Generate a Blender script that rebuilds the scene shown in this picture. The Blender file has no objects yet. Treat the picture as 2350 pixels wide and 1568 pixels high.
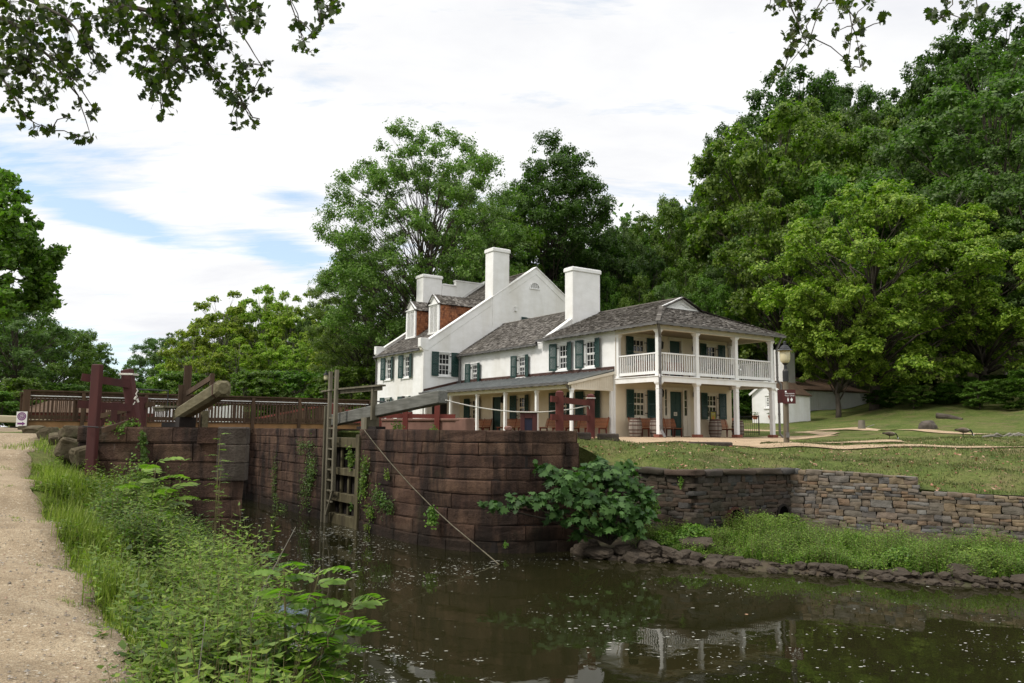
import bpy, bmesh, math, random
import numpy as np
from mathutils import Vector, Matrix, noise as mnoise
from mathutils.geometry import delaunay_2d_cdt
R = math.radians
random.seed(7)
# ------------------------------------------------------------------ frame
# World axes follow the tavern: +x runs along its gable ends, +y along the canal, z=0 is the gallery paving.
CB, CA, CZ, YAW, PITCH, ROLL, FPX = -24.2935, -24.6765, .3003, .9782, .1118, .0081, 1802.2
ST, CT = math.sin(YAW), math.cos(YAW)
def loc(X, Y, z=0.0):
    "point X m to the right of and Y m ahead of the viewpoint -> world"
    return Vector((CB + X*ST + Y*CT, CA - X*CT + Y*ST, z))
def at(px, py, Y):
    "point of the survey photo (2350 px wide) at a known distance -> world"
    u, w = px-1175, py-784
    c, s = math.cos(ROLL), math.sin(ROLL); u, w = c*u+s*w, -s*u+c*w
    c, s = math.cos(PITCH), math.sin(PITCH)
    k = FPX*c + w*s
    return loc(u/k*Y, Y, CZ + (FPX*s - w*c)/k*Y)
def atz(px, py, z):
    p = at(px, py, 1.0)
    return at(px, py, (z-CZ)/(p.z-CZ))

scn = bpy.context.scene
COL = scn.collection
def tag(o, label=None, cat=None, group=None, kind=None):
    if label: o['label'] = label
    if cat: o['category'] = cat
    if group: o['group'] = group
    if kind: o['kind'] = kind
    return o

# ------------------------------------------------------------------ mesh builder
class MB:
    def __init__(s): s.v = []; s.f = []; s.m = []
    def add(s, vs, fs, mi=0):
        n = len(s.v); s.v.extend([tuple(p) for p in vs])
        for f in fs: s.f.append(tuple(i+n for i in f)); s.m.append(mi)
        return s
    def poly(s, pts, mi=0): return s.add(pts, [tuple(range(len(pts)))], mi)
    def box(s, x0, x1, y0, y1, z0, z1, mi=0):
        return s.add([(x0,y0,z0),(x1,y0,z0),(x1,y1,z0),(x0,y1,z0),(x0,y0,z1),(x1,y0,z1),(x1,y1,z1),(x0,y1,z1)],
                     [(0,3,2,1),(4,5,6,7),(0,1,5,4),(1,2,6,5),(2,3,7,6),(3,0,4,7)], mi)
    def hexa(s, p8, mi=0):
        return s.add(p8, [(0,3,2,1),(4,5,6,7),(0,1,5,4),(1,2,6,5),(2,3,7,6),(3,0,4,7)], mi)
    def bar(s, p0, p1, w, h, up=(0,0,1), mi=0, ch=0.0, w1=None, h1=None):
        "rectangular timber from p0 to p1, w wide, h high"
        p0, p1 = Vector(p0), Vector(p1); d = (p1-p0).normalized()
        r = d.cross(Vector(up))
        if r.length < 1e-4: r = d.cross(Vector((1,0,0)))
        r.normalize(); u = r.cross(d).normalized()
        w1 = w if w1 is None else w1; h1 = h if h1 is None else h1
        if ch <= 0:
            vs = [p + r*a*ww/2 + u*b*hh/2 for p, ww, hh in ((p0,w,h),(p1,w1,h1)) for a, b in ((-1,-1),(1,-1),(1,1),(-1,1))]
            return s.add(vs, [(0,1,2,3),(7,6,5,4),(0,4,5,1),(1,5,6,2),(2,6,7,3),(3,7,4,0)], mi)
        def ring(p, ww, hh, k):
            a, b = ww/2-k, hh/2-k; e = ch
            return [p + r*x + u*y for x, y in ((-a+e,-b),(a-e,-b),(a,-b+e),(a,b-e),(a-e,b),(-a+e,b),(-a,b-e),(-a,-b+e))]
        L = d*ch
        rings = [ring(p0,w,h,ch*.8), ring(p0+L,w,h,0), ring(p1-L,w1,h1,0), ring(p1,w1,h1,ch*.8)]
        vs = sum(rings, []); fs = [tuple(range(8)), tuple(range(31,23,-1))]
        for k in range(3):
            for i in range(8):
                j = (i+1) % 8; fs.append((k*8+i, k*8+8+i, k*8+8+j, k*8+j))
        return s.add(vs, fs, mi)
    def tube(s, pts, rad, n=8, mi=0, cap=True):
        pts = [Vector(p) for p in pts]
        if not isinstance(rad, (list, tuple)): rad = [rad]*len(pts)
        vs = []; ref = None
        for i, p in enumerate(pts):
            d = (pts[min(i+1,len(pts)-1)] - pts[max(i-1,0)])
            if d.length < 1e-9: d = Vector((0,0,1))
            d.normalize()
            if ref is None: ref = d.orthogonal().normalized()
            ref = (ref - d*ref.dot(d))
            if ref.length < 1e-5: ref = d.orthogonal()
            ref.normalize(); b = d.cross(ref)
            for k in range(n):
                a = 2*math.pi*k/n; vs.append(p + (ref*math.cos(a)+b*math.sin(a))*rad[i])
        fs = []
        for i in range(len(pts)-1):
            for k in range(n):
                j = (k+1) % n; fs.append((i*n+k, i*n+j, (i+1)*n+j, (i+1)*n+k))
        if cap: fs.append(tuple(range(n-1,-1,-1))); m = (len(pts)-1)*n; fs.append(tuple(range(m, m+n)))
        return s.add(vs, fs, mi)
    def lathe(s, prof, c=(0,0,0), n=20, mi=0, cap=True):
        vs = [(c[0]+r*math.cos(2*math.pi*k/n), c[1]+r*math.sin(2*math.pi*k/n), c[2]+z) for r, z in prof for k in range(n)]
        fs = []
        for i in range(len(prof)-1):
            for k in range(n):
                j = (k+1) % n; fs.append((i*n+k, i*n+j, (i+1)*n+j, (i+1)*n+k))
        if cap: fs.append(tuple(range(n-1,-1,-1))); m = (len(prof)-1)*n; fs.append(tuple(range(m, m+n)))
        return s.add(vs, fs, mi)
    def prism(s, pts, d, mi=0):
        "closed polygon pts extruded by vector d"
        d = Vector(d); n = len(pts); a = [Vector(p) for p in pts]
        fs = [tuple(range(n)), tuple(range(2*n-1, n-1, -1))] + [(i, i+n, (i+1) % n+n, (i+1) % n) for i in range(n)]
        return s.add(a+[p+d for p in a], fs, mi)
def mesh_of(name, mb, mats, off=(0,0,0), smooth=False):
    me = bpy.data.meshes.new(name)
    ox, oy, oz = off
    me.from_pydata([(x-ox, y-oy, z-oz) for x, y, z in mb.v], [], mb.f)
    for m in (mats if isinstance(mats, (list, tuple)) else [mats]): me.materials.append(m)
    if any(mb.m): me.polygons.foreach_set('material_index', mb.m)
    if smooth: me.polygons.foreach_set('use_smooth', [True]*len(me.polygons))
    me.update(); return me
def fix_normals(me):
    bm = bmesh.new(); bm.from_mesh(me); bmesh.ops.recalc_face_normals(bm, faces=bm.faces); bm.to_mesh(me); bm.free()
class Thing:
    "an Empty at the thing's base that parents its parts; meshes are given in world coordinates"
    def __init__(s, name, label, cat, base, group=None):
        s.root = bpy.data.objects.new(name, None); COL.objects.link(s.root)
        s.root.empty_display_size = .2
        s.base = tuple(base); s.root.location = s.base; tag(s.root, label, cat, group)
    def part(s, name, mb, mats, parent=None, smooth=False, label=None, bevel=0):
        me = mesh_of(name, mb, mats, s.base, smooth); fix_normals(me)
        o = bpy.data.objects.new(name, me); COL.objects.link(o); o.parent = parent or s.root
        if label: o['label'] = label
        if bevel: bev(o, bevel)
        return o
def bev(o, w, seg=1):
    m = o.modifiers.new('edge_wear', 'BEVEL'); m.width = w; m.segments = seg; m.limit_method = 'ANGLE'; m.angle_limit = R(40)
def single(name, mb, mats, label=None, cat=None, group=None, kind=None, smooth=False, bevel=0, base=None, recalc=True):
    "a thing that is one mesh; origin at the middle of its base"
    if base is None:
        xs, ys, zs = zip(*mb.v); base = ((min(xs)+max(xs))/2, (min(ys)+max(ys))/2, min(zs))
    me = mesh_of(name, mb, mats, base, smooth)
    if recalc: fix_normals(me)
    o = bpy.data.objects.new(name, me); COL.objects.link(o); o.location = base
    if bevel: bev(o, bevel)
    return tag(o, label, cat, group, kind)
def copy_tree(o, parent=None):
    c = o.copy(); COL.objects.link(c)
    if parent: c.parent = parent
    for ch in list(o.children): copy_tree(ch, c)
    return c
def np_mesh(name, verts, k, mats, smooth=False, mi=None):
    "verts (n*k,3): n separate faces with k corners each"
    n = len(verts)//k
    me = bpy.data.meshes.new(name)
    me.vertices.add(n*k); me.vertices.foreach_set('co', np.asarray(verts, dtype=np.float32).ravel())
    me.loops.add(n*k); me.loops.foreach_set('vertex_index', np.arange(n*k, dtype=np.int32))
    me.polygons.add(n); me.polygons.foreach_set('loop_start', np.arange(0, n*k, k, dtype=np.int32))
    me.polygons.foreach_set('loop_total', np.full(n, k, dtype=np.int32))
    for m in (mats if isinstance(mats, (list, tuple)) else [mats]): me.materials.append(m)
    if mi is not None: me.polygons.foreach_set('material_index', np.asarray(mi, dtype=np.int32))
    me.update(calc_edges=True); return me
def link(name, me, base=(0,0,0), parent=None):
    o = bpy.data.objects.new(name, me); COL.objects.link(o); o.location = base
    if parent: o.parent = parent
    return o

# ------------------------------------------------------------------ materials
def _n(nt, t, **kw):
    n = nt.nodes.new(t)
    for k, v in kw.items(): setattr(n, k, v)
    return n
def ramp(nt, src, cols, pos=None):
    r = _n(nt, 'ShaderNodeValToRGB'); e = r.color_ramp.elements
    pos = pos or [i/(len(cols)-1) for i in range(len(cols))]
    while len(e) < len(cols): e.new(.5)
    for i, (c, p) in enumerate(zip(cols, pos)): e[i].position = p; e[i].color = (*c[:3], 1)
    nt.links.new(src, r.inputs[0]); return r.outputs[0]
def noise_tex(nt, scale, detail=4, stretch=(1,1,1), rough=.55, coord='Object', dist=0.0):
    tc = _n(nt, 'ShaderNodeTexCoord'); mp = _n(nt, 'ShaderNodeMapping'); mp.inputs['Scale'].default_value = stretch
    nt.links.new(tc.outputs[coord], mp.inputs[0])
    t = _n(nt, 'ShaderNodeTexNoise'); t.inputs['Scale'].default_value = scale; t.inputs['Detail'].default_value = detail
    t.inputs['Roughness'].default_value = rough; t.inputs['Distortion'].default_value = dist
    nt.links.new(mp.outputs[0], t.inputs['Vector']); return t.outputs[0]
def mixc(nt, fac, a, b, mode='MIX'):
    m = _n(nt, 'ShaderNodeMix', data_type='RGBA', blend_type=mode)
    for s, v in ((m.inputs[0], fac), (m.inputs[6], a), (m.inputs[7], b)):
        if hasattr(v, 'is_linked') or hasattr(v, 'links'): nt.links.new(v, s)
        elif isinstance(v, (int, float)): s.default_value = v
        else: s.default_value = (*v[:3], 1)
    return m.outputs[2]
def math_(nt, op, a, b=None, clamp=False):
    m = _n(nt, 'ShaderNodeMath', operation=op); m.use_clamp = clamp
    for s, v in ((m.inputs[0], a), (m.inputs[1], b)):
        if v is None: continue
        if isinstance(v, (int, float)): s.default_value = v
        else: nt.links.new(v, s)
    return m.outputs[0]
def island(nt): return _n(nt, 'ShaderNodeNewGeometry').outputs['Random Per Island']
def newmat(name):
    m = bpy.data.materials.new(name); m.use_nodes = True; nt = m.node_tree
    return m, nt, nt.nodes['Principled BSDF']
def setbump(nt, b, src, strength, dist=.02):
    bp = _n(nt, 'ShaderNodeBump'); bp.inputs['Strength'].default_value = strength; bp.inputs['Distance'].default_value = dist
    nt.links.new(src, bp.inputs['Height']); nt.links.new(bp.outputs[0], b.inputs['Normal'])
def mat(name, cols, scale=3, rough=.8, bump=.3, bscale=40, isl=0.0, islcols=None, spec=.3, stretch=(1,1,1), metal=0, detail=5, dist=.01,
        stain=None, stain_scale=1.2, stain_amt=.5, stain_stretch=(1,1,.25)):
    m, nt, b = newmat(name)
    c = ramp(nt, noise_tex(nt, scale, detail, stretch), cols, [.28 + .44*i/max(1, len(cols)-1) for i in range(len(cols))]) if len(cols) > 1 else None
    if c is None:
        c = mixc(nt, 0.0, cols[0], cols[0])
    if islcols:
        ic = ramp(nt, island(nt), islcols); c = mixc(nt, .75, c, ic)
    if isl:
        v = math_(nt, 'MULTIPLY_ADD', island(nt), 2*isl); v.node.inputs[2].default_value = 1-isl
        hv = _n(nt, 'ShaderNodeHueSaturation'); nt.links.new(v, hv.inputs['Value']); nt.links.new(c, hv.inputs['Color']); c = hv.outputs[0]
    if stain:
        f = ramp(nt, noise_tex(nt, stain_scale, 6, stain_stretch), [(0,0,0),(1,1,1)], [.48, .7])
        c = mixc(nt, math_(nt, 'MULTIPLY', f, stain_amt), c, stain)
    nt.links.new(c, b.inputs['Base Color'])
    b.inputs['Roughness'].default_value = rough; b.inputs['Metallic'].default_value = metal
    b.inputs['Specular IOR Level'].default_value = spec
    if bump: setbump(nt, b, noise_tex(nt, bscale, 4, stretch), bump, dist)
    return m
def leafmat(name, dark, mid, light, trans=.35, rough=.5, objvar=.12, ns=.35, na=.9):
    m, nt, b = newmat(name)
    c = ramp(nt, island(nt), [dark, mid, light, mid], [0, .45, .85, 1])
    oi = _n(nt, 'ShaderNodeObjectInfo')
    v = math_(nt, 'MULTIPLY_ADD', oi.outputs['Random'], 2*objvar); v.node.inputs[2].default_value = 1-objvar
    big = math_(nt, 'MULTIPLY_ADD', noise_tex(nt, ns, 3), na); big.node.inputs[2].default_value = 1-na/2
    hv = _n(nt, 'ShaderNodeHueSaturation'); nt.links.new(math_(nt, 'MULTIPLY', v, big), hv.inputs['Value']); nt.links.new(c, hv.inputs['Color'])
    hh = math_(nt, 'MULTIPLY_ADD', oi.outputs['Random'], .03); hh.node.inputs[2].default_value = .474
    nt.links.new(hh, hv.inputs['Hue']); c = hv.outputs[0]
    nt.links.new(c, b.inputs['Base Color']); b.inputs['Roughness'].default_value = rough; b.inputs['Specular IOR Level'].default_value = .25
    t = _n(nt, 'ShaderNodeBsdfTranslucent')
    tc = mixc(nt, 1.0, c, (.95, 1.35, .40), 'MULTIPLY'); nt.links.new(tc, t.inputs[0])
    mx = _n(nt, 'ShaderNodeMixShader'); mx.inputs[0].default_value = trans
    nt.links.new(b.outputs[0], mx.inputs[1]); nt.links.new(t.outputs[0], mx.inputs[2])
    nt.links.new(mx.outputs[0], nt.nodes['Material Output'].inputs[0]); return m

M = {}
M['stucco'] = mat('white_stucco', [(.70,.695,.665),(.80,.795,.775)], 1.6, .85, .35, 14, stain=(.48,.44,.34), stain_scale=.9, stain_amt=.36, stain_stretch=(1,1,.22), stretch=(1,1,1.8), dist=.02)
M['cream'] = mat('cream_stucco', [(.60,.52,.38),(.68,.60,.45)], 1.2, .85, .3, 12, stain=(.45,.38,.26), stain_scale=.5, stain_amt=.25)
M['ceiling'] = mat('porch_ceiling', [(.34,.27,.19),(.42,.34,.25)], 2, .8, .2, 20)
M['trim'] = mat('white_trim_paint', [(.72,.72,.70),(.78,.78,.76)], 4, .6, .12, 30, stain=(.5,.47,.38), stain_scale=2, stain_amt=.25)
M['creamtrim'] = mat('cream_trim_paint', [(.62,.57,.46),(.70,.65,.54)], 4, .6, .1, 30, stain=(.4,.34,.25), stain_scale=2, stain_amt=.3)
M['shingle'] = mat('weathered_shingles', [(.07,.058,.05),(.15,.128,.11)], 9, .9, .5, 60, islcols=[(.024,.021,.018),(.085,.075,.064),(.155,.140,.120),(.30,.28,.25),(.048,.041,.034)], stretch=(1,1,1), stain=(.04,.035,.02), stain_scale=.7, stain_amt=.45, stain_stretch=(1,1,1))
M['roofbase'] = mat('roof_underlay', [(.03,.025,.022)], 3, .9, 0)
M['rustshingle'] = mat('rusty_wall_shingles', [(.20,.07,.03),(.30,.12,.05)], 5, .85, .4, 50, islcols=[(.10,.035,.02),(.30,.11,.045),(.40,.17,.08),(.16,.05,.025)], stain=(.02,.014,.012), stain_scale=1.1, stain_amt=.85, stain_stretch=(1,1,.7))
M['green'] = mat('green_shutter_paint', [(.007,.033,.027),(.011,.045,.037)], 6, .45, .08, 60, spec=.4)
M['iron'] = mat('black_iron', [(.012,.012,.013),(.02,.02,.021)], 6, .5, .1, 60, spec=.4)
M['gutter'] = mat('gutter_metal', [(.11,.105,.10),(.19,.18,.17)], 3, .45, .1, 20, metal=.5, spec=.4)
M['copper'] = mat('brown_flashing', [(.055,.030,.024),(.10,.052,.04)], 2.5, .5, .1, 20, metal=.3)
M['seam'] = mat('standing_seam_metal', [(.028,.033,.032),(.06,.068,.065)], 1.6, .42, .1, 15, metal=.2, spec=.5, stain=(.09,.10,.045), stain_scale=.9, stain_amt=.4)
def glassmat():
    m, nt, b = newmat('window_glass')
    c = ramp(nt, noise_tex(nt, 2.2, 3), [(.006,.007,.008),(.02,.022,.022),(.10,.10,.095)], [.35,.6,.8])
    nt.links.new(c, b.inputs['Base Color']); b.inputs['Roughness'].default_value = .06; b.inputs['Specular IOR Level'].default_value = .6
    setbump(nt, b, noise_tex(nt, 2.5, 2), .12, .02); return m
M['glass'] = glassmat()
M['sandstone'] = mat('red_sandstone', [(.018,.011,.008),(.060,.032,.022),(.115,.066,.046)], 1.6, .88, 1.0, 16, islcols=[(.040,.021,.014),(.072,.038,.026),(.050,.031,.022),(.105,.060,.040),(.060,.028,.019),(.085,.060,.042)], stain=(.010,.009,.007), stain_scale=1.5, stain_amt=.85, dist=.05, stretch=(1,1,.8))
M['sandstone_far'] = M['sandstone']
def sandstone():
    m, nt, b = newmat('red_sandstone')
    c = ramp(nt, noise_tex(nt, 1.3, 7, rough=.65), [(.022,.013,.009),(.055,.031,.021),(.105,.062,.038),(.17,.112,.072)], [.30,.45,.58,.74])
    ic = ramp(nt, island(nt), [(.036,.021,.015),(.066,.036,.024),(.125,.078,.048),(.046,.025,.018),(.085,.056,.036)]); c = mixc(nt, .45, c, ic)
    c = mixc(nt, .6, c, ramp(nt, noise_tex(nt, 34, 4, rough=.7), [(.55,)*3,(1.4,)*3], [.3,.7]), 'MULTIPLY')
    d = ramp(nt, noise_tex(nt, 1.5, 7, (1.3,1.3,.30), .6), [(0,0,0),(1,1,1)], [.45,.60]); c = mixc(nt, math_(nt,'MULTIPLY',d,.86), c, (.012,.008,.006))
    l = ramp(nt, noise_tex(nt, 2.6, 8, (1.6,1.6,.35), .7), [(0,0,0),(1,1,1)], [.655,.74]); c = mixc(nt, math_(nt,'MULTIPLY',l,.55), c, (.20,.175,.15))
    g = ramp(nt, noise_tex(nt, 1.1, 5), [(0,0,0),(1,1,1)], [.60,.74]); c = mixc(nt, math_(nt,'MULTIPLY',g,.35), c, (.030,.036,.014))
    z = _n(nt,'ShaderNodeSeparateXYZ'); nt.links.new(_n(nt,'ShaderNodeNewGeometry').outputs['Position'], z.inputs[0])
    w = _n(nt,'ShaderNodeMapRange'); w.inputs[1].default_value=-2.15; w.inputs[2].default_value=-2.48; nt.links.new(math_(nt,'ADD',z.outputs[2],math_(nt,'MULTIPLY',noise_tex(nt,2.2,4),.35)), w.inputs[0])
    w.inputs[1].default_value=-1.85; w.inputs[2].default_value=-2.25
    c = mixc(nt, 1.0, c, (1.0,.98,1.0), 'MULTIPLY'); c = mixc(nt, math_(nt,'MULTIPLY',w.outputs[0],.72), c, (.012,.010,.007))
    nt.links.new(c, b.inputs['Base Color']); b.inputs['Roughness'].default_value=.86; b.inputs['Specular IOR Level'].default_value=.22
    h = math_(nt,'ADD', noise_tex(nt, 9, 6, rough=.65), math_(nt,'MULTIPLY', noise_tex(nt, 38, 4), .35)); setbump(nt, b, h, 1.0, .035); return m
M['sandstone'] = sandstone()
M['ribmetal'] = mat('seam_rib_metal', [(.22,.235,.23),(.34,.35,.34)], 3, .4, 0, metal=.2)
M['weathered'] = mat('weathered_grey_stone', [(.026,.018,.013),(.055,.042,.032),(.105,.088,.068)], 2.2, .9, .8, 22, isl=.2, stain=(.03,.022,.018), stain_scale=1.2, stain_amt=.6, dist=.03)
M['joint'] = mat('dark_joint', [(.010,.008,.007),(.02,.015,.012)], 4, .95, .3, 30)
M['rubble'] = mat('rubble_stone', [(.10,.09,.08),(.2,.18,.15)], 5, .85, .7, 28, islcols=[(.065,.070,.078),(.20,.135,.065),(.125,.108,.082),(.18,.105,.052),(.17,.165,.15),(.10,.072,.048),(.24,.175,.095),(.05,.052,.056),(.16,.118,.072),(.11,.115,.12)], stain=(.03,.028,.024), stain_scale=3, stain_amt=.45, stain_stretch=(1,1,1), dist=.02)
M['darkrubble'] = mat('dark_slabby_stone', [(.03,.027,.022),(.07,.06,.048)], 4, .9, .7, 28, islcols=[(.028,.024,.018),(.070,.052,.034),(.046,.048,.048),(.085,.052,.034),(.05,.038,.026)], stain=(.03,.035,.02), stain_scale=2, stain_amt=.4, dist=.02)
M['rock'] = mat('bank_rock', [(.020,.016,.012),(.050,.040,.030),(.095,.075,.055)], 2.2, .9, .9, 14, spec=.12, isl=.3, stain=(.012,.012,.008), stain_scale=2.5, stain_amt=.6, stain_stretch=(1,1,1), dist=.04)
M['pinkstone'] = mat('pink_sandstone', [(.14,.075,.058),(.22,.12,.092)], 2, .9, .4, 30, stain=(.08,.05,.04), stain_amt=.5)
M['greywood'] = mat('grey_weathered_wood', [(.075,.066,.042),(.135,.120,.082),(.18,.165,.12)], 3, .9, .5, 20, isl=.15, stain=(.06,.055,.025), stain_scale=1.5, stain_amt=.5, stretch=(3,3,.35))
M['beamwood'] = mat('grey_beam_wood', [(.085,.085,.072),(.13,.13,.112),(.18,.178,.155)], 2.5, .85, .5, 14, stretch=(6,.7,6), stain=(.05,.048,.03), stain_scale=1.2, stain_amt=.4)
M['tanbeam'] = mat('tan_beam_wood', [(.07,.058,.028),(.115,.098,.052),(.155,.135,.08)], 2.5, .85, .5, 14, stretch=(6,.7,6), stain=(.04,.04,.018), stain_scale=1.5, stain_amt=.6)
M['brownwood'] = mat('brown_bridge_wood', [(.055,.032,.018),(.105,.065,.038)], 3, .85, .4, 30, isl=.25, stretch=(3,3,.4), stain=(.03,.02,.012), stain_amt=.5)
M['deckbeam'] = mat('ochre_bridge_beam', [(.22,.12,.05),(.32,.18,.08)], 2, .85, .3, 30, stain=(.08,.05,.025), stain_scale=1.5, stain_amt=.6)
M['redwood'] = mat('dark_red_painted_timber', [(.050,.014,.013),(.080,.022,.019)], 5, .65, .3, 25, stretch=(1,1,.2), stain=(.025,.012,.010), stain_scale=3, stain_amt=.4)
M['redwood3'] = mat('oxblood_painted_timber', [(.075,.016,.012),(.115,.027,.019)], 5, .65, .25, 25, stretch=(1,1,.2), stain=(.03,.012,.010), stain_scale=3, stain_amt=.35)
M['redwood2'] = mat('brick_red_painted_timber', [(.11,.022,.016),(.15,.032,.022)], 5, .65, .25, 25, stretch=(1,1,.2))
M['benchwood'] = mat('varnished_bench_slats', [(.20,.062,.022),(.32,.11,.04)], 6, .5, .2, 40, isl=.25)
M['stave'] = mat('barrel_staves', [(.16,.135,.11),(.29,.25,.21)], 6, .85, .4, 30, isl=.3, stretch=(1,1,.15))
M['hoop'] = mat('rusty_hoop', [(.05,.022,.016),(.10,.045,.03)], 8, .6, .2, 40, metal=.4)
M['brick'] = mat('pier_brick', [(.16,.055,.035),(.24,.09,.06)], 8, .9, .4, 40)
M['rope'] = mat('white_rope', [(.55,.52,.45),(.68,.66,.6)], 20, .8, .2, 100)
M['bark'] = mat('tree_bark', [(.035,.028,.02),(.09,.075,.058)], 3, .95, .7, 12, stretch=(1,1,.3), dist=.05)
M['palebark'] = mat('pale_bark', [(.14,.125,.10),(.32,.30,.26)], 2, .9, .3, 12, stain=(.07,.06,.045), stain_scale=2, stain_amt=.8)
M['concrete'] = mat('worn_concrete', [(.14,.12,.09),(.22,.19,.15)], 3, .9, .4, 40, stain=(.05,.05,.03), stain_amt=.6)
M['signred'] = mat('sign_maroon', [(.055,.012,.010),(.065,.014,.012)], 3, .5, 0)
M['white'] = mat('white_enamel', [(.78,.78,.76)], 3, .5, 0)
M['purple'] = mat('purple_print', [(.16,.03,.17)], 3, .5, 0)
M['yellowprint'] = mat('yellow_green_print', [(.22,.20,.02),(.30,.27,.04)], 3, .5, 0)
M['terracotta'] = mat('terracotta', [(.30,.10,.05),(.38,.14,.07)], 5, .85, .2, 30)
M['pumpkin'] = mat('orange_rind', [(.45,.12,.03),(.5,.16,.05)], 5, .6, .1, 30)
M['straw'] = mat('canvas_tan', [(.36,.31,.20),(.45,.40,.28)], 2, .9, .3, 30)
M['frosted'] = mat('lamp_frosted_glass', [(.50,.44,.27),(.60,.54,.36)], 4, .3, 0, spec=.5)
M['leaf_dark'] = leafmat('leaf_dark_green', (.024,.056,.011), (.046,.100,.017), (.082,.155,.030), .42)
# ------------------------------------------------------------------ the tavern
tav = Thing('tavern_house', 'long white stucco tavern with green shutters, shingle roofs and a two-storey gallery', 'building', (0,0,0))
def WX(x0): return lambda u, n, z: (x0-n, u, z)      # wall facing -x (the canal)
def WY(y0): return lambda u, n, z: (u, y0-n, z)      # wall facing -y
def WXr(x0): return lambda u, n, z: (x0+n, u, z)     # wall facing +x
def WYr(y0): return lambda u, n, z: (u, y0+n, z)
def wall(mb, W, u0, u1, z0, z1, openings=(), depth=.18):
    us = sorted({u0, u1, *[o[0] for o in openings], *[o[1] for o in openings]})
    zs = sorted({z0, z1, *[o[2] for o in openings], *[o[3] for o in openings]})
    for a, b in zip(us, us[1:]):
        for c, d in zip(zs, zs[1:]):
            um, zm = (a+b)/2, (c+d)/2
            if any(o[0] < um < o[1] and o[2] < zm < o[3] for o in openings): continue
            mb.poly([W(a,0,c), W(b,0,c), W(b,0,d), W(a,0,d)])
    for a, b, c, d in openings:
        for p, q in (((a,c),(b,c)), ((b,c),(b,d)), ((b,d),(a,d)), ((a,d),(a,c))):
            mb.poly([W(p[0],0,p[1]), W(q[0],0,q[1]), W(q[0],-depth,q[1]), W(p[0],-depth,p[1])])
def lbox(mb, W, u0, u1, n0, n1, z0, z1, mi=0):
    mb.hexa([W(u0,n0,z0), W(u1,n0,z0), W(u1,n1,z0), W(u0,n1,z0), W(u0,n0,z1), W(u1,n0,z1), W(u1,n1,z1), W(u0,n1,z1)], mi)
def shutter(W, hinge, sgn, w, z0, z1, ang, parent):
    "louvred leaf hinged at u=hinge, opening outward in direction sgn"
    mb = MB(); ca, sa = math.cos(ang), math.sin(ang)
    def S(a, n, z): return W(hinge + sgn*(a*ca - n*sa*0), .035 + a*sa + n, z)
    def b(a0, a1, n0, n1, c0, c1):
        mb.hexa([S(a0,n0,c0), S(a1,n0,c0), S(a1,n1,c0), S(a0,n1,c0), S(a0,n0,c1), S(a1,n0,c1), S(a1,n1,c1), S(a0,n1,c1)])
    st = .055; zm = (z0+z1)/2
    b(0, st, 0, .035, z0, z1); b(w-st, w, 0, .035, z0, z1)
    for c0, c1 in ((z0, z0+.10), (zm-.035, zm+.035), (z1-.07, z1)): b(st, w-st, 0, .035, c0, c1)
    for c0, c1 in ((z0+.10, zm-.035), (zm+.035, z1-.07)):
        n = max(4, int((c1-c0)/.048))
        for i in range(n):
            a = c0 + (c1-c0)*i/n; d = (c1-c0)/n
            mb.hexa([S(st,.020,a), S(w-st,.020,a), S(w-st,.030,a), S(st,.030,a), S(st,.004,a+d*.95), S(w-st,.004,a+d*.95), S(w-st,.012,a+d*.95), S(st,.012,a+d*.95)])
    o = tav.part('shutter', mb, M['green'], parent)
    return o
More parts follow.
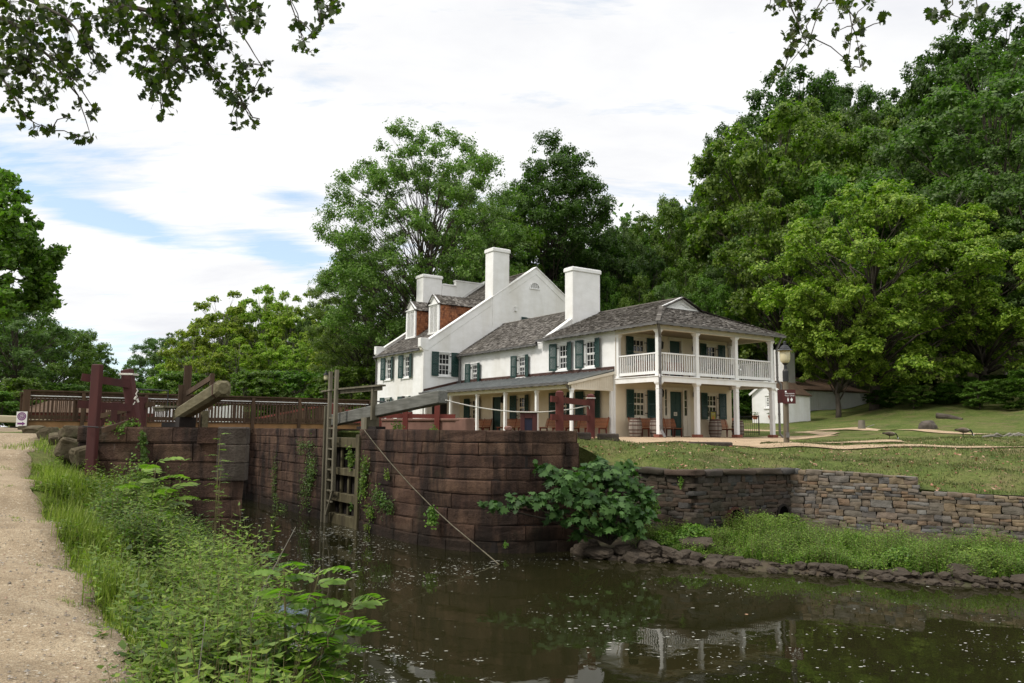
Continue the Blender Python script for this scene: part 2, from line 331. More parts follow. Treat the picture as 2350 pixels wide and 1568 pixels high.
def window(W, c, z0, z1, w=.86, cols=3, rows=4, sw=.44, recess=.12, ang=(.16,.16), sill=True, trim='trim', right=True, left=True, th=None):
    th = th or tav
    u0, u1 = c-w/2, c+w/2; t = M[trim]
    fr = MB(); f = .075
    lbox(fr, W, u0+.004, u0+f, -recess-.02, -.02, z0+.004, z1-.004); lbox(fr, W, u1-f, u1-.004, -recess-.02, -.02, z0+.004, z1-.004)
    lbox(fr, W, u0+f, u1-f, -recess-.02, -.02, z1-f, z1-.004); lbox(fr, W, u0+f, u1-f, -recess-.02, -.02, z0+.004, z0+.07)
    win = th.part('window', fr, t)
    if sill:
        sb = MB(); lbox(sb, W, u0-.09, u1+.09, -.03, .07, z0-.075, z0-.003); th.part('sill', sb, t, win)
        sb = MB(); lbox(sb, W, u0-.02, u1+.02, .003, .03, z1+.003, z1+.05); th.part('lintel', sb, t, win)
    gl = MB(); lbox(gl, W, u0+f, u1-f, -recess-.03, -recess-.018, z0+.07, z1-f); th.part('pane', gl, M['glass'], win)
    a0, a1, b0, b1 = u0+f, u1-f, z0+.07, z1-f; zm = (b0+b1)/2
    for k, (c0, c1, nn) in enumerate(((b0, zm, -recess-.014), (zm, b1, -recess+.004))):
        s = MB(); e = .035
        lbox(s, W, a0, a0+e, nn-.004, nn+.02, c0, c1); lbox(s, W, a1-e, a1, nn-.004, nn+.02, c0, c1)
        lbox(s, W, a0+e, a1-e, nn-.004, nn+.02, c0, c0+.045); lbox(s, W, a0+e, a1-e, nn-.004, nn+.02, c1-.045, c1)
        for i in range(1, cols):
            u = a0 + (a1-a0)*i/cols; lbox(s, W, u-.012, u+.012, nn-.003, nn+.015, c0+.045, c1-.045)
        for i in range(1, rows//2):
            z = c0 + (c1-c0)*i/(rows//2); lbox(s, W, a0+e, a1-e, nn-.002, nn+.014, z-.012, z+.012)
        th.part('sash', s, t, win)
    if left: shutter(W, u0-.01, -1, sw, z0-.02, z1+.02, ang[0], win)
    if right: shutter(W, u1+.01, 1, sw, z0-.02, z1+.02, ang[1], win)
    hg = MB()
    for s, u, on in ((-1, u0, left), (1, u1, right)):
        if not on: continue
        for z in (z0+.2, z1-.22): lbox(hg, W, u-.06 if s < 0 else u-.10, u+.10 if s < 0 else u+.06, -.015, .03, z-.02, z+.02)
    if hg.v: th.part('hinge', hg, M['iron'], win)
    return win

G, WG, EZ = 2.79, 7.95, 5.02
# --- walls
mb = MB(); op_side = [(6.38,7.24,3.32,4.68),(4.22,5.08,3.32,4.68),(6.38,7.24,.86,2.16),(4.22,5.08,.86,2.16)]
wall(mb, WX(0), G, 8.6, 0, EZ, op_side)
mb.poly([(WG,G,0),(WG,8.6,0),(WG,8.6,EZ),(WG,G,EZ)])
op_lw = [(15.0,15.82,3.06,4.2),(10.05,10.87,3.16,4.32),(15.0,15.82,.86,2.1),(10.05,10.87,.86,2.14),(12.45,13.3,.02,2.14)]
wall(mb, WX(0), 8.6, 17.1, 0, 4.86, op_lw)
mb.poly([(0,8.6,4.86),(6.3,8.6,4.86),(3.15,8.6,7.0)]); mb.poly([(0,8.95,4.86),(6.3,8.95,4.86),(3.15,8.95,7.0)])
mb.poly([(0,8.6,4.86),(0,8.95,4.86),(3.15,8.95,7.0),(3.15,8.6,7.0)])
mb.poly([(0,8.6,4.861),(WG,8.6,4.861),(WG,8.6,0),(0,8.6,0)][::-1])
# coping edge of the party gable
mb.hexa([(-.02,8.57,4.86),(-.02,8.98,4.86),(3.15,8.98,7.02),(3.15,8.57,7.02),(-.02,8.57,4.96),(-.02,8.98,4.96),(3.15,8.98,7.10),(3.15,8.57,7.10)])
tav.part('wall', mb, M['stucco'], label='white stucco wall of the low wings')
mb = MB()
wall(mb, WY(G), 0, WG, 0, EZ, [(1.1,1.96,.92,2.2),(6.1,6.96,.92,2.2),(1.1,1.96,3.36,4.7),(6.1,6.96,3.36,4.7),(3.47,4.35,.06,2.22),(3.5,4.3,2.7,4.72)])
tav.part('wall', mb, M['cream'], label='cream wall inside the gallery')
mb = MB(); wall(mb, WX(.003), 2.95, 17.08, 0, 2.9, [(6.38,7.24,.86,2.16),(4.22,5.08,.86,2.16)]+op_lw[2:])
for k in range(len(mb.v)):
    x, y, z = mb.v[k]; mb.v[k] = (x-.006, y, z)
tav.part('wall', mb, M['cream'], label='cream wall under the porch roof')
# --- main block
MX0, MX1, MY0, MY1, ME = -2.54, 13.95, 17.1, 23.75, 5.17
AX, AZ = 5.71, 10.85; SL = .681
def roofz(x): return AZ - SL*abs(x-AX)
mb = MB()
wall(mb, WX(MX0), MY0, MY1, 0, 5.2, [(21.5,22.36,3.45,4.87),(18.87,19.73,3.45,4.87),(21.5,22.36,.85,2.28),(18.87,19.73,.85,2.28)])
wall(mb, WY(MY0), MX0, MX1, 0, 5.2, [(-1.51,-.65,3.5,4.93)])
mb.poly([(MX0,MY0,5.2),(MX1,MY0,5.2),(MX1,MY0,roofz(MX1)+.16),(AX,MY0,AZ+.16),(MX0,MY0,roofz(MX0)+.16)])
mb.poly([(MX1,MY0,0),(MX1,MY1,0),(MX1,MY1,5.2),(MX1,MY0,5.2)])
mb.poly([(MX0,MY1,0),(MX1,MY1,0),(MX1,MY1,5.3),(AX,MY1,AZ),(MX0,MY1,5.3)])
tav.part('wall', mb, M['stucco'], label='tall white stucco gable block')
# parapet copings
for y0, y1 in ((MY0-.02, MY0+.34), (MY1-.28, MY1+.04)):
    mb = MB()
    for s in (-1, 1):
        xa = AX + s*(AX-MX0-.33); 
        za, zb = roofz(xa)+.17, AZ+.17
        mb.hexa([(xa,y0,za-.55),(xa,y1,za-.55),(AX,y1,zb-.45),(AX,y0,zb-.45),(xa,y0,za),(xa,y1,za),(AX,y1,zb),(AX,y0,zb)])
        mb.hexa([(xa,y0-.05,za-.02),(xa,y1+.04,za-.02),(AX,y1+.04,zb-.02),(AX,y0-.05,zb-.02),(xa,y0-.05,za+.07),(xa,y1+.04,za+.07),(AX,y1+.04,zb+.07),(AX,y0-.05,zb+.07)])
    xs = MX0-.22
    mb.prism([(xs,y0,5.22),(xs,y0,5.74),(MX0+.36,y0,5.74),(MX0+.36,y0,5.0),(MX0+.01,y0,5.0)], (0,y1-y0,0))
    tav.part('parapet', mb, M['stucco'], bevel=.012)
mb = MB()   # stepped far parapet
yf0, yf1 = MY1-.30, MY1+.03
mb.box(2.15,3.26,yf0,yf1,7.2,10.42); mb.box(2.15,3.30,yf0-.04,yf1+.04,10.42,10.52)
mb.box(3.26,8.16,yf0+.002,yf1-.002,7.2,10.80); mb.box(3.22,8.2,yf0-.04,yf1+.04,10.80,10.90)
mb.box(8.16,9.3,yf0,yf1,7.2,10.42)
tav.part('parapet', mb, M['stucco'], bevel=.01)
# --- chimneys
def chimney(x0,x1,y0,y1,z0,z1,cap=.2):
    mb = MB(); mb.box(x0,x1,y0,y1,z0,z1-cap); mb.box(x0-.06,x1+.06,y0-.06,y1+.06,z1-cap,z1-.04); mb.box(x0-.03,x1+.03,y0-.03,y1+.03,z1-.04,z1)
    tav.part('chimney', mb, M['stucco'], bevel=.02)
chimney(2.30,3.55,17.05,18.0,3.1,11.95,.26)
chimney(2.04,3.99,8.54,9.24,5.0,9.22,.24)
chimney(.65,2.14,23.5,24.5,4.5,11.05,.22)
# --- shingled roof planes
def clip_u(poly, v):
    xs = []
    for (a, b), (c, d) in zip(poly, poly[1:]+poly[:1]):
        if (b-v)*(d-v) < 0 or (b == v) != (d == v):
            t = (v-b)/(d-b); xs.append(a+(c-a)*t)
    return (min(xs), max(xs)) if len(xs) >= 2 else None
def shingle_plane(mb, base, o, ud, vd, poly, expo=.15, wid=(.09,.19), lift=.035, rnd=None, jit=.02):
    "rows of wooden shingles on a plane: o origin, ud along the eave, vd up the slope, poly in (u,v)"
    rnd = rnd or random.Random(3); o, ud, vd = Vector(o), Vector(ud).normalized(), Vector(vd).normalized()
    n = ud.cross(vd).normalized()
    if n.z < 0: n = -n
    base.poly([o+ud*u+vd*v-n*.03 for u, v in poly])
    v0, v1 = min(p[1] for p in poly), max(p[1] for p in poly); v = v0
    while v < v1:
        cu = clip_u(poly, min(v+expo*.5, v1-1e-3)) 
        if not cu: v += expo; continue
        u, ue = cu; u -= rnd.uniform(0, .1)
        while u < ue:
            w = rnd.uniform(*wid); a, b = max(u, cu[0]-.01), min(u+w, ue+.01); u += w
            if b-a < .02: continue
            top = min(v+expo*1.6, v1+.02); cur = rnd.uniform(-.012, .02); h = lift + rnd.uniform(-.008, .016); vl = v+rnd.uniform(-jit, jit)
            g = .004
            p = lambda uu, vv, hh: o+ud*uu+vd*vv+n*hh
            mb.add([p(a+g,vl,h-.018), p(b-g,vl+cur*.3,h-.018), p(b-g,vl+cur*.3,h), p(a+g,vl,h), p(b-g,top,.002), p(a+g,top,.002)],
                   [(0,1,2,3),(3,2,4,5),(0,3,5),(1,4,2)])
        v += expo
def roof(label, planes, **k):
    sh, ba = MB(), MB(); rnd = random.Random(len(planes)*7+3)
    for pl in planes: shingle_plane(sh, ba, *pl, rnd=rnd, **k)
    r = tav.part('roof', ba, M['roofbase'], label=label); tav.part('shingles', sh, M['shingle'], r); return r
# lower wing roof
sl = math.hypot(3.4, 7.0-4.80)
roof('shingle roof of the lower wing', [
    ((-.25,8.97,4.82),(0,1,0),(3.4,0,2.2),[(0,0),(8.13,0),(8.13,sl),(0,sl)]),
    ((6.55,8.97,4.82),(0,1,0),(-3.4,0,2.2),[(0,0),(8.13,0),(8.13,sl),(0,sl)])])
# gallery wing roof (hipped at the front with a small gable above)
ez, rz, xm = 4.98, 6.80, 3.95; e0, e1 = -.33, WG+.28; hw = xm-e0
s1 = math.hypot(hw, rz-ez); gy, gh = 2.4, 1.32
gz_ = rz - (rz-ez)*gh/hw; vg = s1*(1-gh/hw)
fs = math.hypot(gy-e0, gz_-ez)
roof('hipped shingle roof over the gallery', [
    ((e0,e0,ez),(0,1,0),(hw,0,rz-ez),[(0,0),(8.57-e0,0),(8.57-e0,s1),(gy-e0-.25,s1),(gy-e0-.25,vg)]),
    ((e1,e0,ez),(0,1,0),(-hw,0,rz-ez),[(0,0),(8.57-e0,0),(8.57-e0,s1),(gy-e0-.25,s1),(gy-e0-.25,vg)]),
    ((e0,e0,ez),(1,0,0),(0,gy-e0,gz_-ez),[(0,0),(e1-e0,0),(hw+gh,fs),(hw-gh,fs)])])
mb = MB()
mb.poly([(xm-gh+.1,gy+.02,gz_-.03),(xm+gh-.1,gy+.02,gz_-.03),(xm,gy+.02,rz-.05)])
for s in (-1,1):
    mb.bar((xm+s*gh,gy-.06,gz_+.0),(xm,gy-.06,rz+.0),.1,.13)
    mb.bar((xm+s*(gh-.55),gy-.0,gz_+.04),(xm,gy-.0,rz-.24),.06,.05)
mb.bar((xm-gh,gy-.07,gz_+.03),(xm+gh,gy-.07,gz_+.03),.08,.08)
tav.part('gablet', mb, M['trim'])
for a in ((e0,e0,ez+.03),(e1,e0,ez+.03)):
    hb = MB(); tgt = Vector((xm+(gh if a[0] > 3 else -gh), gy, gz_+.04)); a = Vector(a)
    for i in range(14):
        p, q = a.lerp(tgt, i/14), a.lerp(tgt, (i+1.25)/14); hb.bar(p+Vector((0,0,.025)), q+Vector((0,0,0.0)), .2, .035)
    tav.part('hip_ridge', hb, M['shingle'])
# main roof
ms = math.hypot(AX-(MX0-.12), AZ-roofz(MX0-.12)); L = MY1-MY0-.6
roof('steep shingle roof of the tall block', [
    ((MX0-.12,MY0+.33,roofz(MX0-.12)-.02),(0,1,0),(1,0,SL),[(0,0),(L,0),(L,ms),(0,ms)]),
    ((MX1+.12,MY0+.33,roofz(MX1+.12)-.02),(0,1,0),(-1,0,SL),[(0,0),(L,0),(L,ms),(0,ms)])])
# ridge boards
for a, b in (((xm,gy-.1,rz+.03),(xm,8.55,rz+.03)),((3.15,8.95,7.03),(3.15,17.08,7.03)),((AX,MY0+.34,AZ+.03),(AX,MY1-.3,AZ+.03))): mb = MB(); mb.bar(a,b,.16,.05); tav.part('ridge_cap', mb, M['shingle'])
# gutters
def gutter(pts, name='gutter'):
    mb = MB()
    for p, q in zip(pts, pts[1:]):
        p, q = Vector(p), Vector(q); mb.bar(p, q, .13, .09)
        mb.bar(p+Vector((0,0,.05)), q+Vector((0,0,.05)), .15, .02)
        n = int((q-p).length/.6)
        for i in range(n): c = p.lerp(q, (i+.5)/n); mb.box(c.x-.09,c.x+.09,c.y-.09,c.y+.09,c.z-.065,c.z-.047)
    return tav.part(name, mb, M['gutter'])
gutter([(e0-.04,8.6,ez-.045),(e0-.04,e0-.04,ez-.045),(e1+.04,e0-.04,ez-.045)])
gutter([(-.30,17.05,4.76),(-.30,8.65,4.76)]); gutter([(MX0-.2,MY1+.1,5.03),(MX0-.2,MY0+.2,5.03)])
mb = MB(); mb.prism([(MX0,MY0+.02,4.93),(MX0-.15,MY0+.02,5.03),(MX0-.15,MY0+.02,5.1),(MX0,MY0+.02,5.12)], (0,MY1-MY0-.04,0)); tav.part('cornice', mb, M['creamtrim'])
def downpipe(pts, r=.05):
    mb = MB(); mb.tube(pts, r, 8)
    for p, q in zip(pts, pts[1:]):
        p, q = Vector(p), Vector(q)
        if (q-p).length > 1.2:
            for t in (.1,.5,.9): c = p.lerp(q,t); mb.tube([c-(q-p).normalized()*.03, c+(q-p).normalized()*.03], r*1.18, 8)
    tav.part('downpipe', mb, M['gutter'], smooth=False)
downpipe([(-.25,-.3,4.9),(-.02,-.14,4.35),(-.02,-.12,2.75),(-.08,-.18,2.6),(-.08,-.18,2.3),(.0,-.13,2.1),(.0,-.13,.35),(-.0,-.35,.02)], .062)
downpipe([(WG+.2,-.25,4.9),(WG-.02,-.1,4.3),(WG-.02,-.1,2.8),(WG+.1,-.2,2.6),(WG+.1,-.2,2.3),(WG+.02,-.12,2.1),(WG+.02,-.12,.2),(WG+.1,-.25,.03)], .055)
downpipe([(-.28,16.95,4.7),(-.1,16.98,4.5),(-.1,16.98,3.2),(-.3,16.9,3.12)], .06)
downpipe([(MX0-.2,MY1-.02,4.95),(MX0-.07,MY1-.06,4.7),(MX0-.07,MY1-.06,.1)], .05)
downpipe([(-2.62,3.15,2.32),(-2.5,3.12,2.15),(-2.38,2.95,1.95),(-2.38,2.95,.05)], .05)
# --- dormers
for y0, y1 in ((21.25,22.6),(18.05,19.38)):
    xf, zb, ze, za = -1.0, roofz(-1.0)-.02, 8.12, 8.68; ym = (y0+y1)/2
    xe, xr = AX-(AZ-ze)/SL, AX-(AZ-za)/SL
    mb = MB()
    for a, b in ((y0,y0+.2),(y1-.2,y1)): mb.box(xf-.04,xf+.06,a,b,zb,ze)
    mb.box(xf-.04,xf+.06,y0+.2,y1-.2,ze-.12,ze); mb.box(xf-.08,xf+.05,y0-.05,y1+.05,zb-.02,zb+.07)
    mb.prism([(xf-.02,y0-.02,ze),(xf-.02,y1+.02,ze),(xf-.02,ym,za)], (.08,0,0))
    for s, yy in ((1,y0),(1,y1)): mb.bar((xf-.08,yy+(-.12 if yy==y0 else .12),ze-.02),(xf-.08,ym,za+.03),.1,.09)
    mb.bar((xf-.07,y0-.1,ze),(xf-.07,y1+.1,ze),.08,.07)
    d = tav.part('dormer', mb, M['trim'])
    lv = MB(); n = 26
    lv.box(xf+.05,xf+.07,y0+.2,y1-.2,zb+.06,ze-.12)
    for i in range(n):
        z = zb+.08+(ze-.12-zb-.1)*i/n; dz = (ze-.12-zb-.1)/n
        lv.hexa([(xf-.02,y0+.2,z),(xf-.02,y1-.2,z),(xf+.03,y1-.2,z+dz*.6),(xf+.03,y0+.2,z+dz*.6),(xf-.02,y0+.2,z+.012),(xf-.02,y1-.2,z+.012),(xf+.03,y1-.2,z+dz*.6+.012),(xf+.03,y0+.2,z+dz*.6+.012)])
    lv.box(xf-.03,xf+.03,ym-.02,ym+.02,zb+.07,ze-.12)
    tav.part('louvre', lv, M['trim'], d)
    ba = MB()
    for yy in (y0, y1):
        sh = MB()
        ex = (xe-xf)
        # cheek: u along +x, v up ; clipped by the roof below
        for row in range(int((ze-zb)/.13)+1):
            z = zb + row*.13; xa = max(xf+.05, xf + 0); xb = AX-(AZ-min(z+.13,ze))/SL
            if z >= ze: break
            u = xa; rr = random.Random(row)
            while u < xb+.12:
                w = rr.uniform(.09,.17); s = -1 if yy == y0 else 1; zt = min(z+.17, ze-.01); zl = z+rr.uniform(-.012,.012)
                sh.add([(u,yy+s*.03,zl),(u+w-.008,yy+s*.03,zl),(u+w-.008,yy+s*.003,zt),(u,yy+s*.003,zt),(u,yy+s*.012,zl),(u+w-.008,yy+s*.012,zl)],[(0,1,2,3),(0,4,5,1)]); u += w
        ba.poly([(xf+.05,yy,zb-.1),(xe+.1,yy,ze),(xf+.05,yy,ze)])
        tav.part('cheek_shingles', sh, M['rustshingle'], d)
    sh = MB()
    for s in (-1, 1):
        yo = ym + s*(y1-y0)/2 + s*.13; zo = ze-.08
        run = math.hypot(yo-ym, za+.06-zo)
        L0, L1 = xf-.16, xr+.35
        # triangle-ended plane: eave runs back to the valley
        shingle_plane(sh, ba, (L0,yo,zo), (1,0,0), (0,ym-yo,za+.06-zo), [(0,0),(xe-L0+.1,0),(xr-L0+.15,run),(0,run)], expo=.13, rnd=random.Random(5))
    tav.part('dormer_roof', sh, M['shingle'], d); tav.part('dormer_frame', ba, M['roofbase'], d)
# --- windows
for c in (21.93, 19.3):
    window(WX(MX0), c, 3.45, 4.87, sw=.43, ang=(.2,.28)); window(WX(MX0), c, .85, 2.28, sw=.43, ang=(.2,.28))
window(WY(MY0), -1.08, 3.5, 4.93, sw=.48, ang=(.03,.03))
shutter(WY(MY0), 4.97, -1, .44, 6.3, 7.62, .03, tav.root)
mb = MB(); lbox(mb, WY(MY0), 5.0, 5.8, .003, .03, 6.3, 7.6); tav.part('pane', mb, M['glass'])
for c in (6.81, 4.65): window(WX(0), c, 3.32, 4.68, sw=.46, ang=(.22,.30))
window(WX(0), 15.41, 3.06, 4.2, w=.82, sw=.40, ang=(.22,.3)); window(WX(0), 10.46, 3.16, 4.32, w=.82, sw=.40, ang=(.22,.3))
for c, z1 in ((6.81,2.16),(4.65,2.16)): window(WX(-.003), c, .86, z1, sw=.46, ang=(.2,.3), trim='creamtrim')
for c, z1 in ((15.41,2.1),(10.46,2.14)): window(WX(-.003), c, .86, z1, w=.82, sw=.44, ang=(.2,.3), trim='creamtrim')
for c in (1.53, 6.53):
    window(WY(G), c, .92, 2.2, sw=.46, ang=(.04,.12), trim='creamtrim'); window(WY(G), c, 3.36, 4.7, sw=.46, ang=(.04,.12), trim='creamtrim')
# lunette and small wall box on the gable
mb = MB(); cx, cz, rr = 5.62, 9.62, .42
arc = [(cx+rr*math.cos(t), cz+rr*math.sin(t)) for t in [math.pi*i/12 for i in range(13)]]
for (a, b), (c, d) in zip(arc, arc[1:]):
    k = .84; A_, B_ = (cx+(a-cx)*k, cz+(b-cz)*k), (cx+(c-cx)*k, cz+(d-cz)*k)
    mb.hexa([(a,MY0-.05,b),(c,MY0-.05,d),(c,MY0,d),(a,MY0,b),(A_[0],MY0-.05,A_[1]),(B_[0],MY0-.05,B_[1]),(B_[0],MY0,B_[1]),(A_[0],MY0,A_[1])])
mb.box(cx-rr,cx+rr,MY0-.06,MY0,cz-.07,cz)
for i in (-1,0,1): mb.box(cx+i*.17-.02,cx+i*.17+.02,MY0-.04,MY0-.0,cz,cz+.33-abs(i)*.06)
lun = tav.part('lunette', mb, M['trim'])
mb = MB(); mb.poly([(a*.86+cx*.14, MY0-.006, cz+(b-cz)*.86) for a, b in arc]); tav.part('pane', mb, mat('grey_louvre', [(.25,.25,.25),(.5,.5,.48)], 10, .8, 0, stretch=(1,1,12)), lun)
mb = MB(); mb.box(4.02,4.16,MY0-.14,MY0-.001,7.95,8.2); mb.box(4.0,4.18,MY0-.17,MY0-.001,8.2,8.25); tav.part('wall_box', mb, M['trim'])
# --- doors
mb = MB(); lbox(mb, WY(G), 3.49, 4.33, -.12, -.07, .07, 2.2)
for a, b in ((3.56,3.86),(3.96,4.26)):
    for c, d in ((.2,.85),(.98,1.5),(1.6,2.1)):
        lbox(mb, WY(G), a, b, -.068, -.055, c, d)
dr = tav.part('door', mb, M['green'], label='dark green front door of the gallery')
mb = MB(); lbox(mb, WY(G), 3.80, 4.02, -.068+.018, -.043, 1.04, 1.22); tav.part('door_notice', mb, M['creamtrim'], dr)
mb = MB()
for c in (1.17,1.125,1.09): lbox(mb, WY(G), 3.84, 3.98, -.042, -.040, c-.009, c+.009)
tav.part('notice_text', mb, M['iron'], dr)
mb = MB(); 
for a, b in ((3.02,3.12),(3.26,3.47),(4.35,4.44),(4.64,4.86)): lbox(mb, WY(G), a, b, .003, .05, .05, 2.3)
lbox(mb, WY(G), 3.0, 4.9, .003, .07, 2.3, 2.42)
for a, b in ((3.12,3.26),(4.44,4.64)):
    lbox(mb, WY(G), a, b, .003, .03, .05, 1.05)
    for c in (1.45,1.82): lbox(mb, WY(G), a, b, .003, .03, c-.012, c+.012)
tav.part('door_surround', mb, M['creamtrim'])
mb = MB()
for a, b in ((3.12,3.26),(4.44,4.64)): lbox(mb, WY(G), a+.002, b-.002, .0035, .012, 1.05, 2.3)
tav.part('sidelight', mb, M['glass'])
mb = MB(); lbox(mb, WY(G), 3.52, 4.28, -.12, -.07, 2.72, 4.7); tav.part('door', mb, M['green'], label='upper gallery door in dark green')
mb = MB(); lbox(mb, WY(G), 3.42, 3.5, .003, .04, 2.7, 4.8); lbox(mb, WY(G), 4.3, 4.4, .003, .04, 2.7, 4.8); lbox(mb, WY(G), 3.42, 4.4, .003, .05, 4.8, 4.86); tav.part('door_frame', mb, M['creamtrim'])
mb = MB(); lbox(mb, WX(-.003), 12.47, 13.28, -.10, -.05, .03, 2.12)
for a, b in ((12.55,12.84),(12.93,13.2)):
    for c, d in ((.2,.9),(1.05,1.95)): lbox(mb, WX(-.003), a, b, -.048, -.038, c, d)
tav.part('door', mb, M['green'], label='dark green porch door')
mb = MB(); lbox(mb, WX(-.003), 12.33, 12.45, .003, .03, 0, 2.24); lbox(mb, WX(-.003), 13.3, 13.42, .003, .03, 0, 2.24); lbox(mb, WX(-.003), 12.45, 13.3, .003, .03, 2.14, 2.24); tav.part('door_frame', mb, M['creamtrim'])
mb = MB(); lbox(mb, WY(MY0), -1.9, -.9, .004, .03, .1, 2.1); tav.part('door', mb, M['iron'], label='black doorway at the end of the porch')
# --- gallery
mb = MB(); mb.box(-.04,WG-.04,-.04,.06,2.43,2.66); mb.box(-.04,.06,.06,G-.001,2.43,2.66); mb.box(WG-.14,WG-.04,.06,G-.001,2.43,2.66)
mb.box(-.08,WG,-.08,.08,2.66,2.70); mb.box(-.08,.06,.08,G-.002,2.66,2.70)
tav.part('deck_fascia', mb, M['trim'], bevel=.006)
mb = MB(); mb.box(.06,WG-.14,.06,G-.003,2.60,2.665); tav.part('deck', mb, M['ceiling'])
mb = MB(); mb.box(-.02,WG-.06,0,.14,4.75,4.985); mb.box(-.02,.12,.14,G-.002,4.75,4.985); mb.box(WG-.2,WG-.06,.14,G-.002,4.75,4.985)
mb.box(-.05,WG-.03,-.03,.17,4.72,4.755); mb.box(-.05,.15,.17,G-.003,4.72,4.755)
tav.part('eave_beam', mb, M['creamtrim'], bevel=.006)
mb = MB(); mb.box(.12,WG-.2,.14,G-.004,4.90,4.93); tav.part('gallery_ceiling', mb, M['ceiling'])
colx = (.11, 2.47, 5.12, 7.72)
def column(x, y, z0, z1, w=.19, brick=False):
    mb = MB(); h = w/2
    mb.box(x-h,x+h,y-h,y+h,z0,z1-.14); mb.box(x-h-.015,x+h+.015,y-h-.015,y+h+.015,z1-.30,z1-.27)
    mb.hexa([(x-h,y-h,z1-.14),(x+h,y-h,z1-.14),(x+h,y+h,z1-.14),(x-h,y+h,z1-.14),(x-h-.05,y-h-.05,z1-.05),(x+h+.05,y-h-.05,z1-.05),(x+h+.05,y+h+.05,z1-.05),(x-h-.05,y+h+.05,z1-.05)])
    mb.box(x-h-.055,x+h+.055,y-h-.055,y+h+.055,z1-.05,z1)
    if not brick: mb.box(x-h-.02,x+h+.02,y-h-.02,y+h+.02,z0,z0+.09)
    o = tav.part('column', mb, M['trim'], bevel=.006)
    if brick:
        b = MB()
        for k in range(2):
            for i in range(2): b.box(x-.18+i*.182, x-.002+i*.182, y-.17, y+.17, z0-.14+k*.072, z0-.076+k*.072)
        b.box(x-.16,x+.16,y-.15,y+.15,z0-.15,z0); tav.part('brick_base', b, M['brick'], o)
for x in colx: column(x, .10, .15, 2.43, brick=True); column(x, .10, 2.70, 4.72)
for x, y in ((.10,G-.11),(WG-.11,G-.11)): column(x, y, 2.70, 4.72, .16)
column(WG-.11, G+.3, 2.70, 4.72, .16)
def rail(p, q):
    p, q = Vector(p), Vector(q); mb = MB()
    mb.bar(p+Vector((0,0,1.02)), q+Vector((0,0,1.02)), .09, .06); mb.bar(p+Vector((0,0,.17)), q+Vector((0,0,.17)), .07, .13)
    r = tav.part('railing', mb, M['trim']); L = (q-p).length; n = int(L/.135); prev = None
    for i in range(n):
        c = p.lerp(q, (i+.5)/n); b = MB(); b.box(c.x-.02,c.x+.02,c.y-.02,c.y+.02,c.z+.235,c.z+.99); tav.part('baluster', b, M['trim'], r)
rail((.1,G-.2,2.68),(.1,.2,2.68))
for a, b in zip(colx, colx[1:]): rail((a+.1,.1,2.68),(b-.1,.1,2.68))
rail((WG-.14,.2,2.68),(WG-.14,G-.2,2.68))
# --- porch along the canal side
px0, pe = -2.72, 2.40
def pz(x): return 2.40 + (x-px0)*(3.06-2.40)/(0-px0)
mb = MB()
mb.prism([(px0,2.86,pe-.03),(px0,2.86,pe+.02),(-.01,2.86,3.08),(-.01,2.86,3.03)], (0,17.08-2.86,0))
r = tav.part('porch_roof', mb, M['seam'], label='standing seam metal roof over the porch')
mb = MB(); y = 2.9
while y < 17.1:
    mb.bar((px0,y,pe+.05),(-.03,y,3.11),.045,.06); y += .45
tav.part('seam_ribs', mb, M['ribmetal'], r)
mb = MB(); mb.box(-.03,-.008,G+.06,16.9,3.07,3.27); mb.prism([(-2.5,17.085,2.50),(-2.5,17.085,2.66),(-.03,17.085,3.27),(-.03,17.085,3.09)],(0,-.025,0))
tav.part('flashing', mb, M['copper'], r)
gutter([(px0-.06,2.9,pe-.02),(px0-.06,17.05,pe-.02)])
mb = MB(); mb.box(-2.50,-2.36,2.92,17.05,2.16,2.36); mb.box(px0,-2.5,2.9,17.05,2.33,2.36)
mb.prism([(px0,2.84,2.30),(px0,2.84,2.40),(-.01,2.84,3.03),(-.01,2.84,2.90)], (0,.05,0)); mb.box(-2.5,-.01,2.93,3.02,2.12,2.24)
tav.part('porch_beam', mb, M['creamtrim'])
mb = MB(); n = 18
for i in range(n):
    a, b = -2.45+2.44*i/n, -2.45+2.44*(i+1)/n-.008; mb.hexa([(a,2.95,2.24),(b,2.95,2.24),(b,2.97,2.24),(a,2.97,2.24),(a,2.95,pz(a)-.04),(b,2.95,pz(b)-.04),(b,2.97,pz(b)-.04),(a,2.97,pz(a)-.04)])
tav.part('porch_end_boards', mb, M['creamtrim'])
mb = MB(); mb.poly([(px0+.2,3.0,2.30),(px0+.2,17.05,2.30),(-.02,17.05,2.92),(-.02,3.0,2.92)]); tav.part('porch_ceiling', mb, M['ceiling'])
for y in (2.98,5.65,8.35,11.05,13.9,16.9):
    mb = MB(); mb.box(-2.50,-2.36,y-.07,y+.07,0,2.16); mb.box(-2.52,-2.34,y-.09,y+.09,2.06,2.14); tav.part('porch_post', mb, M['trim'], bevel=.006)
mb = MB(); mb.box(-.15,-.01,2.93,3.07,0,2.12); tav.part('porch_post', mb, M['trim'])
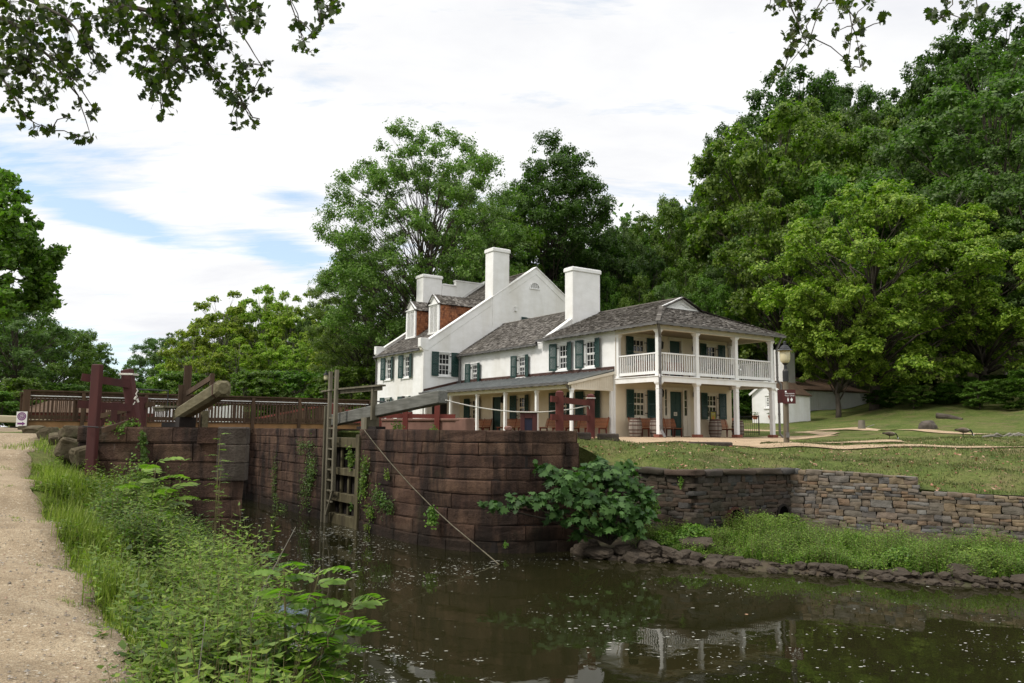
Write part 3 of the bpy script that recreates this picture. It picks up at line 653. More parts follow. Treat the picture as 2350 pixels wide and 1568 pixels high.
# --- wall lanterns
def lantern(x, y, z, dx, dy):
    mb = MB(); cx_, cy_ = x+dx*.17, y+dy*.17
    mb.lathe([(.02,.20),(.035,.17),(.10,.10),(.105,.08)], (cx_,cy_,z), 6); mb.lathe([(.075,-.18),(.06,-.2),(.02,-.22)], (cx_,cy_,z), 6)
    for k in range(6):
        a = math.pi/3*k; mb.bar((cx_+.07*math.cos(a),cy_+.07*math.sin(a),z-.18),(cx_+.095*math.cos(a),cy_+.095*math.sin(a),z+.09),.012,.012)
    mb.bar((x,y,z-.05),(x+dx*.03,y+dy*.03,z-.05),.09,.22); mb.tube([(x,y,z-.1),(x+dx*.1,y+dy*.1,z-.16),(cx_,cy_,z-.2)],.012,6); mb.tube([(x,y,z+.05),(x+dx*.1,y+dy*.1,z+.22),(cx_,cy_,z+.2)],.012,6)
    l = tav.part('wall_lantern', mb, M['iron']); g = MB(); g.lathe([(.062,-.17),(.085,.085)], (cx_,cy_,z), 6); tav.part('lantern_glass', g, M['glass'], l)
lantern(2.82,G,2.12,0,-1); lantern(5.15,G,2.15,0,-1); lantern(2.82,G,4.45,0,-1); lantern(5.15,G,4.45,0,-1); lantern(-.003,12.1,1.98,-1,0)
# ------------------------------------------------------------------ ground
WATER = -2.6
V0, V1, V2, V3, V4 = (-10.06,-8.34), (-9.70,-10.99), (-6.22,-11.17), (-4.99,-13.81), (-4.08,-15.98)
V5 = (-2.3,-20.3)
tav_pts = [  # (x, y, z) survey heights on the tavern side
 (-14.8,30,.22),(-14.8,12,.24),(-14.8,2,.24),(-14.8,-4,.24),(-13.8,-8,.24),(-12.4,-8.9,.18),(-11.9,-9.2,.0),(-12,-5,.22),(-10.6,-6.9,.15),(-10.4,-8.0,-.15),(-10.8,-9.0,-.36),
 (-10.06,-8.34,-.74),(-9.88,-9.6,-.74),(-9.70,-10.99,-.73),(-8,-11.05,-.73),(-6.22,-11.17,-.73),(-5.6,-12.5,-.78),(-5.1,-13.5,-.84),(-4.94,-13.9,-1.10),(-4.6,-14.7,-1.14),(-3.9,-14.2,-.98),(-4.08,-15.98,-1.17),(-2.3,-20.3,-1.25),(0,-26,-1.3),
 (-8.9,-6.6,.04),(-9.1,-6.3,.10),(-8.0,-7.6,-.10),(-8.3,-9.0,-.30),(-6.5,-8.6,-.22),(-5.74,-7.0,-.07),(-4.74,-7.7,-.14),(-4.9,-9.4,-.38),(-4.2,-10.6,-.48),(-2.9,-12.0,-.50),(-2.2,-14.0,-.62),(-1.0,-17,-.75),
 (-2.23,-8.2,-.09),(-4.0,-5.5,-.03),(-3,0,0),(-3,6,.0),(-3,15,.02),(-8,0,.08),(-8,10,.1),(-12,8,.2),(0,0,-.0),(4,-2.5,-.02),(8,0,0),(10,5,.05),(3,-8,-.10),(3.2,-13.05,-.16),(0,-10.6,-.14),(8,-18,-.2),
 (.6,-10.1,-.05),(2.5,-9,.02),(4.7,-10.4,.14),(9,-10,.25),(7.8,-6,.16),(14,-8,.4),(11.6,-5.4,.44),(16,-2,.8),(21,-.9,1.15),(12,4,.3),(14,12,.5),(20,10,1.0),(24.4,14.8,1.15),(19,22,1.2),(30,14,2.0),(36,17,2.6),(30,4,2.2),(30,-8,2.2),(22,-12,1.3),(14,-16,.4),(20,-24,.6),(30,-24,2.2),
 (40,-20,5),(40,0,5),(42,10,5),(45,22,5),(40,35,4),(26,34,1.4),(10,34,.3),(-5,40,.2),(-14,60,.1),(60,-30,12),(60,0,13),(60,30,11),(50,50,6),(30,60,2),(85,-40,21),(85,0,22),(85,40,16),(70,80,7),(40,100,2),(120,0,27),(120,60,18),(120,-60,27),(160,0,28),(-15,100,.1),(-15,160,.1),(100,140,5),(40,180,1)]
def idw(pts, p=3.0, eps=.02):
    a = np.array(pts)
    def h(x, y):
        d2 = (a[:,0]-x)**2 + (a[:,1]-y)**2 + eps; w = d2**(-p/2); return float((w*a[:,2]).sum()/w.sum())
    return h
h_tav0 = idw(tav_pts)
def h_tav(x, y):
    d = math.hypot(x-CB, y-CA)
    z = h_tav0(x, y) + .05*mnoise.noise(Vector((x*.35, y*.35, 0)))*min(1, max(0, (d-14)/10)) + .02*mnoise.noise(Vector((x*1.4, y*1.4, 3)))
    if -3.2 < x < 9 and -2.2 < y < 24: z = min(z, -.012)
    return z
def terrain(name, poly, pts, hfun, mats, matf=None):
    "triangulated sheet inside poly"
    co = [Vector(p) for p in poly]; n = len(co)
    for p in pts: co.append(Vector(p))
    vs, es, fs, *_ = delaunay_2d_cdt(co, [(i, (i+1) % n) for i in range(n)], [tuple(range(n))], 1, 1e-5)
    mb = MB(); mb.v = [(v.x, v.y, hfun(v.x, v.y)) for v in vs]; mb.f = [tuple(f) for f in fs]
    from collections import Counter
    ec = Counter(tuple(sorted((f[i], f[(i+1) % len(f)]))) for f in mb.f for i in range(len(f)))
    for (a, b), c in ec.items():
        if c == 1:
            n0 = len(mb.v); pa, pb = mb.v[a], mb.v[b]; mb.v += [(pb[0],pb[1],pb[2]-2.2),(pa[0],pa[1],pa[2]-2.2)]; mb.f.append((a, b, n0, n0+1))
    mb.m = [0]*len(mb.f)
    me = mesh_of(name, mb, mats, smooth=True); o = link(name, me); return tag(o, kind='structure')
def inpoly(x, y, P):
    c = False
    for (a, b), (d, e) in zip(P, P[1:]+P[:1]):
        if (b > y) != (e > y) and x < (d-a)*(y-b)/(e-b)+a: c = not c
    return c
def scatter(P, x0, x1, y0, y1, step, jit=.35, seed=1, test=None):
    r = random.Random(seed); out = []
    x = x0
    while x < x1:
        y = y0
        while y < y1:
            a, b = x+r.uniform(-jit,jit)*step, y+r.uniform(-jit,jit)*step
            if inpoly(a, b, P) and (not test or test(a, b)): out.append((a, b))
            y += step
        x += step
    return out
tp = [(-14.75,400),(-14.75,-6.9),(-13.95,-8.6),(-12.1,-9.15),(-11.2,-9.0),V0,V1,V2,V3,V4,V5,(8,-45),(300,-200),(500,400)]
near = lambda a, b: math.hypot(a-CB, b-CA) < 42
pts = scatter(tp, -15, 14, -26, 22, .5, test=near) + scatter(tp, -15, 70, -50, 80, 2.5, seed=2, test=lambda a, b: not near(a, b)) + scatter(tp, -15, 300, -200, 400, 18, seed=3, test=lambda a, b: a > 68 or b > 78)
def grassmat():
    m, nt, b = newmat('lawn_grass')
    n1 = noise_tex(nt, .55, 6, coord='Object'); n2 = noise_tex(nt, 7, 5, coord='Object', rough=.7); n3 = noise_tex(nt, 45, 3, coord='Object')
    g = ramp(nt, n1, [(.050,.085,.016),(.105,.140,.030),(.175,.175,.060)], [.35,.5,.68])
    g2 = ramp(nt, n2, [(.035,.060,.014),(.120,.150,.040),(.25,.22,.10)], [.34,.52,.74])
    c = mixc(nt, .5, g, g2)
    br = ramp(nt, noise_tex(nt, .9, 6, coord='Object', rough=.7), [(0,0,0),(1,1,1)], [.50,.66]); c = mixc(nt, math_(nt,'MULTIPLY',br,.6), c, (.20,.14,.085))
    c = mixc(nt, .5, c, ramp(nt, n3, [(.45,.45,.45),(1.5,1.5,1.5)], [.3,.7]), 'MULTIPLY')
    nt.links.new(c, b.inputs['Base Color']); b.inputs['Roughness'].default_value = .95; b.inputs['Specular IOR Level'].default_value = .1
    setbump(nt, b, n3, 1.0, .06); return m
M['lawn'] = grassmat()
terrain('ground', tp, pts, h_tav, M['lawn'])
# far ground on the towpath side and beyond
# towpath and its bank (site coordinates X right, Y ahead)
edge = [(-2.0,3.0,-1.32),(-2.40,5.1,-1.30),(-3.55,7.1,-1.30),(-4.85,8.8,-1.20),(-6.45,11.0,-.95),(-8.4,13.8,-.62),(-9.9,16.2,-.18),(-11.7,19.5,.08),(-14.5,24,.18),(-20,31,.2),(-34,50,.2)]
tow_pts = []
for X, Y, z in edge:
    p = loc(X, Y); tow_pts.append((p.x, p.y, z))
    for d, dz in ((-1.2,.02),(-2.8,.0),(-4.5,.0)):
        q = loc(X+d, Y-.3*d*0); tow_pts.append((q.x, q.y, z+dz))
wl = [(-.9,2.5),(-1.3,5),(-2.4,8),(-3.6,10.5),(-4.55,13),(-5.35,15.6)]
for X, Y in wl:
    p = loc(X, Y); tow_pts.append((p.x, p.y, WATER-.15))
    q = loc(X-.45, Y); tow_pts.append((q.x, q.y, WATER+.45))
for X, Y, z in ((-2.6,8.2,-1.75),(-3.9,10,-1.75),(-5.3,12.5,-1.6),(-6.6,14.6,-1.3),(-7.9,15.7,-.95),(-6.4,15.9,-1.7),(-2.0,6.6,-1.65),(-1.65,4.6,-1.6),(-8.9,15.9,-.6),(-9.2,17.5,.22),(-7,18,.24),(-10,20,.2),(-7.5,26,.24)):
    p = loc(X, Y); tow_pts.append((p.x, p.y, z))
tow_pts += [(-20.5,8,.24),(-20.5,20,.1),(-26,10,.2),(-40,10,.2),(-20,60,.1),(-60,60,0),(-60,0,-.4),(-30,-30,-1.3),(-50,-30,-1.3)]
h_tow0 = idw(tow_pts, 3.5, .6)
def h_tow(x, y): return h_tow0(x, y) + .03*mnoise.noise(Vector((x*.9, y*.9, 9)))
def L2(X, Y): p = loc(X, Y); return (p.x, p.y)
wlp = [L2(X+.5, Y) for X, Y in wl]
tpoly = [L2(-.4,-6)] + wlp + [(-20.1,-8.0),(-20.0,400),(-400,400),(-400,-200),L2(-8,-40)]
tpoly = [L2(.0,1.0)] + wlp[1:] + [(-20.3,-8.35),(-20.0,400),(-400,400),(-400,-200),(-40,-60)]
camnear = lambda a, b: math.hypot(a-CB, b-CA) < 24
pts = scatter(tpoly, -44, -18, -40, 0, .26, test=camnear) + scatter(tpoly, -60, -20, -50, 60, 2.2, seed=4, test=lambda a, b: not camnear(a, b)) + scatter(tpoly, -400, -20, -200, 400, 25, seed=5, test=lambda a, b: a < -60 or b > 60)
terrain('bank', tpoly, pts, h_tow, M['lawn'])
# gravel towpath, a sheet just above the bank
def gravelmat(name, base, dark, light):
    m, nt, b = newmat(name)
    v = _n(nt, 'ShaderNodeTexVoronoi'); v.inputs['Scale'].default_value = 42; v.inputs['Randomness'].default_value = 1
    tc = _n(nt, 'ShaderNodeTexCoord'); nt.links.new(tc.outputs['Object'], v.inputs['Vector'])
    peb = ramp(nt, math_(nt, 'FRACT', math_(nt, 'MULTIPLY', v.outputs['Color'], 1.0)), [dark, base, base, light, (.62,.57,.50)], [0,.12,.6,.9,1])
    n1 = noise_tex(nt, .8, 5); n2 = noise_tex(nt, 90, 3)
    sand = ramp(nt, n1, [tuple(c*.82 for c in base), base, light], [.3,.5,.75])
    f = ramp(nt, noise_tex(nt, .9, 6), [(.45,)*3,(1.0,)*3], [.38,.58])
    c = mixc(nt, f, sand, peb); c = mixc(nt, .55, c, ramp(nt, noise_tex(nt, 1.6, 6, rough=.65), [(.70,.68,.66),(1.2,1.2,1.2)], [.35,.6]), 'MULTIPLY'); c = mixc(nt, .8, c, ramp(nt, n2, [(.5,)*3,(1.45,)*3], [.3,.7]), 'MULTIPLY')
    nt.links.new(c, b.inputs['Base Color']); b.inputs['Roughness'].default_value = .95; b.inputs['Specular IOR Level'].default_value = .15
    setbump(nt, b, math_(nt, 'ADD', v.outputs['Distance'], n2), .6, .012); return m
M['gravel'] = gravelmat('towpath_gravel', (.26,.20,.13), (.055,.053,.05), (.38,.32,.225))
M['sand'] = gravelmat('sandy_paving', (.36,.265,.17), (.22,.165,.11), (.42,.32,.215))
def strip(name, left, right, hf, m, lift=.012, sub=6, wob=.0, seed=0):
    "a path laid over the ground between two edge polylines given in site coordinates"
    mb = MB(); rows = []
    def res(P, n):
        out = []
        for i in range(len(P)-1):
            for k in range(n): t = k/n; out.append((P[i][0]+(P[i+1][0]-P[i][0])*t, P[i][1]+(P[i+1][1]-P[i][1])*t))
        return out + [P[-1]]
    A, B = res(left, sub), res(right, sub); K = 12; rnd = random.Random(seed)
    for i, (a, b) in enumerate(zip(A, B)):
        wa, wb = [wob*(mnoise.noise(Vector((q[0]*1.1, q[1]*1.1, seed)))+.5*mnoise.noise(Vector((q[0]*4, q[1]*4, seed)))) for q in (a, b)]
        row = []
        for k in range(K+1):
            t = {0:0,1:.006,K-1:.994,K:1}.get(k, (k-1)/(K-2)); X = (a[0]+wa)*(1-t)+(b[0]+wb)*t; Y = a[1]*(1-t)+b[1]*t; p = loc(X, Y)
            row.append((p.x, p.y, hf(p.x, p.y) + (-.05 if k in (0, K) else lift)))
        rows.append(row)
    mb.v = sum(rows, [])
    for i in range(len(rows)-1):
        for k in range(K): j = i*(K+1)+k; mb.f.append((j, j+1, j+K+2, j+K+1)); mb.m.append(0)
    me = mesh_of(name, mb, m, smooth=True); fix_normals(me); return tag(link(name, me), kind='structure')
right = [(-1.0,.2),(-1.8,3.0),(-2.2,5.1),(-3.28,7.1),(-4.58,8.8),(-6.15,11.0),(-8.2,13.8),(-9.8,16.2),(-11.6,19.5),(-14.4,24),(-20,31),(-34,50)]
left = [(-6.5,.2),(-7,3.0),(-7.4,5.1),(-7.8,7.1),(-8.7,8.8),(-10.2,11.0),(-12,13.8),(-13.6,16.2),(-15.4,19.5),(-18,24),(-23.5,31),(-38,50)]
strip('towpath', left, right, h_tow, M['gravel'], lift=.03, sub=30, wob=.20)
# sandy apron around the gallery and the walks across the lawn
def wpoly(name, poly, hf, m, lift, step=.5, seed=1):
    xs = [p[0] for p in poly]; ys = [p[1] for p in poly]
    return terrain(name, poly, scatter(poly, min(xs), max(xs), min(ys), max(ys), step, seed=seed), lambda x, y: hf(x, y)+lift, m)
C = lambda px, py, Y: tuple(at(px, py, Y)[:2])
apron = [(-3.4,17),(-3.3,4),(-4.6,-2.0),(-6.8,-5.6),(-6.0,-7.0),(-4.9,-7.9),(-3.6,-8.2),(-2.4,-7.2),(-.8,-6.0),(1.5,-4.6),(5,-3.6),(9,-2.6),(9.6,.6),(8.3,3),(8.2,2.8),(0,2.8),(0,17)]
wpoly('paving', apron, h_tav, M['sand'], .03)
def walk(name, pts, w, seed=0):
    L_, R_ = [], []
    for i, (x, y) in enumerate(pts):
        a = pts[max(0,i-1)]; b = pts[min(len(pts)-1,i+1)]; d = Vector((b[0]-a[0], b[1]-a[1])).normalized(); n = Vector((-d.y, d.x))*w/2
        L_.append((x+n.x, y+n.y)); R_.append((x-n.x, y-n.y))
    mb = MB(); rows = []
    for i in range(len(pts)-1):
        for k in range(12):
            t = k/12; l = Vector(L_[i]).lerp(Vector(L_[i+1]), t); r = Vector(R_[i]).lerp(Vector(R_[i+1]), t)
            row = []
            for q in range(5): p = l.lerp(r, q/4); row.append((p.x, p.y, h_tav(p.x, p.y)+.035))
            rows.append(row)
    mb.v = sum(rows, [])
    for i in range(len(rows)-1):
        for k in range(4): j = i*5+k; mb.f.append((j,j+1,j+6,j+5)); mb.m.append(0)
    me = mesh_of(name, mb, M['sand'], smooth=True); fix_normals(me); return tag(link(name, me), kind='structure')
walk('path', [(-4.0,-7.6),(-2.0,-8.9),(0,-10.6),(3.2,-13.05),(9,-17.5),(18,-26)], .95)
walk('path', [(2,-4.2),(.8,-6.2),(.9,-8.0),(2.4,-9.6)], .9)
walk('path', [(9,-1.4),(11,-.8),(13,2.5),(14.5,5.0),(13.0,9)], 1.0)
walk('path', [(14.6,5.2),(13.2,-.6),(10.4,-6.2),(10.2,-11),(12,-18)], .7)

# ------------------------------------------------------------------ water
def watermat():
    m, nt, b = newmat('canal_water')
    c = ramp(nt, noise_tex(nt, .25, 3), [(.011,.011,.004),(.017,.016,.006)], [.3,.7])
    nt.links.new(c, b.inputs['Base Color']); b.inputs['Roughness'].default_value = .02; b.inputs['IOR'].default_value = 1.33
    b.inputs['Specular IOR Level'].default_value = .5
    w1 = noise_tex(nt, .9, 2, (1.0,1.0,1)); w2 = noise_tex(nt, 3.4, 3, (1,1,1), dist=.6)
    h = math_(nt, 'ADD', math_(nt, 'MULTIPLY', w1, 1.0), math_(nt, 'MULTIPLY', w2, .16))
    setbump(nt, b, h, .09, .07); return m
M['water'] = watermat()
mb = MB(); N = 40
wp = [(-60,-80),(10,-80),(10,-8),(-14.0,-6),(-14.9,60),(-19.8,60),(-19.8,-6),(-60,-6)]
mb.poly([(x, y, WATER) for x, y in wp]); o = link('water', mesh_of('water', mb, M['water'])); tag(o, kind='structure')

# ------------------------------------------------------------------ masonry
def along(path):
    P = [Vector(p) for p in path]; S = [0]
    for a, b in zip(P, P[1:]): S.append(S[-1]+(b-a).length)
    def f(s):
        s = min(max(s, 0), S[-1])
        for i in range(len(P)-1):
            if s <= S[i+1] or i == len(P)-2:
                t = (s-S[i])/(S[i+1]-S[i]); d = (P[i+1]-P[i]).normalized(); return P[i].lerp(P[i+1], t), Vector((d.y, -d.x))
    return f, S[-1], S
def ashlar(path, ztop, courses, blk, depth=.4, seed=0, cope=None, cap_depth=.9, joint=.008, chamfer=.007, rough=.016, corner_breaks=True):
    "coursed stone face; outward normal is to the right of the path"
    f, L, S = along(path); rnd = random.Random(seed); mb = MB(); z1 = ztop
    brk = [S[i] for i in range(1, len(path)-1) if (Vector(path[i])-Vector(path[i-1])).angle(Vector(path[i+1])-Vector(path[i])) > R(40)]
    for ci, h in enumerate(courses):
        z0 = z1-h; s = -rnd.uniform(0, blk[0]) if ci else 0
        s = max(0, s) if ci == 0 else s
        while s < L:
            e = s + rnd.uniform(*blk)*(1.15 if ci == 0 else 1)
            for b in brk:
                if s+.15 < b < e-.02: e = b
            if L-e < .25: e = L
            a, c = max(s,0)+joint/2, min(e,L)-joint/2; s = e
            if c-a < .08: continue
            off = rnd.uniform(-rough, rough)*1.1 + (.02 if ci == 0 else 0); tilt = rnd.uniform(-.012,.012); dz0, dz1 = rnd.uniform(0,.008), rnd.uniform(0,.008)
            D = cap_depth if ci == 0 else depth
            m = max(1, int((c-a)/.5)); nz = 3
            (p0, n0), (p1, n1) = f(a+1e-4), f(c-1e-4); 
            cols = []
            for k in range(m+1):
                t = k/m; (p, n) = f(a+(c-a)*min(max(t,.0005),.9995)); cols.append((p, n))
            # front grid with chamfered rim
            us = [0, min(chamfer*1.2/(c-a), .2)] + [k/m for k in range(1, m)] + [1-min(chamfer*1.2/(c-a), .2), 1]
            zs = [0, .12, .5, .88, 1]
            vs = []; 
            for iz, zt in enumerate(zs):
                z = z0+dz0+joint/2 + (z1-dz1-joint/2-z0-dz0)*zt
                for iu, ut in enumerate(us):
                    p, n = f(a+(c-a)*min(max(ut,.0005),.9995)); rim = iz in (0, len(zs)-1) or iu in (0, len(us)-1)
                    o_ = off + tilt*(ut-.5) - (chamfer+rnd.uniform(0,.007)*(iz in (0, len(zs)-1)) if rim else 0) + rnd.uniform(-.006,.006) + .022*mnoise.noise(Vector((p.x*2.6,p.y*2.6,z*3.4)))
                    q = p+n*o_; vs.append((q.x, q.y, z + (0 if 0 < iz < len(zs)-1 else (.012*mnoise.noise(Vector((p.x*1.5,p.y*1.5,z*9)))+rnd.uniform(-.005,.005))*(ci > 0))))
            nu = len(us); fs = []
            for iz in range(len(zs)-1):
                for iu in range(nu-1):
                    j = iz*nu+iu; fs.append((j, j+1, j+nu+1, j+nu))
            base = len(vs)
            for iz in (0, len(zs)-1):
                z = vs[iz*nu][2]
                for iu, ut in enumerate(us):
                    p, n = f(a+(c-a)*min(max(ut,.0005),.9995)); q = p-n*D; vs.append((q.x, q.y, z))
            for iu in range(nu-1):
                fs.append((iu, iu+1, base+iu+1, base+iu)); t0 = (len(zs)-1)*nu; fs.append((t0+iu, t0+iu+1, base+nu+iu+1, base+nu+iu))
            t0 = (len(zs)-1)*nu
            fs.append(tuple([iz*nu for iz in range(len(zs))]+[base+nu, base])); fs.append(tuple([iz*nu+nu-1 for iz in range(len(zs))]+[base+2*nu-1, base+nu-1]))
            mb.add(vs, fs)
        z1 = z0
    return mb, z1
def backing(path, ztop, zbot, inset=.05):
    mb = MB(); f, L, S = along(path); P = [f(s) for s in S]; out = []
    for i, s in enumerate(S):
        p, n = f(s-1e-3 if i else 1e-3); p2, n2 = f(min(s+1e-3, L)); nn = (n+n2).normalized(); q = Vector(path[i])-nn*inset; out.append(q)
    for a, b in zip(out, out[1:]): mb.poly([(a.x,a.y,zbot),(b.x,b.y,zbot),(b.x,b.y,ztop),(a.x,a.y,ztop)])
    return mb
def stone_wall(name, label, path, ztop, courses, blk, seed, m='sandstone', **k):
    mid = path[len(path)//2]
    t = Thing(name, label, 'stone wall', (mid[0], mid[1], WATER-.1))
    mb, zb = ashlar(path, ztop, courses, blk, seed=seed, **k)
    me = mesh_of('stones', mb, M[m], t.base); fix_normals(me); o = link('stones', me, parent=t.root)
    t.part('core', backing(path, ztop-.03, WATER-.3), M['joint']); return t
cs = [.30,.30,.31,.29,.33,.36,.36,.36,.40]
rc = [(-15.05,-4.3),(-15.02,-5.6),(-14.95,-6.6),(-14.72,-7.6),(-14.4,-8.25),(-14.0,-8.75),(-13.4,-9.15),(-12.8,-9.32),(-12.0,-9.42),(-11.95,-7.6)]
lock = stone_wall('lock_wall', 'dark red sandstone lock wall, rounded at its end, with a rope hanging down it', [(-15.05,-3.05)]+rc, .285, cs, (.55,1.5), 11)
lock2 = stone_wall('lock_wall', 'dark red sandstone lock chamber wall behind the wooden ladder', [(-15.05,26),(-15.05,8),(-15.05,-.45)], .285, cs, (.5,1.4), 12)
# recess behind the gate
mb, _ = ashlar([(-15.05,-.45),(-14.55,-.47),(-14.53,-3.03),(-15.05,-3.05)], .10, [.33]*8, (.5,1.1), seed=15)
lock2.part('gate_recess', mb, M['sandstone'])
cap = MB(); cap.box(-14.6,-14.1,-3.3,-.3,.0,.27); lock2.part('recess_cap', cap, M['sandstone'])
wing = [(-19.68,26),(-19.68,-.5),(-19.68,-7.9),(-19.80,-8.30),(-20.0,-8.33),(-21.3,-7.42),(-22.62,-6.45)]
near_w = stone_wall('lock_wall', 'near lock wall of dark red stone blocks with a pale grey corner block', wing[::-1], .30, [.33,.37,.36,.38,.36,.36,.36,.36], (.6,1.7), 13)
# pale corner stone of the near wall (the quoin), set proud of the blocks
def rock_mesh(mb, c, s, seed, sub=2, flat=.0, rot=None, amp=.22, e=.72):
    bm = bmesh.new(); bmesh.ops.create_icosphere(bm, subdivisions=sub, radius=1)
    rot = rot or Matrix.Rotation(seed*1.7, 3, 'Z') @ Matrix.Rotation(math.sin(seed*3.1)*.35, 3, 'X')
    vs = []
    for v in bm.verts:
        p = v.co.copy(); q = Vector((p.x*1.1+seed*7.3, p.y*1.1-seed*3.1, p.z*1.1+seed))
        k = 1 + amp*mnoise.noise(q*1.3) + amp*.4*mnoise.noise(q*3.7)
        p = Vector([math.copysign(abs(a)**e, a) for a in p])*k
        p = rot @ Vector((p.x*s[0], p.y*s[1], p.z*s[2])); vs.append(Vector(c)+p)
    fs = [tuple(v.index for v in f.verts) for f in bm.faces]; bm.free(); return mb.add(vs, fs)
qb = MB()
f_, L_, _s = along([(-19.60,-7.5),(-19.64,-8.12),(-19.80,-8.38),(-20.05,-8.33),(-20.30,-8.16)][::-1])
for z0, z1 in ((-.03,.31),(-.40,-.035),(-.76,-.405)):
    n = 9; vs = []
    for k in range(n):
        p, nn = f_(L_*k/(n-1)); q = p + nn*(.012*mnoise.noise(Vector((p.x*4,p.y*4,z0)))); i_ = p - nn*.3
        vs += [(q.x,q.y,z0),(q.x,q.y,z1-.03),(q.x-nn.x*.03,q.y-nn.y*.03,z1),(i_.x,i_.y,z1),(i_.x,i_.y,z0)]
    fs = [(k*5+j, (k+1)*5+j, (k+1)*5+(j+1)%5, k*5+(j+1)%5) for k in range(n-1) for j in range(5)] + [(0,1,2,3,4),tuple(reversed([(n-1)*5+j for j in range(5)]))]
    qb.add(vs, fs)
near_w.part('corner_block', qb, M['weathered'], label='pale weathered corner block', smooth=False)
# infill of the lock-side ground tops (coping width)
# ---- dry stone retaining wall
def _template():
    bm = bmesh.new(); bmesh.ops.create_cube(bm, size=2); bmesh.ops.subdivide_edges(bm, edges=bm.edges[:], cuts=3, use_grid_fill=True)
    vs = []
    for v in bm.verts:
        p = v.co.copy(); s = p.normalized()*1.18; r = p.lerp(s, .17); vs.append((r.x, r.y, r.z))
    fs = [tuple(v.index for v in f.verts) for f in bm.faces]; bm.free(); return np.array(vs), fs
TV, TF = _template()
def rubble(path, ztopf, zbot, rows, lens, seed, depth=.16, rough=.02):
    "irregular dry-laid stones"
    f, L, S = along(path); rnd = random.Random(seed); mb = MB(); z = zbot
    def stone(a, b, z0, z1):
        p, n = f((a+b)/2); t = Vector((-n.y, n.x)); c = p + n*rnd.uniform(-rough, rough)
        hs = np.array([(b-a)/2*.99, depth, (z1-z0)/2*1.0]); sd = rnd.uniform(0, 99)
        V = TV*hs; tw = rnd.uniform(-.07,.07); out = []
        for x, y, zz in V:
            k = 1 + .20*mnoise.noise(Vector((x*6+sd, y*6, zz*7+sd)))
            x, zz = x*k, zz*k; x, zz = x*math.cos(tw)-zz*math.sin(tw), x*math.sin(tw)+zz*math.cos(tw)
            q = Vector((c.x, c.y)) + t*x + n*(y*k)
            out.append((q.x, q.y, (z0+z1)/2+zz))
        mb.add(out, TF)
    zmax = max(ztopf(L*i/40) for i in range(41))
    while z < zmax:
        h = rnd.uniform(*rows); s = 0; cope = False
        while s < L:
            w = rnd.uniform(*lens)*(1.1 if h > .14 else .8)
            if rnd.random() < .12: w *= .5
            e = min(s+w, L)
            if L-e < .1: e = L
            zt = ztopf((s+e)/2)
            if z < zt-.03:
                top = min(z+h, zt) if z+h < zt-.05 else zt + rnd.uniform(-.01,.02)
                if h > .14 and w > .16 and rnd.random() < .42:
                    m_ = z + (top-z)*rnd.uniform(.4,.6); stone(s, e, z, m_); stone(s, e, m_, top)
                else: stone(s, e, z+rnd.uniform(-.01,.01), top)
            s = e
        z += h
    return mb
rw = Thing('retaining_wall', 'dry-laid tan and blue-grey stone wall holding up the lawn', 'stone wall', (V3[0], V3[1], -2.4))
bright = [V2, V3, V4, V5, (.5,-27)]
fB, LB, SB = along(bright)
bp_ = [(x, y) for x, y in bright]
step = SB[1]+.12
ztB = lambda s: (-.68 - .10*s/step) if s < step else -1.12 - .02*(s-step)
mb = rubble(bp_, ztB, -2.45, (.07,.19), (.16,.48), 21)
me = mesh_of('stones', mb, M['rubble'], rw.base); fix_normals(me); link('stones', me, parent=rw.root)
# normal check: outward is right of the path -> towards the water
cb = MB()
for a, b in zip(bp_, bp_[1:]):
    d = (Vector(b)-Vector(a)).normalized(); n = Vector((d.y,-d.x))*-.04
    cb.poly([(a[0]+n.x,a[1]+n.y,-2.6),(b[0]+n.x,b[1]+n.y,-2.6),(b[0]+n.x,b[1]+n.y,ztB(0)-.45),(a[0]+n.x,a[1]+n.y,ztB(0)-.45)])
rw.part('core', cb, M['joint'])
rw2 = Thing('retaining_wall', 'dark slabby stone wall with a round culvert mouth beside the fig bush', 'stone wall', (V1[0], V1[1], -2.4))
dk = [(-11.2,-8.75), V0, V1, V2]; dk = [(-11.9,-8.6), V0, V1, V2]
mb = rubble(dk, lambda s: -.80, -2.45, (.07,.15), (.22,.62), 23, depth=.15)
me = mesh_of('stones', mb, M['darkrubble'], rw2.base); fix_normals(me); link('stones', me, parent=rw2.root)
mb = rubble(dk, lambda s: -.66, -.80, (.13,.14), (.7,1.5), 24, depth=.24)
me = mesh_of('coping', mb, M['darkrubble'], rw2.base, smooth=True); fix_normals(me); link('coping', me, parent=rw2.root)
cb = MB()
for a, b in zip(dk, dk[1:]):
    d = (Vector(b)-Vector(a)).normalized(); n = Vector((d.y,-d.x))*-.04
    cb.poly([(a[0]+n.x,a[1]+n.y,-2.6),(b[0]+n.x,b[1]+n.y,-2.6),(b[0]+n.x,b[1]+n.y,-.75),(a[0]+n.x,a[1]+n.y,-.75)])
rw2.part('core', cb, M['joint'])
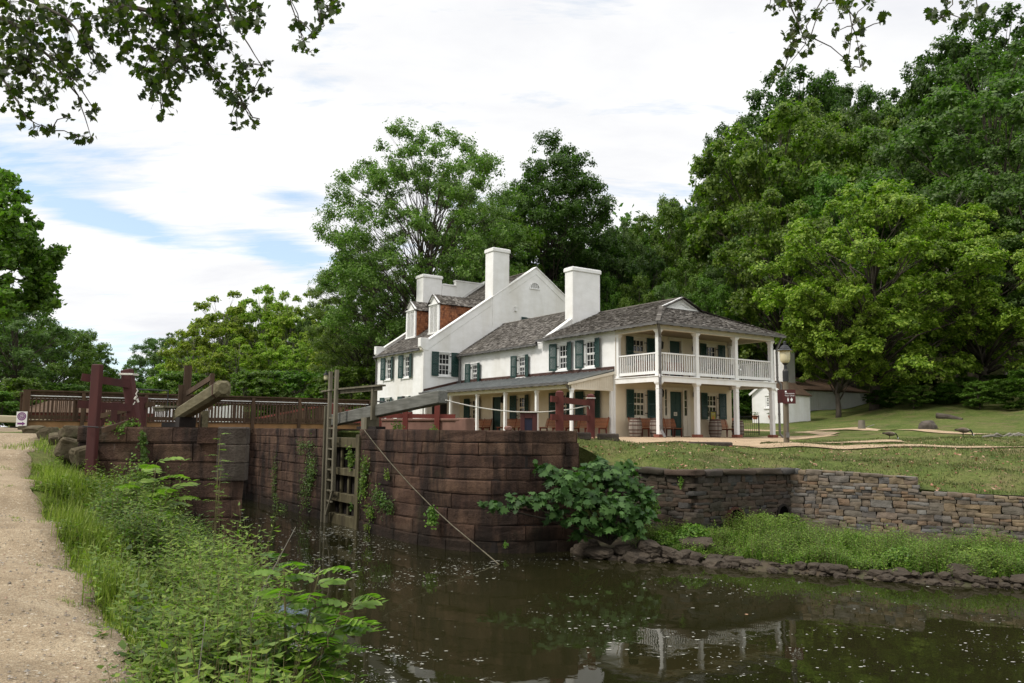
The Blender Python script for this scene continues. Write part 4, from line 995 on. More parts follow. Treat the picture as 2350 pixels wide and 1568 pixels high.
# culvert mouth in the V1-V2 face
def culvert(px, py, ya, r, label, mrim, proud=.22):
    d = (Vector(V2)-Vector(V1)).normalized(); n = Vector((d.y,-d.x)); c = Vector(V1)+d*ya
    z = py; mb = MB(); k = 22
    o3 = lambda a, rr, nn: (c.x+d.x*math.cos(a)*rr+n.x*nn, c.y+d.y*math.cos(a)*rr+n.y*nn, z+math.sin(a)*rr)
    vs = []; 
    for rr, nn in ((r+.055,.10),(r+.055,proud),(r,proud),(r,-.02)): vs += [o3(2*math.pi*i/k, rr, nn) for i in range(k)]
    fs = [(j*k+i, j*k+(i+1)%k, (j+1)*k+(i+1)%k, (j+1)*k+i) for j in range(3) for i in range(k)]; mb.add(vs, fs)
    t = Thing('culvert_pipe', label, 'drain pipe', (c.x+n.x*.2, c.y+n.y*.2, z-r))
    t.part('pipe_rim', mb, M[mrim]); b = MB(); b.poly([o3(2*math.pi*i/k, r+.01, proud-.03) for i in range(k)])
    t.part('opening', b, mat('culvert_dark', [(.003,.003,.003)], 3, 1, 0, spec=0))
culvert(0, -1.88, 1.25, .25, 'dark round culvert mouth low in the shaded stone wall', 'hoop')
culvert(0, -1.80, 3.02, .17, 'grey pipe end at the inner corner of the stone walls', 'joint', .2)
# ---- the ledge between the walls and the canal
wr = [(1.2,19.6),(1.9,18.7),(2.55,18.05),(3.6,17.9),(4.3,17.65),(5.27,16.8),(6.45,16.4),(7.5,15.8),(8.6,15.4),(9.8,15.2),(12,14.6),(16,13.5)]
lp = []
for X, Y in wr: p = loc(X, Y-.25); lp.append((p.x, p.y))
ledge = lp + [(-.2,-26),V5,V4,V3,V2,V1,V0,(-11.9,-8.7),(-12.0,-9.3)]
lpts = []
for X, Y in wr:
    p = loc(X, Y-.25); lpts.append((p.x,p.y,WATER-.12)); q = loc(X+.1, Y+.3); lpts.append((q.x,q.y,WATER+.14))
for (a, b), z in ((V0,-2.1),(V1,-2.18),(V2,-1.98),(V3,-2.12),(V4,-2.28),(V5,-2.35),((-9.6,-11.6),-2.25),((-8,-11.5),-2.05),((-6.6,-11.6),-1.98),((-7.6,-12.4),-2.15),((-6.2,-13.2),-2.18),((-5.6,-15.1),-2.3),((-4.9,-17),-2.35),((-11,-9.8),-2.3),((-11.7,-9.6),-2.45)): lpts.append((a,b,z))
h_led0 = idw(lpts, 3.2)
def h_led(x, y): return h_led0(x, y) + .05*mnoise.noise(Vector((x*1.3,y*1.3,4)))
M['mud'] = mat('bank_soil', [(.035,.026,.016),(.075,.055,.035)], 4, .95, .8, 25, stain=(.03,.05,.012), stain_scale=2, stain_amt=.6, stain_stretch=(1,1,1))
terrain('ground', ledge, scatter(ledge, -13, 2, -27, -8, .3, seed=6), h_led, M['mud'])
# ------------------------------------------------------------------ lock gates with balance beams
def V(*a): return Vector(a)
# far gate: lies open in its recess in the tavern-side wall
M['gatewood'] = mat('mossy_gate_wood', [(.040,.032,.016),(.085,.072,.036),(.13,.115,.065)], 2.5, .85, .6, 16, stretch=(2.5,2.5,.5), stain=(.022,.016,.010), stain_scale=1.6, stain_amt=.8)
g1 = Thing('lock_gate', 'open wooden lock gate with ladder and long grey balance beam pointing right', 'lock gate', (-15.0,-1.7,WATER))
mb = MB(); gx = -14.93
mb.box(gx-.19,gx+.13,-3.14,-2.90,-3.0,.12); mb.box(gx-.15,gx+.1,-.78,-.52,-3.0,.10)
for z0, z1 in ((-.28,.02),(-1.12,-.90),(-1.92,-1.66),(-2.62,-2.30)): mb.box(gx-.13,gx+.08,-2.90,-.78,z0,z1)
for y in (-2.0,-1.4): mb.box(gx-.02,gx+.06,y-.06,y+.06,-2.6,0)
g1.part('gate_frame', mb, M['gatewood'], bevel=.012)
mb = MB()
for i in range(9): y = -2.74+i*.218; mb.box(gx+.085,gx+.13,y,y+.21,-2.9,-.05)
g1.part('planking', mb, M['joint'])
mb = MB(); mb.bar((-14.74,.30,.52),(-14.74,-7.42,1.10),.29,.36, ch=.02, w1=.29, h1=.32); b1 = g1.part('balance_beam', mb, M['beamwood'])
mb = MB(); mb.box(-14.95,-14.55,-3.25,-2.85,.12,.62); mb.tube([(-14.75,-3.05,.3),(-14.75,-3.05,.55)],.17,12); g1.part('pivot_post', mb, M['greywood'])
mb = MB(); mb.box(-14.9,-14.6,-3.8,-2.4,.28,.36); g1.part('beam_bracket', mb, M['joint'])
lad = MB()
def pole(mb, x, y, z0, z1, w=.13, lean=(0,0)): mb.bar((x,y,z0),(x+lean[0],y+lean[1],z1),w,w*.75)
pole(lad,-15.20,-.93,-2.75,2.08,.13); pole(lad,-15.24,-.70,-2.7,1.0,.09); pole(lad,-15.22,-1.50,-1.6,2.10,.13)
lad.bar((-15.22,-1.48,-1.6),(-15.22,-1.0,-2.35),.07,.06)
l = g1.part('ladder', lad, M['greywood'])
for i in range(11):
    r = MB(); z = .62-.318*i
    if z < -2.0: break
    r.bar((-15.21,-.98,z),(-15.22,-1.46,z+random.uniform(-.01,.01)),.05,.045,up=(0,0,1)); g1.part('rung', r, M['greywood'], l)
mb = MB(); mb.bar((-15.12,-1.4,1.50),(-14.88,-4.15,1.52),.20,.05); mb.bar((-15.12,-1.4,1.42),(-14.88,-4.1,1.44),.04,.12); mb.bar((-15.2,-.3,1.47),(-15.2,-1.1,1.49),.14,.045); g1.part('handrail', mb, M['greywood'])
mb = MB(); mb.bar((-14.90,-3.62,.55),(-14.90,-3.62,1.49),.15,.12,up=(0,1,0)); g1.part('rail_post', mb, M['greywood'])
mb = MB(); mb.tube([(-14.55,-2.35,.6),(-14.55,-2.35,1.02)],.035,8); mb.tube([(-14.55,-2.35,.95),(-14.6,-2.9,1.12),(-14.6,-4.2,1.02),(-14.6,-4.9,1.13)],.022,6); mb.tube([(-14.6,-4.9,1.08),(-14.6,-4.9,1.2)],.05,8)
g1.part('valve_crank', mb, M['iron'])
# near gate
g2 = Thing('lock_gate', 'wooden lock gate whose blunt eight-sided balance beam end points at the viewer', 'lock gate', (-19.8,-1.7,.25))
mb = MB(); mb.bar((-19.90,-2.35,.60),(-19.88,-6.75,1.16),.34,.36, ch=.07); bm_ = g2.part('balance_beam', mb, M['tanbeam'])
ib = MB(); 
for yy in (-6.45,): 
    zz = .60+(1.16-.60)*(-2.35-yy)/4.4
    for k in range(1): ib.bar((-19.885,yy,zz),(-19.885,yy-.05,zz+.006),.352,.372,ch=.072)
g2.part('iron_strap', ib, M['hoop'], bm_)
mb = MB(); mb.box(-20.1,-19.7,-3.4,-2.9,.2,.55); mb.box(-20.02,-19.80,-2.9,-.6,.15,.42); g2.part('gate_top', mb, M['joint'])
mb = MB(); mb.box(-20.35,-19.65,-2.6,-1.0,.80,.85); mb.box(-20.30,-20.2,-2.5,-1.1,.72,.80); g2.part('foot_plank', mb, M['greywood'])
mb = MB(); mb.bar((-19.42,-.75,.2),(-19.42,-.75,2.06),.20,.10,up=(0,1,0)); mb.bar((-19.58,-.73,.2),(-19.58,-.73,1.5),.12,.08,up=(0,1,0)); g2.part('rail_post', mb, M['brownwood'])
mb = MB(); mb.bar((-19.45,-.9,1.25),(-19.36,-3.3,1.58),.05,.14); mb.bar((-19.32,-3.25,.75),(-19.32,-3.25,1.70),.1,.1,up=(0,1,0)); g2.part('handrail', mb, M['brownwood'])
mb = MB(); mb.tube([(-20.0,-1.2,.6),(-20.0,-1.2,1.30),(-20.9,-1.0,1.32),(-21.15,-.95,1.5)],.02,6); mb.box(-21.22,-21.08,-1.02,-.9,1.48,1.6); g2.part('valve_crank', mb, M['iron'])
mb = MB(); mb.box(-19.55,-19.40,-3.4,-3.2,.2,.72); g2.part('pivot_post', mb, M['tanbeam'])

# ------------------------------------------------------------------ footbridge across the lock
br = Thing('footbridge', 'brown timber footbridge with picket railing crossing the lock', 'bridge', (-16.5,9,.3))
by0, by1 = 8.0, 10.6; bx = [-23.0,-21.2,-19.1,-17.1,-15.08,-13.15,-11.85,-9.95]
mb = MB(); mb.box(-22.9,-9.9,by0-.06,by0+.06,.12,.46); mb.box(-22.9,-9.9,by1-.06,by1+.06,.12,.46); br.part('side_beam', mb, M['deckbeam'])
mb = MB()
for i in range(90): x = -22.9+i*.1444; mb.box(x,x+.135,by0-.1,by1+.1,.47,.51)
br.part('deck_boards', mb, M['brownwood'])
for y in (by0, by1):
    for x in bx:
        mb = MB(); mb.box(x-.06,x+.06,y-.17,y-.065,.08,1.50) if y == by0 else mb.box(x-.06,x+.06,y+.065,y+.17,.08,1.50)
        br.part('rail_post', mb, M['brownwood'])
    mb = MB(); mb.box(-23.1,-9.8,y-.16,y+.10,1.52,1.57); r = br.part('handrail', mb, M['brownwood'])
    mb = MB(); mb.box(-23.0,-9.9,y-.05,y-.01,1.28,1.51); mb.box(-23.0,-9.9,y-.05,y-.01,.56,.68); mb.box(-23.0,-9.9,y-.04,y-.01,.46,.49)
    n = int(13.0/.13)
    for i in range(n): x = -22.95+i*.13; mb.box(x,x+.038,y-.085,y-.052,.50,1.40)
    br.part('picket_panel', mb, M['brownwood'], r)
    mb = MB(); mb.tube([(-22.9,y-.115,1.36),(-9.95,y-.115,1.36)],.016,6); br.part('grab_pipe', mb, M['white'], r)
mb = MB(); mb.box(-23.08,-22.86,by0-.2,by0-.08,.0,1.52); br.part('end_post', mb, M['brownwood'])

# ------------------------------------------------------------------ red timber barriers on the lock sides
rb = Thing('mooring_barrier', 'dark red timber barrier of two thick posts and two rails, beside the gravel path', 'barrier', tuple(loc(-8.1,15.6,-.8)))
def lp_(X, Y, z): p = loc(X, Y); return V(p.x, p.y, z)
mb = MB(); mb.bar(lp_(-8.22,15.55,-1.0), lp_(-8.22,15.55,1.52), .175, .15, up=loc(0,1)-loc(0,0), ch=.012); rb.part('post', mb, M['redwood'])
mb = MB(); mb.bar(lp_(-7.72,16.25,.25), lp_(-7.98,16.25,1.47), .20, .18, up=loc(0,1)-loc(0,0), ch=.012); p2 = rb.part('post', mb, M['redwood'])
mb = MB(); mb.bar(lp_(-8.62,15.72,1.28), lp_(-7.85,16.20,1.16), .07, .15); rb.part('rail', mb, M['redwood'])
mb = MB(); mb.bar(lp_(-8.66,15.72,.74), lp_(-7.78,16.20,.68), .07, .15); rb.part('rail', mb, M['redwood'])
mb = MB(); mb.bar(lp_(-8.15,15.75,.22), lp_(-7.8,16.3,.42), .05, .10); rb.part('rail', mb, M['brownwood'])
mb = MB()
for k in range(3):
    c = lp_(-7.93,16.25,1.36+.012*k); R_ = (loc(1,0)-loc(0,0))*.135; F_ = (loc(0,1)-loc(0,0))*.135
    mb.tube([c+R_*a+F_*b for a, b in ((-1,-1),(1,-1),(1,1),(-1,1),(-1,-1))], .009, 5)
tag(link('rope_loop', mesh_of('rope_loop', mb, M['rope'], tuple(lp_(-7.93,16.25,1.3)))), 'thin pale rope wound round the head of the leaning red post', 'rope').location = tuple(lp_(-7.93,16.25,1.3))
mb = MB(); c = lp_(-7.70,16.15,1.08)
for i in range(6): q = c+V(.02*math.sin(i*2.1),.02*math.cos(i*1.7),-.055*i); mb.tube([q,q+V(.03*(-1)**i,.01,-.06)],.022 if 2 < i < 5 else .010,6)
single('chain', mb, M['rope'], 'short pale chain hanging from the leaning red post', 'chain')
mb = MB(); mb.tube([lp_(-8.36,15.42,.30), lp_(-8.05,15.42,.28)], .012, 6); single('iron_pin', mb, M['iron'], 'rusty iron strap across the tall red post at wall level', 'iron strap')
rb = Thing('mooring_barrier', 'dark red timber barrier of two posts and two rails in front of the porch', 'barrier', (-9.9,-6.6,.1))
A, B = V(-10.65,-6.86,0), V(-9.08,-6.35,0)
up = loc(0,1)-loc(0,0)
mb = MB(); mb.bar(A+V(0,0,.05), A+V(0,0,1.36), .225,.225, up=up, ch=.012); mb.bar(A+V(0,0,1.36), A+V(0,0,1.42), .225,.225, up=up, ch=.012, w1=.12, h1=.12); rb.part('post', mb, M['redwood3'])
mb = MB(); mb.bar(B+V(0,0,.0), B+V(0,0,1.33), .225,.225, up=up, ch=.012); mb.bar(B+V(0,0,1.33), B+V(0,0,1.39), .225,.225, up=up, ch=.012, w1=.12, h1=.12); rb.part('post', mb, M['redwood3'])
d = (B-A).normalized(); o = V(d.y,-d.x,0)*.10*0
mb = MB(); mb.bar(A-d*.42+o+V(0,0,1.17), B+o+V(0,0,1.11), .07, .17); rb.part('rail', mb, M['redwood3'])
mb = MB(); mb.bar(A-d*.42+o+V(0,0,.66), B+o+V(0,0,.66), .07, .17); rb.part('rail', mb, M['redwood3'])
# rope from the balance beam to this barrier
mb = MB(); P0, P1 = V(-14.68,-7.45,1.02), B+V(-.12,-.06,1.04); pts_ = []
for i in range(25): t = i/24; q = P0.lerp(P1, t); q.z -= .40*4*t*(1-t)*.62; pts_.append(q)
mb.tube(pts_, .016, 6); c = B+V(0,0,1.26)
mb.tube([c+up*.13*a+(loc(1,0)-loc(0,0))*.13*b for a, b in ((-1,-1),(-1,1),(1,1),(1,-1),(-1,-1))], .014, 5); mb.tube([P1, P1+V(.03,0,-.13)], .012, 5)
single('rope', mb, M['rope'], 'white rope sagging from the balance beam end to the red barrier', 'rope')
mb = MB(); P0, P1 = at(835,986,22.6), V(-14.74,-10.2,WATER); mb.tube([at(826,994,22.9), P0, *[P0.lerp(P1,t)+V(0,0,-.26*4*t*(1-t)) for t in (.1,.25,.4,.55,.7,.85)], P1-V(0,0,.05)], .012, 6)
single('mooring_cable', mb, M['greywood'], 'grey cable running slantwise down the lock wall into the water', 'cable')
# low red fence under the balance beam
fence = Thing('post_and_rail_fence', 'brick red post and rail fence seen under the grey balance beam', 'fence', (-12.6,-1.2,.25))
prev = None
for x, y, h in ((-14.3,1.3,1.0),(-13.42,-.66,.95),(-12.67,-1.16,.95),(-11.80,-1.74,.95)):
    mb = MB(); mb.bar((x,y,.15),(x,y,.15+h),.17,.17,up=up,ch=.01); fence.part('post', mb, M['redwood2'])
for z in (.72,):
    for a, b in (((-14.3,1.3),(-13.42,-.66)),((-13.42,-.66),(-11.3,-2.07))):
        mb = MB(); mb.bar((a[0],a[1],z),(b[0],b[1],z),.05,.14); fence.part('rail', mb, M['redwood2'])
f2 = Thing('post_and_rail_fence', 'brick red fence beyond the ladder at the foot of the bridge', 'fence', (-11,10,.2))
q0 = None
for X, Y in ((-6.2,33),(-5.6,36),(-5.0,39),(-5.2,31)):
    p = loc(X, Y); mb = MB(); mb.bar((p.x,p.y,.1),(p.x,p.y,1.12),.18,.18,ch=.01); f2.part('post', mb, M['redwood2'])
for (a, b) in (((-6.4,32),(-4.8,40)),((-6.5,31),(-4.9,30.5))):
    for z in (.6,.95):
        p, q = loc(*a, z), loc(*b, z); mb = MB(); mb.bar(p, q, .06, .16); f2.part('rail', mb, M['redwood2'])
# far side ramp fence seen through the bridge railing
f3 = Thing('board_fence', 'weathered brown board fence climbing a ramp beyond the bridge', 'fence', tuple(loc(-12,46,.1)))
mb = MB(); 
for i in range(34):
    t = i/33; p = loc(-17.5+t*8.0, 50-t*6); h = .55+1.25*t**1.4; mb.bar((p.x,p.y,.05),(p.x,p.y,h+.1),.14,.05,up=up)
f3.part('board', mb, M['brownwood'], label='row of upright boards'); mb = MB(); mb.bar(loc(-17.5,50,.6), loc(-9.5,44,1.75), .06, .12); f3.part('rail', mb, M['redwood2'])
f4 = Thing('post_and_rail_fence', 'brown sloping rail fence behind the leaning red post', 'fence', tuple(loc(-11.5,24,.2)))
for X in (-12.9,-12.3,-11.7,-11.3): p = loc(X, 24+(-11-X)*.4); mb = MB(); mb.bar((p.x,p.y,.1),(p.x,p.y,.95+.15*(X+13)),.2,.2,ch=.01,up=up); f4.part('post', mb, M['redwood'])
mb = MB(); mb.bar(loc(-13.2,24.8,.55), loc(-10.9,24.0,1.0), .06, .15); f4.part('rail', mb, M['brownwood'])

# canal boat moored beyond the bridge: white hull, low cabins
bt = Thing('canal_boat', 'white canal boat moored beyond the left part of the footbridge', 'boat', tuple(loc(-15.5,46,.0)))
hp = []
f_ = lambda X, Y, z: tuple(loc(X, Y, z))
mb = MB()
n = 16
for k in range(n+1):
    t = k/n; X = -21.5+5.2*t; w = 1.5*math.sin(math.pi*min(1,max(.0,.12+.76*t)))**.35; sheer = .25*(2*t-1)**2
    for s, z in ((-1,-.2),(-1,1.35+sheer),(1,1.35+sheer),(1,-.2)): mb.v.append(f_(X, 47+s*w*(1 if z > 0 else .85), z))
for k in range(n):
    for j in range(4): a = k*4+j; b = k*4+(j+1)%4; mb.f.append((a,b,b+4,a+4)); mb.m.append(0)
mb.f.append((0,1,2,3)); mb.m.append(0); mb.f.append(tuple(n*4+j for j in (3,2,1,0))); mb.m.append(0)
bt.part('hull', mb, M['trim'])
mb = MB(); 
for X in (-20.0,-17.9): mb.hexa([f_(X-.8,46,1.3),f_(X+.8,46,1.3),f_(X+.8,48,1.3),f_(X-.8,48,1.3),f_(X-.7,46,1.5),f_(X+.7,46,1.5),f_(X+.7,48,1.5),f_(X-.7,48,1.5)])
bt.part('cabin', mb, M['trim'])
b2 = Thing('boat_shed', 'low brown boarded shed with a tan roof behind the bridge railing', 'shed', tuple(loc(-20,40,.2)))
mb = MB(); mb.hexa([f_(-23.5,38,.1),f_(-19,38,.1),f_(-19,42,.1),f_(-23.5,42,.1),f_(-23.5,38,1.0),f_(-19,38,1.0),f_(-19,42,1.0),f_(-23.5,42,1.0)]); b2.part('wall', mb, M['redwood2'])
mb = MB(); mb.prism([f_(-24.0,37.8,.95),f_(-18.9,37.8,.95),f_(-19.9,39.5,1.75),f_(-22.6,39.5,1.75)], loc(0,1.2)-loc(0,0)); b2.part('roof', mb, M['brownwood'])
mb = MB(); mb.bar(loc(-22.6,31,.62), loc(-18.4,31.5,.52), .5, .28, ch=.03); single('timber_baulk', mb, M['straw'], 'pale squared timber lying behind the left end of the bridge railing', 'timber')

# parapet of pink stone and stray blocks
mb = MB()
for a, b in ((-13.35,-12.1),(-12.08,-11.0)):
    pass
S0, S1 = at(884,962,28.0), at(1064,962,25.6); S0.z = S1.z = 0
mb.bar(S0+V(0,0,.38), S1+V(0,0,.38), .35, .40, ch=.02); mb.bar(S0+V(0,0,.61), S1+V(0,0,.61), .45, .08, ch=.015)
single('stone_parapet', mb, M['pinkstone'], 'low pinkish stone parapet behind the lock wall', 'stone wall')
mb = MB(); mb.bar(S1+(S1-S0).normalized()*.06+V(0,0,.17), S1+(S1-S0).normalized()*.06+V(0,0,.66), .42,.5, up=(S1-S0), ch=.03); single('stone_block', mb, M['pinkstone'], 'upright pinkish stone block ending the low parapet', 'stone block')
def block(c, L, w, h, dirn, m, label, name='stone_block'):
    mb = MB(); d = Vector((math.cos(dirn), math.sin(dirn), 0)); c = Vector(c); mb.bar(c-d*L/2+V(0,0,h/2), c+d*L/2+V(0,0,h/2), w, h, ch=.03)
    return single(name, mb, M[m], label, 'stone block')
block((-8.75,-6.75,-.03), .62,.3,.24, -.6, 'weathered', 'grey mossy block lying by the right foot of the red barrier')
block((-9.75,-6.75,.02), .5,.3,.22, -.5, 'weathered', 'small tan block between the red barrier posts')
block((-5.3,-7.6,-.20), 1.35,.3,.17, -.66, 'weathered', 'long low kerb stone at the edge of the sandy apron', 'kerb_stone')
M['mossstone'] = mat('mossy_tan_stone', [(.045,.036,.022),(.10,.082,.052),(.15,.125,.085)], 3, .95, .8, 18, spec=.1, stain=(.035,.05,.012), stain_scale=2.2, stain_amt=.75, stain_stretch=(1,1,1), dist=.03)
# remnants of the coping beside the path
for i, (px, py, Y, s) in enumerate(((80,992,21.0,.30),(112,998,18.6,.30),(62,990,23,.26),(163,1032,16.4,.42),(140,1012,17.4,.30),(192,1045,16.0,.36),(165,996,17.0,.28))):
    mb = MB(); p = at(px, py, Y); rock_mesh(mb, (0,0,0), (s*.85, s*.6, s*.52), 20+i, 4, amp=.14, e=.38)
    o = single('coping_stone', mb, M['mossstone'], ['squared stone at the left end of the wall beside the path','mossy stone second from the path edge','flat stone at the foot of the bridge post','large broken stone left of the tall red post','small stone behind the broken stone','dark stone hard against the tall red post','low stone on the grass by the near wall'][i], 'stone', smooth=False, base=(0,0,-s*.5)); o.location = (p.x, p.y, p.z-s*.5)
mb = MB(); rock_mesh(mb, (-13.6,-8.66,.33), (.10,.07,.06), 3, 2); single('loose_stone', mb, M['pinkstone'], 'small pale stone lying on the lock wall top', 'stone')
# visitor kiosk under the porch
kp = at(1213,950,29); kp.z = 0
ki = Thing('display_stand', 'dark red display stand with a navy panel in front of the porch', 'stand', tuple(kp))
kd = (loc(1,0)-loc(0,0)); kf = (loc(0,1)-loc(0,0))
def kbox(mb, u0,u1,n0,n1,z0,z1): mb.hexa([kp+kd*u+kf*n+V(0,0,z) for z in (z0,z1) for u,n in ((u0,n0),(u1,n0),(u1,n1),(u0,n1))])
mb = MB(); kbox(mb,-.30,-.14,0,.5,0,.92); kbox(mb,.14,.32,0,.5,0,.92); kbox(mb,-.14,.14,0,.5,.72,.92); kbox(mb,-.36,.38,-.05,.55,.92,.98); ki.part('frame', mb, M['redwood'], bevel=.01)
mb = MB(); kbox(mb,-.14,.14,.03,.4,0,.72); ki.part('panel', mb, mat('navy_panel', [(.012,.012,.03)], 3, .5, 0))

# ------------------------------------------------------------------ lamps
def lamp(base, h, label, lean=(0,0), signs=False, rpole=.095, k=.84):
    b = Vector(base); t = Thing('street_lamp', label, 'lamp', base, 'post lamps with frosted globes')
    top = b+V(lean[0], lean[1], h)
    mb = MB(); mb.tube([b-V(0,0,.2), b.lerp(top,.5), top], [rpole, rpole*.93, rpole*.86], 14); t.part('post', mb, M['postwood'])
    mb = MB(); mb.lathe([(rpole*1.0,-.38),(rpole*1.02,-.05),(rpole*.8,0),(.052,.03),(.045,.16),(.085,.2),(.10,.22)], tuple(top), 16); t.part('collar', mb, M['iron'], smooth=False)
    mb = MB(); mb.lathe([(a*k, .22+(b-.22)*.95) for a, b in [(.10,.22),(.17,.28),(.195,.36),(.20,.55),(.185,.66)]], tuple(top), 20); t.part('lamp_glass', mb, M['frosted'], smooth=True)
    mb = MB(); mb.lathe([(a*k, .22+(b-.22)*.95) for a, b in [(.30,.655),(.305,.67),(.21,.72),(.205,.75),(.165,.78),(.16,.80),(.12,.84),(.06,.86),(.05,.93),(.065,.95),(.05,.99),(.02,1.0)]], tuple(top), 24); c = t.part('cap', mb, M['iron'])
    mb = MB(); mb.lathe([(a*k, .22+(b-.22)*.95) for a, b in [(.30,.650),(.19,.652)]], tuple(top), 24); t.part('reflector', mb, M['frosted'], c)
    return t
M['postwood'] = mat('lamp_post_wood', [(.07,.055,.035),(.13,.105,.07),(.17,.145,.11)], 3, .85, .5, 20, stretch=(4,4,.4), stain=(.05,.03,.018), stain_scale=2, stain_amt=.5)
lb = at(1805,1018,26)
lm = lamp(tuple(lb), 2.42, 'wooden lamp post with frosted globe beside the sandy walk, right of the gallery', lean=(.02,-.03))
la = loc(-14.2,60); lamp((la.x, la.y, .15), 3.55, 'distant lamp post seen above the footbridge railing left of the ladder', rpole=.13)
# two small maroon signs strapped to the near lamp
def camface(c, W_, H_, yaw=0.0, th=.02):
    "frame of a small board at c: right vector, normal"
    r = (loc(math.cos(yaw), -math.sin(yaw))-loc(0,0)); n = Vector((r.y, -r.x, 0)); return r, n
sc = lb+V(0,0,1.53)
def board(mb, c, r, n, w, h, t, mi=0): mb.hexa([c+r*a+n*k+V(0,0,z) for z in (-h/2,h/2) for a,k in ((-w/2,0),(w/2,0),(w/2,t),(-w/2,t))], mi)
def textobj(s, c, r, n, size, m, name, parent, base, align='CENTER'):
    cu = bpy.data.curves.new(name, 'FONT'); cu.body = s; cu.size = size; cu.align_x = align; cu.align_y = 'CENTER'; cu.extrude = .0015
    tmp = bpy.data.objects.new(name, cu); COL.objects.link(tmp)
    tmp.matrix_world = Matrix(((r.x, 0, n.x, c.x), (r.y, 0, n.y, c.y), (0, 1, 0, c.z), (0,0,0,1)))
    bpy.context.view_layer.update(); me = bpy.data.meshes.new_from_object(tmp); me.transform(tmp.matrix_world); me.transform(Matrix.Translation(-Vector(base)))
    bpy.data.objects.remove(tmp); me.materials.clear(); me.materials.append(m); me.name = name
    o = bpy.data.objects.new(name, me); COL.objects.link(o)
    if parent: o.parent = parent
    return o
r_, n_ = camface(sc, 0, 0, .30)
sg = Thing('trail_sign', 'maroon sign with small white writing on the near lamp post', 'sign', tuple(sc+r_*.14))
mb = MB(); board(mb, sc+r_*.12+n_*.12, r_, n_, .40, .46, .02); sg.part('panel', mb, M['signred'])
c0 = sc+r_*.14+n_*.143
mb = MB(); board(mb, c0+V(0,0,.165)-r_*.12, r_, n_, .05, .05, .003)
sg.part('emblem', mb, M['white'])
textobj('Information', c0+V(0,0,.10), r_, n_, .062, M['white'], 'sign_text', sg.root, sg.base)
textobj('Visitor Center', c0+V(0,0,.03), r_, n_, .052, M['white'], 'sign_text', sg.root, sg.base)
mb = MB()
for k, a in enumerate((-.055,.055)):
    q = c0+r_*a-V(0,0,.10)
    mb.lathe([(.014,.035),(.018,.045),(.012,.06)], tuple(q), 8); board(mb, q+V(0,0,.0), r_, n_, .045+.02*k, .06, .003); board(mb, q-V(0,0,.045), r_, n_, .025, .035, .003)
sg.part('pictogram', mb, M['white'])
r2 = -(loc(math.cos(1.1), math.sin(1.1))-loc(0,0)); 
sg2 = Thing('trail_sign', 'dark back of a second maroon sign, left side of the near lamp post', 'sign', tuple(sc-r_*.14))
mb = MB(); board(mb, sc-r_*.15-n_*.05+V(0,0,.02), r_, n_, .18, .44, .02); sg2.part('panel', mb, M['redwood'])
mb = MB(); q = lb+V(0,0,.28)-up*.0; fo = -(loc(0,1)-loc(0,0))*.105
board(mb, q+fo, loc(1,0)-loc(0,0), -(loc(0,1)-loc(0,0)), .11, .17, .05); mb.tube([q+fo+V(0,0,.08), q+fo+V(.01,0,.42)], .012, 6)
ot = Thing('outlet_box', 'small grey electrical box low on the near lamp post', 'outlet box', tuple(q+fo)); ot.part('box', mb, M['gutter'])
# white trail sign at the left end of the bridge
sb = at(50,962,24.6); sgw = Thing('trail_sign', 'white sign with round purple emblem and purple arrow at the bridge foot', 'sign', (sb.x, sb.y, .1))
r_, n_ = camface(sb, 0, 0, -.12); W_, H_ = .31, .47
mb = MB(); board(mb, sb, r_, n_, W_, H_, .015); sgw.part('panel', mb, M['white'])
mb = MB(); mb.bar(V(sb.x,sb.y,0)-n_*.02, sb+V(0,0,.0)-n_*.02, .05,.03, up=n_); sgw.part('stake', mb, M['brownwood'])
mb = MB(); c0 = sb+n_*.018+V(0,0,.085); k = 28
ring = lambda rr, h: [c0+r_*rr*math.cos(2*math.pi*i/k)+V(0,0,rr*math.sin(2*math.pi*i/k))+n_*h for i in range(k)]
a_, b_ = ring(.128,0), ring(.098,0); mb.add(a_+b_, [(i,(i+1)%k,k+(i+1)%k,k+i) for i in range(k)])
mb.poly(ring(.088,.0)); em = sgw.part('emblem', mb, M['purple'])
mb = MB(); 
def arc_(r0, r1, a0, a1, cx=0, cz=0, h=.004):
    m = 10; vs = []
    for i in range(m+1):
        a = a0+(a1-a0)*i/m
        for rr in (r0, r1): vs.append(c0+r_*(cx+rr*math.cos(a))+V(0,0,cz+rr*math.sin(a))+n_*h)
    mb.add(vs, [(2*i,2*i+1,2*i+3,2*i+2) for i in range(m)])
arc_(.02,.032,0,5.4,-.022,.0); arc_(.02,.032,.5,6.0,.035,.01); arc_(.055,.064,.4,2.6); arc_(.055,.064,3.6,5.6); sgw.part('emblem_lines', mb, M['white'], em)
mb = MB(); q = sb+n_*.018-V(0,0,.14)
mb.poly([q+r_*a+V(0,0,z) for a, z in ((-.115,-.028),(.03,-.028),(.03,-.06),(.12,0),(.03,.06),(.03,.028),(-.115,.028))]); sgw.part('arrow', mb, M['purple'])

